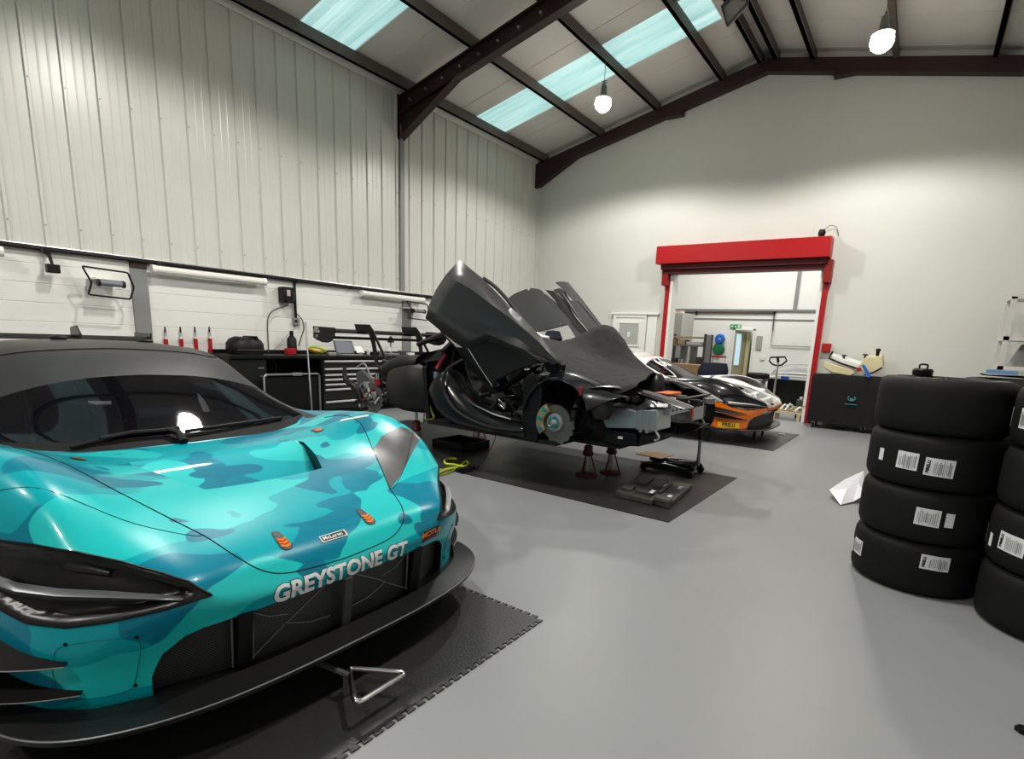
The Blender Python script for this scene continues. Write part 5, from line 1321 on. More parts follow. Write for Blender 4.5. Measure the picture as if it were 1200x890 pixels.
for s_ in (-1, 1):
    Z3['pillar_white_%s' % ('right' if s_ < 0 else 'left')] = zn([(-3.15, s_ * .70, 0), (-3.15, s_ * .84, 0), (-3.4, s_ * .84, 0), (-4.0, s_ * .80, 0), (-4.6, s_ * .76, 0), (-5.6, s_ * .70, 0), (-5.6, s_ * .3, 0), (-4.1, s_ * .3, 0)], (0, 0, 1), lambda c_, s_=s_: c_.y * s_ > 0 and c_.z > .84 and c_.x < -3.1, 'whitegloss')
mats3 = dict(body='carpaint_black', dark='black', roof=M['whitegloss'], louvre='carpaint_black', louvre_sides=(), zones=Z3, blade='whitegloss', band='whitegloss')
car3, tree3, W3, line3, off3 = make_car('white, black and orange race car numbered 66 in front of the shutter opening', DX3, CY3, mats3, livery='orange', ride=.03)
vs, fs = text_mesh('66', .40, bold=.014); vs = [Vector((v.x, v.y, 0)) for v in vs]; vs, fs = subdivide_2d(vs, fs, .05)
W3(decal(vs, fs, (-3.70, -.20, 1.1), (0, 1, 0), (-.86, 0, .5), (.45, 0, 1), tree3, .006)).build('race_number', 'whitegloss', car3)
vs, fs = grid2d(-.19, .19, -.042, .042, 8, 3)
o = W3(decal(vs, fs, (-2.19, -1.1, .255), (.9, -.1, 0), (0, 0, 1), (.35, -1, 0), tree3, .003)).build('yellow_sponsor_sticker', 'yellow', car3)
vs, fs = text_mesh('PIRELLI', .075, bold=.002); vs, fs = subdivide_2d(vs, fs, .05)
W3(decal(vs, fs, (-2.19, -1.1, .255), (.9, -.1, 0), (0, 0, 1), (.35, -1, 0), tree3, .006)).build('sticker_lettering', 'ink', o)
for s_ in (-1, 1): W3(MB().tube([(-2.55, .95 * s_, .16), (-2.55, .95 * s_, -.02)], .03, 8)).build('air_jack_leg', 'black', car3)
for s_ in (-1, 1): W3(MB().tube([(-2.0, .28 * s_, .16), (-2.0, .28 * s_, -.02)], .02, 8)).build('air_jack_leg', 'black', car3)
for s_ in (-1, 1): wheel(car3, W3, -5.52, s_, r=.35, z=.36)

# ------------------------------------------------------------------ TYRES
TR, TW = .3525, .327
def tyre_prof(r=TR, w=TW):
    return [(.235, .035), (.228, .012), (.245, .004), (.29, .000), (.318, .004), (.338, .018), (.349, .045), (.3525, .085), (.3525, w - .085), (.349, w - .045), (.338, w - .018), (.318, w - .004), (.29, w), (.245, w - .004), (.228, w - .012), (.235, w - .035)]
tyre_me = None
STK = 'slick tyres stacked at the right'
def ring_text(b, cx, cy, z, r, txt, size, a0):
    vs, fs = text_mesh(txt, size, bold=.002)
    b.add([(cx + (r + v.y) * math.cos(a0 - v.x / r), cy + (r + v.y) * math.sin(a0 - v.x / r), z) for v in vs], fs)
def tyre(cx, cy, k, label, rot=0, side_print=False):
    t = thing('slick_tyre', label, 'tyre', (cx, cy, k * TW), STK)
    b = MB().lathe(tyre_prof(), (cx, cy, k * TW), 64, closed=True); b.build('carcass', 'rubber', t, smooth=True, angle=50)
    if side_print:
        b = MB(); ring_text(b, cx, cy, (k + 1) * TW + .0015, .285, 'PIRELLI', .055, R(250)); ring_text(b, cx, cy, (k + 1) * TW + .0015, .285, 'P ZERO', .05, R(330)); ring_text(b, cx, cy, (k + 1) * TW + .0015, .285, 'PIRELLI', .055, R(90)); ring_text(b, cx, cy, (k + 1) * TW + .0015, .285, 'P ZERO', .05, R(170))
        b.build('sidewall_lettering', mat('cream_print', (.7, .62, .35), .6), t)
    return t
def cyl_hit(u, v, cx, cy, r=TR + .001):
    d = ray(u, v); a = d.x ** 2 + d.y ** 2; bq = -2 * (d.x * cx + d.y * cy); c_ = cx * cx + cy * cy - r * r
    t = (-bq - math.sqrt(max(0, bq * bq - 4 * a * c_))) / (2 * a); p = CAM + d * t
    return math.atan2(p.y - cy, p.x - cx), p.z
def label_on(t, cx, cy, ang, z, w, h, tilt=0.0, txt=None, name='paper_label', lines=5, vert=True):
    r = TR + .0016
    def M_(b, x0, x1, y0, y1, lift, n=8):
        rows = []
        for j in range(2):
            row = []
            for i in range(n + 1):
                x = x0 + (x1 - x0) * i / n; y = y0 + (y1 - y0) * j
                xr = x * math.cos(tilt) - y * math.sin(tilt); yr = x * math.sin(tilt) + y * math.cos(tilt)
                a = ang + xr / r; row.append((cx + (r + lift) * math.cos(a), cy + (r + lift) * math.sin(a), z + yr))
            rows.append(row)
        b.grid(rows)
    b = MB(); M_(b, -w / 2, w / 2, -h / 2, h / 2, 0); o = b.build(name, 'paper', t)
    b = MB()
    x0 = -w / 2 + w * .08; x1 = w / 2 - w * .08
    if txt:
        vs, fs = text_mesh(txt, h * .23, bold=.0015)
        pts = []
        for v in vs:     # rotated 90 degrees, along the short edge at the left
            x = -w / 2 + w * .13 - v.y * .9; y = v.x
            xr = x * math.cos(tilt) - y * math.sin(tilt); yr = x * math.sin(tilt) + y * math.cos(tilt)
            a = ang + xr / r; pts.append((cx + (r + .0015) * math.cos(a), cy + (r + .0015) * math.sin(a), z + yr))
        MB().add(pts, fs).build('label_lettering', 'ink', o)
        x0 = -w / 2 + w * .30
    random.seed(int(ang * 1000) % 997 + 5)
    if vert:
        n = lines + 5
        for k in range(n):
            xx = x0 + (x1 - x0) * (k + .5) / n; hh = h * random.uniform(.3, .44); ww = (x1 - x0) / n * random.choice((.16, .2, .34)); M_(b, xx - ww, xx + ww, -hh, hh * random.uniform(.5, 1), .001, 1)
    else:
        n = lines
        for k in range(n):
            yy = -h * .38 + h * .76 * (k + .5) / n; ww = random.uniform(.6, 1); M_(b, x0, x0 + (x1 - x0) * ww, yy - h * .015, yy + h * .015, .001, 4)
    if w > .05: b.build('label_print', 'inkgrey', o)
    return o
TA = (.152, 4.16); TB = (.805, 3.845)
names = ['bottom', 'second from bottom', 'second from top', 'top']
tyA = [tyre(TA[0], TA[1], k, 'black slick tyre, %s of the left front stack, %s' % (names[k], ['two paper labels', 'label pair at its right', 'three labels in a row', 'no label'][k]), side_print=(k == 3)) for k in range(4)]
tyB = [tyre(TB[0], TB[1], k, 'black slick tyre, %s of the nearest stack at the right frame edge' % names[k], side_print=(k == 3)) for k in range(4)]
def lab(tl, c_, u, v, w, h, **kw):
    a, z = cyl_hit(u, v, *c_); k = max(0, min(3, int(z / TW))); z = max(k * TW + .05 + h / 2 * 0, min((k + 1) * TW - .05, z)); label_on(tl[k], c_[0], c_[1], a, z, w, h, **kw)
lab(tyA, TA, 1033, 532, .035, .075, tilt=.0, lines=1)
lab(tyA, TA, 1063, 540, .115, .105, tilt=-.02)
lab(tyA, TA, 1101, 549, .145, .105, tilt=-.03, txt='PIRELLI')
lab(tyA, TA, 1087, 607, .125, .105, tilt=-.02)
lab(tyA, TA, 1113, 611, .045, .085, tilt=-.02, lines=1)
lab(tyA, TA, 1005, 640, .11, .10, tilt=0)
lab(tyA, TA, 1000, 638, .03, .09, tilt=0, lines=1)
lab(tyA, TA, 1096, 661, .15, .09, tilt=-.02, txt='PIRELLI')
lab(tyB, TB, 1167, 486, .03, .10, lines=1)
lab(tyB, TB, 1178, 487, .07, .105, tilt=-.02)
lab(tyB, TB, 1200, 491, .06, .105, tilt=-.02)
lab(tyB, TB, 1145, 620, .05, .11, lines=1)
lab(tyB, TB, 1161, 632, .035, .075, lines=1)
lab(tyB, TB, 1184, 638, .15, .10, tilt=-.03, txt='PIRELLI')
for (cx, cy, nm, n0) in ((.60, 4.86, 'middle stack behind the two front stacks', 4), (1.40, 4.52, 'far right stack behind the nearest one', 4), (1.30, 5.45, 'rearmost stack by the shelf unit', 4)):
    for k in range(4): tyre(cx, cy, k, 'black slick tyre, %s of the %s' % (names[k], nm))
# loose bits on top of the tyres
ZT = 4 * TW
o = thing('round_tin', 'small black lidded tin with wire handle on top of the left tyre stack', 'tin', (-.02, 4.33, ZT))
MB().lathe([(0, ZT), (.055, ZT), (.058, ZT + .01), (.058, ZT + .035), (.05, ZT + .045), (0, ZT + .045)], (.02, 4.42, 0), 20).build('body', 'black', o, smooth=True)
MB().tube([(0, 4.42, ZT + .045), (0, 4.42, ZT + .07), (.04, 4.42, ZT + .07), (.04, 4.42, ZT + .045)], .006, 6, smooth=3).build('handle', 'black', o, smooth=True)
o = thing('tyre_sheet', 'grey rubber sheet lying across the middle tyre stack with a blue tag', 'sheet', (.7, 4.85, ZT))
MB().grid([[(.35 + .17 * i, 4.62 + .12 * j, ZT + .026 + .012 * math.sin(i * 1.3 + j)) for i in range(5)] for j in range(5)]).build('sheet', mat('grey_rubber', (.20, .19, .18), .6, noise=.2), o, smooth=True, subsurf=1, solid=.01)
MB().bb((.36, 4.58, ZT + .035), (.52, 4.61, ZT + .06)).build('blue_tag', mat('pale_blue', (.20, .38, .62), .5), o)
# paper sheet sticking out behind the left stack
rows = []
P0, P1, P2, P3 = at_y(1008, 556, 5.0), at_y(971, 575, 4.9), at_y(984, 594, 4.75), at_y(1012, 580, 4.8)
o = thing('folded_bag', 'white folded plastic bag on the floor sticking out behind the left tyre stack', 'bag', (-.3, 4.95, 0))
Q = [at_z(u, v, z) for u, v, z in ((1012, 552, .10), (990, 562, .10), (972, 574, .08), (985, 592, .01), (1000, 588, .02), (1014, 580, .10), (1006, 566, .14), (992, 574, .10))]
b = MB().add(Q, [(0, 1, 7, 6), (1, 2, 7), (2, 3, 7), (3, 4, 7), (4, 5, 6, 7), (5, 0, 6)]); b.build('sheet', mat('white_poly', (.72, .72, .76), .35), o, solid=.004)
o = thing('black_mat_offcut', 'black perforated rubber piece on the floor at the bottom right corner', 'rubber pad', (.62, 2.55, 0))
c0 = at_z(1190, 856, 0)
b = MB(); pts = []
for k in range(24):
    t = 2 * PI * k / 24; pts.append((c0.x + .10 + .10 * math.cos(t) * (1 if k % 2 else 1.05), c0.y + .0 + .035 * math.sin(t) * (1 if k % 2 else 1.1), .002))
b.slab(pts, (0, 0, .018)); b.build('pad', 'black', o)
for k in range(6): MB().cyl((c0.x + .03 + .028 * k, c0.y, .019), (c0.x + .03 + .028 * k, c0.y, .024), .006, 8).build('stud', 'darkgrey', o)

# ------------------------------------------------------------------ FLOOR ITEMS
o = thing('jack_lance', 'bare steel triangular handle on a bar sticking out under the teal car', 'handle', (-1.6, 1.25, .05))
z = .10
tri = [at_z(408, 783, z), at_z(477, 789, z), at_z(417, 826, z)]
def rounded(P_, r, n=5):
    out = []; L = len(P_)
    for i in range(L):
        p, a, c_ = P_[i], P_[i - 1], P_[(i + 1) % L]; u = (a - p).normalized() * r; w_ = (c_ - p).normalized() * r
        for k in range(n + 1):
            t = k / n; out.append((p + u) * (1 - t) ** 2 + p * 2 * t * (1 - t) + (p + w_) * t * t)
    return out
MB().tube(rounded(tri, .035), .0105, 10, closed=True).build('triangle_handle', 'chrome', o, smooth=True)
mid = at_z(409, 792, z); MB().tube([mid, mid + Vector((-.12, -.03, .01)), mid + Vector((-.5, -.12, .02))], .012, 8).build('bar', 'darkgrey', o, smooth=True)
MB().tube([mid + Vector((-.02, 0, 0)), mid + Vector((-.02, 0, -.09))], .012, 8).build('foot', 'darkgrey', o)
# oil drain tray
o = thing('drain_tray', 'low black drain tray on the mat under the door of the stripped car', 'tray', (-4.75, 5.1, .008))
b = MB(); x0, x1, y0, y1, h = -5.05, -4.50, 4.85, 5.35, .10
b.bb((x0, y0, .008), (x1, y1, .02)); b.bb((x0, y0, .008), (x1, y0 + .02, h)); b.bb((x0, y1 - .02, .008), (x1, y1, h)); b.bb((x0, y0, .008), (x0 + .02, y1, h)); b.bb((x1 - .02, y0, .008), (x1, y1, h))
b.build('tray', 'black', o)
for k in range(4): MB().tube([(-4.60 + .05 * k, 4.87, h), (-4.60 + .05 * k, 4.86, h + .04)], .008, 6).build('tray_clip', 'black', o)
# lime hose with black gun
o = thing('air_hose', 'lime yellow air hose coiled beside the mat with a black blow gun', 'hose', (-4.1, 4.25, 0))
pts = [at_z(u, v, .02) for u, v in ((512, 556), (522, 551), (532, 549), (540, 546), (546, 541), (549, 544), (543, 547), (533, 545), (523, 544), (521, 540), (527, 538), (535, 538))]
MB().tube(pts, .014, 8, smooth=5).build('hose', 'lime', o, smooth=True)
MB().tube([at_z(u, v, .015) for u, v in ((514, 553), (524, 549), (535, 548), (529, 553), (520, 556), (512, 559))], .008, 6, smooth=5).build('thin_hose', mat('olive_lead', (.30, .36, .05), .5), o, smooth=True)
MB().bar(at_z(535, 551, .03), at_z(556, 548, .03), .05, .03).build('blow_gun', 'black', o, bevel=.006)
MB().bar(at_z(540, 554, .02), at_z(553, 551, .02), .03, .02).build('gun_grip', 'black', o)
# cable hanging from the sill
tag(MB().tube([(-3.45, 4.165, .50), at_z(580, 515, .3), at_z(570, 535, .12), at_z(558, 550, .01)], .004, 6, smooth=5).build('power_cable', 'black'), 'thin black cable running from the sill of the stripped car to the floor', 'cable')
# undertray / battery cover panel
o = thing('underbody_panel', 'grey moulded underbody panel lying on the mat with white labels', 'panel', (-2.0, 4.95, .008))
c4 = [at_z(721, 577, .05), at_z(784, 592, .05), at_z(811, 569, .05), at_z(751, 556, .05)]
def bil(s, t, z): p = c4[0] * (1 - s) * (1 - t) + c4[1] * s * (1 - t) + c4[2] * s * t + c4[3] * (1 - s) * t; return Vector((p.x, p.y, z))
MB().slab([bil(0, 0, .01), bil(.15, -.02, .01), bil(.7, 0, .01), bil(.72, .04, .01), bil(1, 0, .01), bil(1, 1, .01), bil(.05, 1, .01), bil(0, .55, .01)], (0, 0, .05)).build('base_plate', mat('moulded_grey', (.085, .08, .072), .5, noise=.2, nscale=15), o, bevel=.006)
MB().slab([bil(.72, 0, .058), bil(1, 0, .058), bil(1, .12, .058), bil(.72, .12, .058)], (0, 0, .035)).build('raised_block', mat('moulded_grey2', (.10, .095, .085), .5), o, bevel=.006)
for (s, t, s2, t2, hh) in ((.05, .1, .25, .3, .03), (.3, .12, .6, .3, .03), (.1, .5, .35, .8, .035), (.45, .5, .6, .9, .02), (.65, .3, .72, .8, .02)):
    MB().slab([bil(s, t, .058), bil(s2, t, .058), bil(s2, t2, .058), bil(s, t2, .058)], (0, 0, hh)).build('moulded_rib', mat('moulded_grey3', (.07, .066, .06), .5), o, bevel=.008)
for (s, t) in ((.58, .10), (.85, .20), (.58, .62), (.85, .66)):
    MB().slab([bil(s, t, .0935 if t < .15 else .061), bil(s + .07, t, .0935 if t < .15 else .061), bil(s + .07, t + .13, .0935 if t < .15 else .061), bil(s, t + .13, .0935 if t < .15 else .061)], (0, 0, .002)).build('white_label', 'paper', o)
# low profile trolley jack with upright handle and a cardboard sheet on it
jx, jy = -2.18, 5.86
o = thing('trolley_jack', 'black low profile trolley jack with tall upright handle on the mat edge', 'jack', (jx, jy, .008))
for dy in (-.13, .13):
    MB().slab([(-2.50, jy + dy - .012, .03), (-2.44, jy + dy - .012, .10), (-2.2, jy + dy - .012, .13), (-1.92, jy + dy - .012, .15), (-1.86, jy + dy - .012, .10), (-1.92, jy + dy - .012, .04)], (0, .024, 0)).build('side_plate', 'blackgloss', o, bevel=.004)
MB().bar((-1.95, jy, .11), (-2.44, jy, .12), .10, .04).build('lift_arm', 'black', o, bevel=.006)
MB().cyl((-2.44, jy, .14), (-2.44, jy, .155), .06, 18).build('saddle', 'black', o, smooth=True)
MB().cyl((-2.1, jy, .10), (-1.9, jy, .13), .05, 14).build('ram', 'darkgrey', o, smooth=True)
for x in (-2.45, -1.9):
    for dy in (-.18, .18): MB().cyl((x, jy + dy - .02, .045), (x, jy + dy + .02, .045), .037, 16).build('roller', 'black', o, smooth=True)
MB().tube([(-1.88, jy, .12), (-1.88, jy, .28), (-1.89, jy, .62)], [.022, .018, .018], 10).build('handle', 'alugrey', o, smooth=True)
MB().tube([(-1.89, jy, .42), (-1.90, jy, .80)], .028, 10).build('handle_sleeve', 'black', o, smooth=True)
MB().box((-1.90, jy, .74), (.07, .07, .12)).build('handle_grip', 'darkred', o, bevel=.01)
MB().tube([(-2.5, jy - .15, .08), (-2.2, jy - .16, .11), (-1.95, jy - .15, .09)], .012, 8).build('edge_rod', 'alugrey', o, smooth=True)
tag(MB().slab([(-2.58, jy - .14, .158), (-2.26, jy - .16, .158), (-2.22, jy + .12, .158), (-2.42, jy + .17, .158), (-2.56, jy + .10, .158)], (0, 0, .006)).build('cardboard_sheet', 'card'), 'small brown cardboard sheet resting on top of the trolley jack', 'cardboard')
tag(MB().box((-1.78, 9.9, .02), (.10, .03, .02)).build('white_offcut', 'paper'), 'tiny white offcut on the mat under the nose of the orange car', 'scrap')
# ================================================================== LEFT WALL AND BENCH
X = WX
o = thing('cable_conduit', 'dark conduit pipe running the length of the left wall under the cladding', 'conduit', (X + .06, 4, 2.2))
MB().tube([(X + .06, Y0 + .1, 2.212), (X + .06, GY - .1, 2.212)], .019, 10).build('pipe', 'black', o, smooth=True)
MB().tube([(X + .06, Y0 + .1, 2.248), (X + .06, GY - .1, 2.248)], .012, 8).build('steel_pipe', 'alu', o, smooth=True)
for y in (2.1, 3.3, 5.35, 6.4, 8.3): MB().bb((X + .002, y - .03, 2.185), (X + .085, y + .03, 2.236)).build('clamp', 'blacksatin', o)
def batten(y0, y1, label):
    o = thing('batten_light', label, 'strip light', (X + .1, (y0 + y1) / 2, 2.1), 'strip lights on the left wall')
    MB().cyl((X + .12, y0 + .04, 2.125), (X + .12, y1 - .04, 2.125), .052, 20).build('diffuser', 'lightwhite', o, smooth=True)
    for y in (y0, y1 - .06): MB().cyl((X + .12, y, 2.125), (X + .12, y + .06, 2.125), .058, 20).build('end_cap', 'white', o, smooth=True)
    for y in (y0 + .3, y1 - .3): MB().bb((X - .004, y, 2.10), (X + .1, y + .04, 2.16)).build('bracket', 'white', o)
batten(3.18, 4.75, 'unlit white tubular strip light above the four red tools')
batten(6.55, 8.10, 'unlit white tubular strip light beside the raised car door')
batten(.10, 1.73, 'unlit white tubular strip light whose end shows at the left frame edge')
# folding bracket frames
def bracket(y0, y1, z0, z1, label, px):
    o = thing('wheel_rack', label, 'rack', (X + .25, (y0 + y1) / 2, z0), 'wall racks under the conduit')
    H_ = z1 - z0; L = y1 - y0; xo = X + .30
    P = [(xo, y0, z1), (xo, y1 - .10 * L, z1 - .02), (xo, y1 + .0, z0 + H_ * .45), (xo, y1 - .10 * L, z0), (xo, y0 + .06 * L, z0 + .02), (xo, y0 + .15 * L, z0 + H_ * .48)]
    if px: P[5] = (xo, y0 + .30 * L, z0 + H_ * .5)
    MB().tube(rounded([Vector(p) for p in P], .025, 4), .011, 8, closed=True).build('wire_frame', 'black', o, smooth=True)
    MB().bb((X, y0 + .12, z0 + H_ * .62), (xo, y1 - .12, z0 + H_ * .67)).build('arm', 'white', o)
    MB().cyl((xo - .01, y0 + .30 * L, z0 + H_ * .50), (xo - .01, y0 + .80 * L, z0 + H_ * .50), .035, 16).build('roller', mat('grey_roller', (.20, .22, .26), .5), o, smooth=True)
    for t in (.30, .80): MB().cyl((xo - .01, y0 + t * L - .02, z0 + H_ * .50), (xo - .01, y0 + t * L + .01, z0 + H_ * .50), .042, 14).build('roller_end', 'black', o, smooth=True)
    MB().bar((X, y0 + .35, z0 + H_ * .64), (xo, y0 + .08, z0 + H_ * .62), .015, .015).build('stay', 'white', o)
    MB().bar((X, y1 - .35, z0 + H_ * .64), (xo, y1 - .10, z0 + H_ * .62), .015, .015).build('stay', 'white', o)
Yp = lambda u, v, xo=X + .30: at_x(u, v, xo)
a_, c_ = Yp(96, 312), Yp(156, 349); bracket(a_.y, c_.y + .02, Yp(100, 347).z, a_.z, 'black wire rack with grey roller on the wall beside the grey column', None)
a_, c_ = Yp(476, 353), Yp(504, 372); bracket(a_.y, a_.y + .62, Yp(478, 374).z, a_.z + .0, 'black wire rack on the wall partly hidden by the raised near door', True)
o = thing('wall_speaker', 'small black box hanging on a bracket from the conduit at far left', 'speaker', (X + .15, 2.1, 2.0))
pc = at_x(62, 315, X + .16)
MB().box((X + .16, pc.y, pc.z), (.10, .12, .10)).build('box', 'black', o, bevel=.008)
MB().tube([(X + .06, pc.y - .02, 2.2), (X + .12, pc.y - .01, 2.15), (X + .16, pc.y, pc.z + .04)], [.04, .02, .015], 8).build('arm', 'black', o)
# charger on wall with leads
pc = at_x(336, 346, X + .10)
o = thing('hose_reel', 'small black and grey wall reel with dangling lead above the bench', 'reel', (X + .1, pc.y, pc.z))
MB().box((X + .10, pc.y, pc.z), (.18, .20, .25)).build('housing', 'black', o, bevel=.015)
MB().box((X + .19, pc.y - .02, pc.z + .03), (.02, .06, .10)).build('face', mat('pale_pink_panel', (.5, .42, .42), .4), o, bevel=.004)
MB().box((X + .19, pc.y + .06, pc.z - .02), (.03, .05, .14)).build('lever', 'blacksatin', o, bevel=.006)
MB().box((X + .17, pc.y, pc.z - .10), (.10, .14, .04)).build('bottom_guard', 'black', o, bevel=.006)
pt = [at_x(u, v, X + .10) for u, v in ((338, 358), (328, 361), (318, 366), (313.5, 376), (314, 395), (315, 413))]
MB().tube(pt, .010, 8, smooth=5).build('lead', 'darkgrey', o, smooth=True)
pt = [at_x(u, v, X + .04) for u, v in ((349, 380), (338, 392), (328, 403), (320, 411))]
tag(MB().tube(pt, .004, 6, smooth=5).build('white_flex', 'greysteel'), 'thin pale flex looping from the wall socket down to the bench', 'flex')
o = thing('wall_socket', 'grey wall socket with black drop conduit and leads above the bench', 'socket', (X + .03, 5.4, 1.7))
p1 = at_x(345, 330, X + .03); p2 = at_x(347, 375, X + .03)
MB().tube([(X + .03, p1.y, 2.2), (X + .03, p1.y, p2.z)], .020, 8).build('drop_pipe', 'black', o, smooth=True)
MB().box((X + .03, p1.y, p2.z - .03), (.06, .11, .12)).build('socket_box', 'greysteel', o, bevel=.006)
MB().box((X + .07, p1.y - .02, p2.z - .02), (.03, .03, .04)).build('plug', 'black', o, bevel=.004)
pt = [at_x(u, v, X + .05) for u, v in ((348, 368), (354, 375), (356, 385), (353, 395), (350, 405))]
MB().tube(pt, .008, 6, smooth=5).build('socket_lead', 'black', o, smooth=True)
# four red tools on the wall
for i, u in enumerate((193, 211, 228, 245)):
    t_ = at_x(u, 383, X + .06)
    o = thing('grease_gun', ['red grease gun with steel neck, leftmost of the four on the wall', 'red grease gun with steel neck, second from left on the wall', 'red grease gun with steel neck, third from left on the wall', 'red grease gun with steel neck, rightmost one nearest the black bag'][i], 'grease gun', (X + .06, t_.y, t_.z - .3), 'red grease guns hung on the wall')
    MB().tube([(X + .06, t_.y, t_.z - .40), (X + .06, t_.y, t_.z - .17)], .026, 12).build('red_barrel', 'red', o, smooth=True)
    MB().tube([(X + .06, t_.y, t_.z - .17), (X + .06, t_.y, t_.z - .15), (X + .06, t_.y, t_.z - .08)], [.024, .018, .018], 12).build('steel_neck', 'alu', o, smooth=True)
    MB().tube([(X + .06, t_.y, t_.z - .08), (X + .06, t_.y, t_.z)], [.013, .008], 10).build('black_tip', 'black', o, smooth=True)
    MB().bb((X - .004, t_.y - .02, t_.z - .19), (X + .04, t_.y + .02, t_.z - .15)).build('wall_clip', 'white', o)
# workbench
BF = -8.20
o = thing('worktop', 'long black worktop running along the left wall behind the cars', 'worktop', (-8.5, 6.4, .95))
MB().bb((X + .035, 3.86, .95), (BF + .03, 9.30, 1.0)).build('top', 'black', o, bevel=.006)
MB().bb((X + .035, 3.86, 1.0), (X + .05, 9.3, 1.06)).build('upstand', 'black', o)
def cabinet(y0, y1, label, door=True):
    o = thing('base_cabinet', label, 'cabinet', (-8.5, (y0 + y1) / 2, 0), 'black cabinets under the worktop')
    MB().bb((X + .035, y0, .06), (BF - .02, y1, .948)).build('carcass', 'black', o)
    MB().bb((X + .035, y0 + .02, 0), (BF - .06, y1 - .02, .06)).build('plinth', 'darkcavity', o)
    if door:
        d = MB().bb((BF - .02, y0 + .01, .08), (BF, y1 - .01, .93)).build('door', 'blacksatin', o, bevel=.003)
        MB().bb((BF, y1 - .14, .80), (BF + .012, y1 - .05, .82)).build('handle', 'alu', d)
    return o
cabinet(3.88, 4.42, 'black base cabinet with plain door under the black bag')
b = thing('open_bay', 'dark open bay under the worktop with a hanging cable and pipe stub', 'bay', (-8.5, 4.9, 0), None)
MB().bb((X + .035, 4.43, .0), (X + .06, 5.34, .948)).build('back_panel', 'darkcavity', b)
MB().tube([(X + .2, 4.62, .86), (X + .2, 4.66, .92), (X + .2, 4.76, .92), (X + .2, 4.80, .84), (X + .2, 4.80, .7)], .016, 8, smooth=4).build('pipe_stub', 'darkgrey', b, smooth=True)
MB().tube([(X + .25, 5.0, .94), (X + .25, 5.05, .86), (X + .25, 5.12, .85), (X + .25, 5.2, .93)], .02, 8, smooth=4).build('cable_loop', 'black', b, smooth=True)
dc = thing('drawer_cabinet', 'black tool drawer cabinet with long bright drawer pulls under the worktop', 'cabinet', (-8.5, 6.0, 0))
MB().bb((X + .035, 5.35, 0), (BF - .02, 6.95, .948)).build('carcass', 'black', dc)
zs = [.93, .80, .70, .62, .535, .45, .24, .08]
for k in range(7):
    d = MB().bb((BF - .02, 5.37, zs[k + 1] + .006), (BF, 6.93, zs[k] - .004)).build('drawer', 'blacksatin', dc, bevel=.003)
    if k in (0,): zz = .895
    else: zz = zs[k] - .035
    MB().bb((BF, 5.40, zz - .006), (BF + .022, 6.9, zz + .026)).build('drawer_pull', 'pull', d, bevel=.003)
MB().cyl((BF, 6.1, .925), (BF + .006, 6.1, .925), .01, 10).build('lock', 'chrome', dc)
cabinet(6.97, 8.1, 'black base cabinet behind the rear wing of the stripped car'); cabinet(8.12, 9.28, 'black base cabinet at the far end of the worktop behind the near door')
# tube framed trolley in front of the open bay
o = thing('tube_frame_stand', 'silver tube framed black panel stand in front of the open bench bay', 'stand', (-7.9, 4.6, 0))
fx = -8.06
q = [at_x(309, 441, fx), at_x(374, 437, fx)]
y0, y1, zt = q[0].y, q[1].y, (q[0].z + q[1].z) / 2
MB().tube([(fx, y0, 0), (fx, y0, zt - .03), (fx, y0 + .03, zt), (fx, y1 - .03, zt), (fx, y1, zt - .03), (fx, y1, 0)], .017, 10).build('tube_frame', 'alugrey', o, smooth=True)
MB().bb((fx - .03, y0 + .03, .12), (fx - .01, y1 - .03, zt - .04)).build('black_panel', 'black', o)
MB().box((fx, (y0 * .42 + y1 * .58), zt), (.045, .16, .05)).build('handle_clamp', 'greysteel', o, bevel=.006)
MB().tube([(fx, y0 - .05, zt - .02), (fx, y0 + .05, zt - .02)], .012, 8).build('side_peg', 'darkgrey', o)
for y in (y0, y1): MB().bar((fx - .10, y, .015), (fx + .2, y, .015), .03, .03).build('foot', 'greysteel', o)
p0, p1 = at_x(358, 378, -8.12), at_x(365, 479, -7.86)
p1.z = .0
tag(MB().tube([at_x(358, 378, -8.165), Vector((-7.74, at_x(366, 484, -7.74).y, .01))], .014, 8).build('long_bar', 'alugrey', smooth=True), 'long thin steel bar leaning against the worktop beside the drawers', 'bar')
# things on the worktop (z = 1.0)
ZB = 1.001
def on_bench(u, v, x=-8.5): return at_x(u, v, x)
p = on_bench(288, 408)
o = thing('tool_bag', 'black zipped soft bag on the worktop left of the wall leads', 'bag', (-8.5, p.y, ZB))
rows = []
for k, (w_, z) in enumerate(((.24, 0), (.265, .07), (.26, .16), (.22, .22), (.14, .255))):
    rows.append([(-8.52 + .20 * math.cos(t) * (1 if k < 3 else .8), p.y + w_ * math.copysign(abs(math.sin(t)) ** .6, math.sin(t)), ZB + z + (.012 * math.sin(3 * t) if k else 0)) for t in [2 * PI * i / 20 for i in range(21)]])
b = MB().grid(rows); b.add(rows[-1][:-1], [tuple(range(20))]); b.build('body', 'black', o, smooth=True)
MB().tube([(-8.35, p.y - .12, ZB + .225), (-8.35, p.y - .10, ZB + .27), (-8.35, p.y + .10, ZB + .27), (-8.35, p.y + .12, ZB + .225)], .012, 8).build('carry_handle', 'blacksatin', o, smooth=True)
MB().tube([(-8.315, p.y - .22, ZB + .07), (-8.31, p.y + .22, ZB + .07)], .006, 6).build('zip', 'darkgrey', o)
p = on_bench(340, 412); tag(MB().box((-8.5, p.y, ZB + .05), (.12, .14, .10)).build('red_box', 'red', bevel=.008), 'small red box on the worktop beside the bag', 'box')
p = on_bench(350, 405)
o = thing('black_canister', 'tall black canister standing on the worktop under the wall socket', 'canister', (-8.68, p.y, ZB))
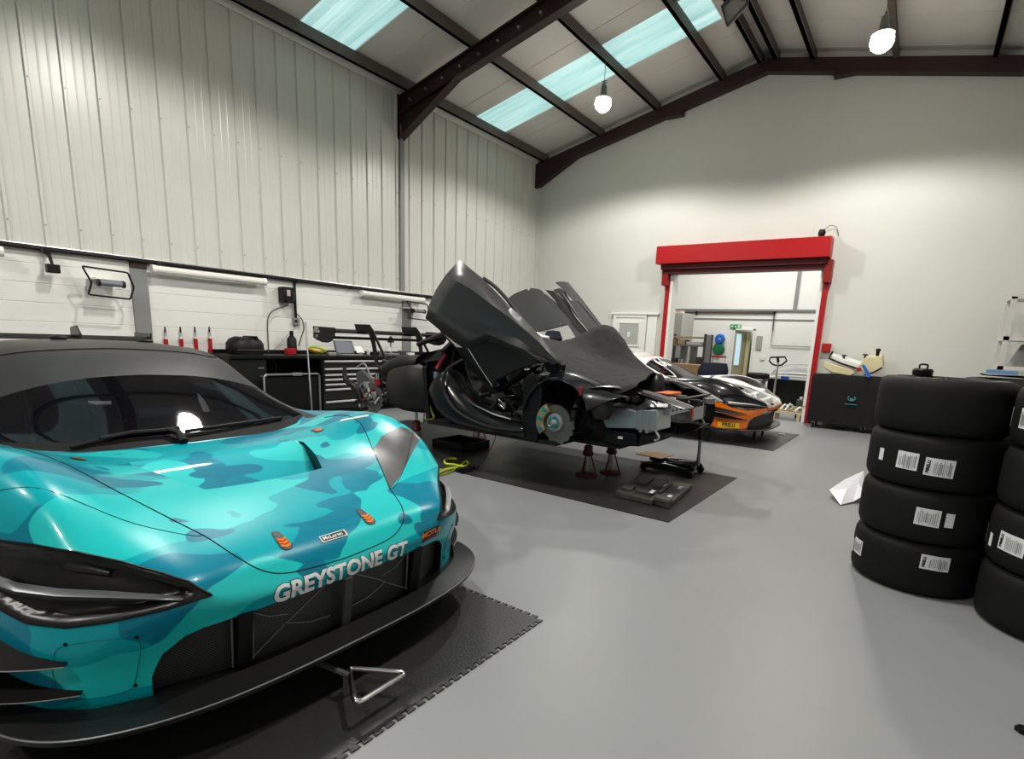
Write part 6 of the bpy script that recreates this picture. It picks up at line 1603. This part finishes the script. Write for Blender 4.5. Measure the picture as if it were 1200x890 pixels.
MB().lathe([(0, ZB), (.075, ZB), (.075, ZB + .24), (.05, ZB + .28), (.03, ZB + .30), (.03, ZB + .38), (0, ZB + .38)], (-8.70, p.y, 0), 18).build('body', 'black', o, smooth=True)
p = on_bench(370, 411)
pts = [(-8.45 + .09 * math.cos(t), p.y + .09 * math.cos(t + .6), ZB + .085 + .045 * math.sin(t)) for t in [2 * PI * k / 14 for k in range(14)]]
o = thing('coiled_lead', 'coiled yellow green lead on the worktop left of the laptop', 'lead', (-8.45, p.y, ZB)); MB().tube(pts, .02, 8, closed=True, smooth=2).build('coil', 'lime', o, smooth=True)
MB().tube([(-8.5 + .10 * math.cos(t), p.y + .10 * math.cos(t + 1.4), ZB + .055 + .035 * math.sin(t)) for t in [2 * PI * k / 14 for k in range(14)]], .014, 8, closed=True, smooth=2).build('inner_coil', 'yellow', o, smooth=True)
# laptop
pa, pb = on_bench(394, 413, -8.45), on_bench(416, 413, -8.45)
o = thing('laptop', 'open laptop with grey screen on the worktop', 'laptop', (-8.45, (pa.y + pb.y) / 2, ZB))
MB().bb((-8.45, pa.y, ZB), (-8.24, pb.y, ZB + .018)).build('keyboard_base', 'greysteel', o, bevel=.003)
s_ = MB().slab([(-8.45, pa.y, ZB + .018), (-8.45, pb.y, ZB + .018), (-8.53, pb.y, ZB + .25), (-8.53, pa.y, ZB + .25)], (-.012, 0, 0)).build('lid', 'darkgrey', o)
MB().slab([(-8.447, pa.y + .02, ZB + .035), (-8.447, pb.y - .02, ZB + .035), (-8.521, pb.y - .02, ZB + .237), (-8.521, pa.y + .02, ZB + .237)], (.003, 0, 0)).build('screen', 'screen', s_)
pa, pb = on_bench(418, 413, -8.4), on_bench(427, 413, -8.4)
o = thing('desk_scale', 'small pale readout unit tilted on a stand beside the laptop', 'readout', (-8.4, pa.y, ZB))
MB().slab([(-8.38, pa.y, ZB + .04), (-8.38, pb.y, ZB + .04), (-8.48, pb.y, ZB + .16), (-8.48, pa.y, ZB + .16)], (-.02, 0, 0)).build('display', 'white', o, bevel=.004)
MB().bb((-8.47, pa.y + .04, ZB), (-8.38, pb.y - .04, ZB + .05)).build('foot', 'greysteel', o)
random.seed(9)
kinds = ['alu', 'white', 'black', 'greysteel', 'darkgrey', 'paper']
labs = ['small bright metal fitting on the worktop just left of the laptop', 'small white pot on the worktop behind the readout unit', 'small black part box on the worktop under the first swan neck', 'small grey steel block on the worktop behind the first swan neck', 'small dark tool case on the worktop between the swan necks', 'small white carton on the worktop between the swan necks']
for k in range(6):
    p = on_bench((388, 433, 439, 447, 471, 481)[k], 412, (-8.30, -8.62, -8.42, -8.70, -8.42, -8.5)[k]); h = (.05, .09, .06, .07, .09, .05)[k]
    if k in (1,):
        o = MB().lathe([(0, ZB), (.05, ZB), (.055, ZB + h), (.04, ZB + h + .01), (0, ZB + h + .01)], (p.x, p.y, 0), 16).build('pot', kinds[k], smooth=True); tag(o, labs[k], 'pot')
    else:
        o = MB().box((p.x, p.y, ZB + h / 2), (.10, .14, h), rz=random.uniform(-.3, .3)).build(['metal_fitting', 'pot', 'parts_box', 'steel_block', 'tool_case', 'carton'][k], kinds[k], bevel=.006); tag(o, labs[k], ['fitting', 'pot', 'box', 'block', 'case', 'carton'][k])
p = on_bench(458, 410)
o = thing('drill_press', 'small black topped bench press with grey column on the worktop', 'bench press', (-8.5, p.y, ZB))
MB().box((-8.5, p.y, ZB + .02), (.22, .26, .04)).build('base', 'greysteel', o, bevel=.006)
MB().cyl((-8.5, p.y, ZB + .04), (-8.5, p.y, ZB + .30), .02, 12).build('column', 'alu', o, smooth=True)
MB().lathe([(0, ZB + .36), (.015, ZB + .36), (.07, ZB + .26), (.06, ZB + .24), (0, ZB + .24)], (-8.5, p.y, 0), 16).build('cone_head', 'black', o, smooth=True)
MB().cyl((-8.5, p.y - .05, ZB + .07), (-8.5, p.y - .05, ZB + .15), .05, 14).build('vice', 'white', o, smooth=True)

# ================================================================== GABLE SIDE: covered trolley and parts
cx0, cx1, cy0, cy1, ch = -1.67, -.40, 11.50, 12.05, 1.03
o = thing('covered_trolley', 'black fabric covered trolley with pale blue crest logo against the end wall', 'trolley', (-1.06, 11.8, 0))
rows = []; n = 26
per = []
for k in range(n): per.append((cx0 + (cx1 - cx0) * k / n, cy0))
for k in range(10): per.append((cx1, cy0 + (cy1 - cy0) * k / 10))
for k in range(n): per.append((cx1 + (cx0 - cx1) * k / n, cy1))
for k in range(10): per.append((cx0, cy1 + (cy0 - cy1) * k / 10))
random.seed(4)
ph = [random.uniform(0, 6) for _ in per]
for zi, z in enumerate((.12, .35, .6, .85, .99, 1.03)):
    row = []
    for k, (x, y) in enumerate(per):
        f = .012 * math.sin(k * .9 + zi) * (1 - z) + .006 * math.sin(ph[k])
        cxm, cym = (cx0 + cx1) / 2, (cy0 + cy1) / 2
        sh = .97 if z == 1.03 else 1
        row.append((cxm + (x - cxm) * sh + f, cym + (y - cym) * sh + f, z + .012 * math.sin(k * .5)))
    row.append(row[0]); rows.append(row)
b = MB().grid(rows); b.add([Vector(p) for p in rows[-1][:-1]], [tuple(range(len(per)))]); b.build('fabric_cover', 'clothblack', o, smooth=True, angle=50)
for (x, y) in ((cx0 + .12, cy0 + .08), (cx1 - .3, cy0 + .08), (cx0 + .12, cy1 - .08), (cx1 - .12, cy1 - .08)):
    c_ = MB().cyl((x - .015, y, .05), (x + .015, y, .05), .05, 16).build('castor', 'black', o, smooth=True); MB().tube([(x - .03, y, .05), (x - .03, y, .12), (x + .03, y, .12), (x + .03, y, .05)], .008, 6).build('castor_fork', 'alu', c_)
lg = []
LX, LZ = at_y(998, 468, 11.48).x, at_y(998, 468, 11.48).z
for s_ in (-1, 1):
    MB().tube([(LX + s_ * .012, 11.475, LZ - .03), (LX + s_ * .05, 11.475, LZ - .012), (LX + s_ * .06, 11.475, LZ + .03), (LX + s_ * .035, 11.475, LZ + .05)], [.010, .014, .010, .006], 6, smooth=4).build('crest_horn', 'teal_print', o)
MB().slab([(LX - .03, 11.472, LZ + .02), (LX + .03, 11.472, LZ + .02), (LX + .012, 11.472, LZ - .045), (LX - .012, 11.472, LZ - .045)], (0, .004, 0)).build('crest_head', 'teal_print', o)
MB().bb((LX - .10, 11.470, LZ - .105), (LX + .10, 11.478, LZ - .090)).build('crest_bar', 'teal_print', o)
# foam and fibreglass parts on the trolley
def tray_part(u0, v0, u1, v1, y, tilt, label, name):
    pass
o = thing('foam_block', 'cream foam block lying tilted on the covered trolley', 'foam block', (-1.35, 11.7, 1.05))
P_ = [at_y(u, v, 11.62) for u, v in ((966, 424), (998, 433), (1003, 437), (996, 441), (975, 437), (965, 431))]
MB().slab(P_, (0, .30, 0)).build('block', 'foam', o, bevel=.015)
o = thing('white_tray_part', 'white moulded tray with black rail and knob leaning over the foam block', 'moulded part', (-1.2, 11.75, 1.15))
MB().slab([at_y(u, v, 11.66) for u, v in ((973, 417), (1008, 427), (1006, 432), (973, 423))], (0, .34, .05)).build('shell', 'white', o, bevel=.01)
MB().tube([at_y(u, v, 11.62) for u, v in ((976, 412), (971.5, 420), (985, 426), (1007, 433))], .018, 8).build('black_rail', 'black', o, smooth=True)
p = at_y(989, 418, 11.75); MB().lathe([(0, -.06), (.02, -.06), (.02, .0), (.05, .01), (.04, .03), (0, .035)], p, 14).build('knob', 'blacksatin', o, smooth=True)
o = thing('white_tray_part', 'white moulded tray with black ends at the right of the covered trolley', 'moulded part', (-.8, 11.75, 1.1))
MB().slab([at_y(u, v, 11.66) for u, v in ((1007, 428), (1014, 419), (1034, 417), (1035, 430), (1028, 438), (1010, 437))], (0, .30, .03)).build('shell', 'foam', o, bevel=.012)
MB().tube([at_y(u, v, 11.62) for u, v in ((1012, 440), (1023, 437), (1034, 431))], .014, 8).build('black_rail', 'black', o, smooth=True)
p = at_y(1029, 412, 11.7); MB().lathe([(0, -.12), (.025, -.12), (.03, .0), (.045, .02), (.03, .05), (0, .055)], p, 14).build('black_post', 'black', o, smooth=True)
p = at_y(1014, 417, 11.75); MB().lathe([(0, -.06), (.02, -.06), (.02, .0), (.05, .01), (.04, .03), (0, .035)], p, 14).build('knob', 'blacksatin', o, smooth=True)
q = [at_y(u, v, 11.46) for u, v in ((1009, 428), (1013, 427.5), (1021, 441), (1017, 443))]
tag(MB().slab(q, (0, .03, 0)).build('blue_tape', 'blue'), 'blue tape strip hanging down between the two white parts', 'tape')
q = [at_y(u, v, 11.59) for u, v in ((1003, 432), (1009, 431), (1010, 435), (1004, 436))]
MB().slab(q, (0, .03, 0)).build('red_cap', 'red', o, bevel=.004)
# open shelf unit at right
o = thing('shelf_unit', 'pale metal shelf unit standing at the far right behind the tyres', 'shelf', (1.6, 11.4, 0))
sx0, sy0, sy1, sx1 = 1.02, 11.0, 11.6, 2.12
for (x, y) in ((sx0, sy0), (sx0, sy1), (sx1, sy0), (sx1, sy1)):
    MB().bb((x - .035, y - .035, 0), (x + .035, y + .035, 2.40)).build('post', mat('pale_post', (.55, .54, .52), .5), o)
for z in (.2, .75, 1.30, 1.75, 2.37):
    MB().bb((sx0 - .035, sy0 - .035, z), (sx1 + .035, sy1 + .035, z + .06)).build('shelf_board', mat('pale_board', (.60, .58, .55), .5), o)
o = thing('grey_cone', 'grey cone shaped vessel on the shelf unit at the right edge', 'vessel', (1.35, 11.2, 1.36))
MB().lathe([(0, 1.811), (.16, 1.811), (.17, 1.84), (.05, 1.88), (.04, 2.05), (.10, 2.12), (.12, 2.18), (.04, 2.26), (0, 2.26)], (1.42, 11.25, 0), 20).build('vessel', 'greysteel', o, smooth=True)
o = thing('grey_cone', 'grey cone on the lower level of the shelf unit', 'vessel', (1.3, 11.2, 1.36))
MB().lathe([(0, 1.361), (.17, 1.361), (.16, 1.38), (.03, 1.70), (0, 1.71)], (1.28, 11.3, 0), 20).build('vessel', 'greysteel', o, smooth=True)

# ================================================================== BACK ROOM CONTENTS
FY_ = FY
def BK(u, v, y=FY - .05): return at_y(u, v, y)
def wall_item(name, label, cat, u0, v0, u1, v1, mt_, y=FY - .04, th=.042, bevel=.006):
    a, c_ = BK(u0, v1, y), BK(u1, v0, y)
    o = MB().bb((a.x, y, a.z), (c_.x, y + th, c_.z)).build(name, mt_, bevel=bevel); tag(o, label, cat); return o
e = wall_item('exit_sign', 'green running man exit sign above the far door', 'sign', 855.5, 380.5, 868.5, 385, 'exitgreen')
def child_slab(parent, pts, mt_, name, th=.004): return MB().slab(pts, (0, th, 0)).build(name, mt_, parent)
ex0, ex1 = BK(855.5, 385, FY - .04), BK(868.5, 380.5, FY - .04)
Wd, Hd = ex1.x - ex0.x, ex1.z - ex0.z
yv = FY - .045
child_slab(e, [(ex0.x + Wd * .72, yv, ex0.z + Hd * .15), (ex0.x + Wd * .93, yv, ex0.z + Hd * .15), (ex0.x + Wd * .93, yv, ex0.z + Hd * .85), (ex0.x + Wd * .72, yv, ex0.z + Hd * .85)], 'paper', 'door_pictogram')
child_slab(e, [(ex0.x + Wd * .42, yv, ex0.z + Hd * .45), (ex0.x + Wd * .52, yv, ex0.z + Hd * .75), (ex0.x + Wd * .62, yv, ex0.z + Hd * .45), (ex0.x + Wd * .52, yv, ex0.z + Hd * .15)], 'paper', 'arrow_pictogram')
MB().lathe([(0, 0), (Hd * .10, 0), (Hd * .10, .004), (0, .004)], (ex0.x + Wd * .22, yv - .001, ex0.z + Hd * .76), 12, axis='Y').build('figure_head', 'paper', e)
MB().tube([(ex0.x + Wd * .21, yv, ex0.z + Hd * .62), (ex0.x + Wd * .18, yv, ex0.z + Hd * .40), (ex0.x + Wd * .26, yv, ex0.z + Hd * .18)], .012, 5).build('figure_body', 'paper', e)
MB().tube([(ex0.x + Wd * .18, yv, ex0.z + Hd * .40), (ex0.x + Wd * .10, yv, ex0.z + Hd * .2)], .012, 5).build('figure_leg', 'paper', e)
MB().tube([(ex0.x + Wd * .10, yv, ex0.z + Hd * .52), (ex0.x + Wd * .21, yv, ex0.z + Hd * .60), (ex0.x + Wd * .30, yv, ex0.z + Hd * .50)], .010, 5).build('figure_arm', 'paper', e)
def wall_bag(name, label, u, v, r, mt_):
    c_ = BK(u, v, FY - .10)
    o = MB().lathe([(0, -.09), (r * .8, -.08), (r, -.02), (r, .04), (r * .85, .08), (0, .09)], c_, 8, axis='Y').build(name, mt_, smooth=True, angle=40); tag(o, label, 'first aid bag'); return o
o1 = wall_bag('wall_bag', 'blue first aid bag hung on the far wall above the green one', 843.5, 397.5, .17, 'blue')
o2 = wall_bag('wall_bag', 'green first aid bag hung on the far wall below the blue one', 842, 409.5, .20, 'green')
c_ = BK(843.5, 397.5, FY - .20); MB().bar((c_.x - .035, c_.y, c_.z), (c_.x + .035, c_.y, c_.z), .006, .03).build('white_mark', 'paper', o1)
wall_item('fire_point', 'small red fire point sign on the far wall beside the shelving', 'sign', 829.5, 403.5, 834.5, 412, 'red')
wall_item('wall_notice', 'grey notice sheet on the far wall right of the door', 'notice', 885, 394, 893.5, 410, mat('notice_grey', (.36, .36, .34), .5))
wall_item('light_switch', 'pair of small white switches on the far wall right of the notice', 'switch', 890.5, 418, 896, 422, 'lightwhite')
o = thing('far_pipe', 'dark pipe run along the far wall turning down at its right end', 'pipe', (-5, FY - .1, 2.6))
pp = [BK(800, 366.5), BK(907.5, 367), BK(904, 402), BK(903, 405), BK(953, 407)]
MB().tube(pp[:2], .022, 6).build('dark_run', mat('brown_pipe', (.10, .06, .05), .5), o)
MB().tube([pp[1], BK(905.5, 388)], .020, 6).build('drop', 'darkgrey', o); MB().tube([BK(905.5, 388), BK(903, 405), pp[4]], .014, 6).build('pale_run', 'greysteel', o)
for u, v in ((816.5, 367), (907.5, 367)): p = BK(u, v); MB().box(p, (.06, .05, .10)).build('pipe_clip', 'black', o)
# grey partition block at the left of the opening
a, c_ = at_y(786, 393, 16.0), at_y(802, 367, 16.0)
MBb = MB().bb((a.x - .6, 15.9, 0), (c_.x, 16.9, c_.z)); tag(MBb.build('tall_cabinet', mat('pale_cabinet', (.42, .42, .40), .6), bevel=.01), 'tall pale grey cabinet behind the shelving beyond the shutter opening', 'cabinet')
o = MB().bb((a.x - .3, 15.95, c_.z + .002), (c_.x - .1, 16.3, c_.z + .07)).build('wooden_offcut', 'wood'); tag(o, 'pale timber offcut on top of the tall grey cabinet', 'timber')
# shelving with cartons
ys = 14.6
L0, R0 = at_y(783, 394, ys).x, at_y(827, 394, ys).x; zt = at_y(800, 393.5, ys).z
o = thing('stock_shelving', 'grey steel shelving of cartons seen through the shutter opening', 'shelving', ((L0 + R0) / 2, ys, 0))
for x in (L0, R0):
    for y in (ys, ys + .55): MB().bb((x - .03, y - .03, 0), (x + .03, y + .03, zt + .06)).build('post', 'darkgrey', o)
MB().bb((R0 - .01, ys, .6), (R0 + .01, ys + .55, zt + .05)).build('end_panel', mat('shelf_end', (.16, .155, .15), .5), o)
shelf_z = [.4, .85, at_y(800, 405, ys).z, zt - .04]
for i, z in enumerate(shelf_z): MB().bb((L0, ys, z - .02), (R0, ys + .55, z + .02)).build('shelf_board', 'wood' if i == 3 else 'greysteel', o)
for x in (L0 + (R0 - L0) * .37, L0 + (R0 - L0) * .64): MB().bb((x - .015, ys, .85), (x + .015, ys + .55, shelf_z[2])).build('divider', 'greysteel', o)
cart = [(788, 404.5, .17, .15, 2, 'card'), (797, 404.5, .22, .14, 2, 'wood'), (813, 404, .46, .09, 2, 'paper'), (788, 417, .20, .24, 1, 'darkgrey'), (797, 417, .13, .22, 1, 'paper'), (805.5, 417, .10, .18, 1, 'lightwhite'), (818.5, 417, .17, .30, 1, 'darkgrey')]
descs = ['brown carton at the left end of the upper shelf', 'second brown carton from the left on the upper shelf', 'flat pale packet on the upper shelf', 'dark grey box at the left of the middle shelf', 'white box on the middle shelf left of centre', 'pale tub on the middle shelf at centre', 'dark file box at the right of the middle shelf']
for i, (u, v, w_, h, sh, mt_) in enumerate(cart):
    x = at_y(u, v, ys).x; z = shelf_z[sh] + .021
    q_ = MB().bb((x - w_ / 2, ys + .05, z), (x + w_ / 2, ys + .4, z + h)).build('carton', mt_, bevel=.006); tag(q_, descs[i], 'box')
q_ = MB().bb((L0 + .15, ys - .55, .0), (L0 + 1.15, ys - .05, .98)).build('carton_pile', 'card', bevel=.01); tag(q_, 'large open brown carton on the floor in front of the shelving', 'carton')
# navy chair heap, red step
p = at_y(834, 430, 13.6)
o = thing('covered_chair', 'navy padded chair behind the orange car', 'chair', (p.x, 13.6, 0))
rows = []
for k in range(8):
    t = k / 7; rr = .42 * math.sin(min(1, t * 1.3 + .15) * PI / 2) * (1 if t < .7 else 1 - (t - .7) * .6)
    rows.append([(p.x + rr * math.cos(a_) * .9 + .06 * t, 13.6 + rr * .7 * math.sin(a_), .45 + (p.z + .10 - .45) * (1 - (1 - t) ** 1.0)) for a_ in [2 * PI * i / 18 for i in range(19)]])
b = MB().grid(rows); b.add(rows[-1][:-1], [tuple(range(18))]); b.build('backrest', 'bag', o, smooth=True)
MB().bb((p.x - .28, 13.35, .40), (p.x + .28, 13.9, .50)).build('seat', 'bag', o, bevel=.03)
for dx in (-.22, .22):
    for dy in (-.2, .2): MB().cyl((p.x + dx, 13.62 + dy, 0), (p.x + dx, 13.62 + dy, .41), .018, 8).build('leg', 'black', o)
p = at_y(845, 420, 16.8)
o = thing('red_step_stool', 'red topped step stool with white legs against the far wall', 'stool', (p.x, 17, 0))
zt_ = at_y(845, 417.5, 16.8).z; x0, x1 = at_y(829, 418, 16.8).x, at_y(846, 418, 16.8).x
MB().bb((x0, 16.7, zt_ - .05), (x1, 17.3, zt_)).build('top', 'red', o, bevel=.01); MB().bb((x0, 16.7, zt_ - .25), (x1, 16.74, zt_ - .20)).build('lower_rail', 'red', o)
for x in (x0 + .02, x1 - .02):
    for y in (16.72, 17.27): MB().cyl((x, y, 0), (x, y, zt_ - .05), .018, 8).build('leg', 'lightwhite', o)
# waste bin with tyre on top
p = at_y(868, 447, 14.0)
o = thing('grey_bin', 'grey plastic tub beyond the orange car', 'tub', (at_y(868, 450, 14).x, 14, 0))
x0, x1 = at_y(862, 447, 14).x, at_y(895, 447, 14).x; zt_ = at_y(880, 443, 14).z
MB().slab([(x0 + .04, 13.75, 0), (x1 - .04, 13.75, 0), (x1, 13.7, zt_), (x0, 13.7, zt_)], (0, .55, 0)).build('tub', mat('bin_grey', (.27, .28, .29), .5), o, bevel=.02)
MB().bb((x0 - .03, 13.66, zt_ - .07), (x1 + .03, 14.3, zt_)).build('rim', 'greysteel', o, bevel=.01)
c_ = at_y(890, 437, 13.98)
o = thing('small_tyre', 'small black tyre lying on the grey tub', 'tyre', (c_.x, 14, zt_))
MB().lathe([(.12, 0), (.22, 0), (.26, .03), (.26, .10), (.22, .13), (.12, .13), (.11, .065)], (c_.x - .02, 13.98, zt_ + .003), 28, closed=True).build('tyre', 'rubber', o, smooth=True)
# pallet truck handle
p0 = at_y(906, 468, 13.0); p1 = at_y(912, 425, 13.0)
p0 = at_y(906, 468, 13.3); p1 = at_y(912, 425, 13.3)
o = thing('pallet_truck', 'pallet truck with upright steel handle and black loop grip', 'pallet truck', (p0.x, 13, 0))
MB().tube([(p0.x - .08, 13.3, .2), p0, p1], .022, 8).build('shaft', 'chrome', o, smooth=True)
lp = [at_y(u, v, 13.3) for u, v in ((903, 419), (920, 418.5), (922, 423), (916, 428), (911, 429), (905, 427), (901.5, 423))]
MB().tube(lp, .020, 8, closed=True).build('loop_grip', 'black', o, smooth=True)
MB().tube([p1, at_y(911.5, 419, 13.3)], .03, 8).build('grip_stem', 'black', o)
for dy in (-.2, .2): MB().bb((p0.x - 1.1, 13.3 + dy - .08, .06), (p0.x, 13.3 + dy + .08, .12)).build('fork', 'darkgrey', o)
MB().box((p0.x - .12, 13.3, .22), (.2, .5, .24)).build('pump_body', 'darkgrey', o, bevel=.02)
MB().cyl((p0.x - .12, 13.2, .06), (p0.x - .12, 13.4, .06), .06, 16).build('wheel', 'black', o, smooth=True)
# black draped table with clear bodywork shell
x0, x1 = at_y(899, 445, 14.6).x, -1.5; zt_ = at_y(925, 443, 14.6).z
o = thing('draped_table', 'white topped table with black drape beyond the right shutter guide', 'table', ((x0 + x1) / 2, 15, 0))
MB().bb((x0, 14.6, zt_ - .05), (x1, 15.6, zt_)).build('tabletop', 'white', o, bevel=.006)
rows = []
for z in (.02, zt_ * .5, zt_ - .05): rows.append([(x0 + .02 + (x1 - x0 - .04) * k / 30, 14.60 + .012 * math.sin(k * 1.4) * (1 - z * .6), z) for k in range(31)])
MB().grid(rows).build('front_drape', 'clothblack', o, smooth=True)
for x in (x0 + .05, x1 - .05): MB().bb((x - .025, 15.5, 0), (x + .025, 15.55, zt_ - .05)).build('leg', 'darkgrey', o)
zt2 = zt_ + .016
o = thing('clear_shell', 'hazy grey clear bodywork shell lying on the draped table', 'bodywork shell', ((x0 + x1) / 2, 15, zt2))
rows = []
for k in range(9):
    t = k / 8; rows.append([(x0 + .05 + (x1 - x0 - .1) * i / 14, 14.72 + .75 * t, zt2 + .005 + .30 * math.sin(PI * min(1, .12 + i / 14)) ** .5 * math.sin(PI * (.5 * t + .06))) for i in range(15)])
MB().grid(rows).build('shell', 'plasticclear', o, smooth=True, solid=.01)
MB().tube([rows[-1][i] for i in range(15)], .015, 6).build('shell_rim', 'darkgrey', o)
p = at_y(920, 441, 14.55); tag(MB().bb((p.x - .09, 14.56, zt_ - .06), (p.x + .09, 14.6 - .002, zt_ + .03)).build('blue_clip', 'blue'), 'blue clip on the front edge of the draped table', 'clip')
# jerry can and straps
p = at_y(940, 480, 12.9)
o = thing('dark_canister', 'dark grey canister on the floor inside the right shutter guide', 'canister', (p.x, 12.9, 0))
MB().bb((p.x - .12, 12.8, 0), (p.x + .12, 13.0, .42)).build('body', mat('canister_grey', (.06, .065, .065), .5), o, bevel=.03); MB().cyl((p.x - .05, 12.9, .42), (p.x - .05, 12.9, .47), .03, 12).build('cap', 'white', o, smooth=True)
p = at_y(925, 493, 12.6)
o = thing('strap_pallet', 'low pale frame with green and white straps on the floor by the shutter', 'frame', (p.x, 12.6, 0))
xa, xb = at_y(908, 490, 12.7).x, at_y(940, 494, 12.5).x
MB().bb((xa, 12.25, .14), (xb, 12.3, .18)).build('front_rail', 'wood', o); MB().bb((xa, 12.69, .14), (xb, 12.74, .18)).build('back_rail', 'wood', o)
for x in (xa + .05, xb - .05): MB().bb((x - .03, 12.25, 0), (x + .03, 12.74, .14)).build('bearer', 'wood', o)
random.seed(14)
for k in range(6):
    xs = xa + (xb - xa) * (k + .5) / 6
    MB().tube([(xs - .08, 12.30, .205), (xs - .02, 12.4, .26 + random.uniform(0, .08)), (xs + .05, 12.5, .24), (xs + .1, 12.6, .21)], .022, 6, smooth=3).build('strap', ['lightwhite', mat('olive_strap', (.28, .32, .12), .6), 'lightwhite'][k % 3], o, smooth=True)
# frame foot at the trolley
a = at_y(940, 505, 12.05)
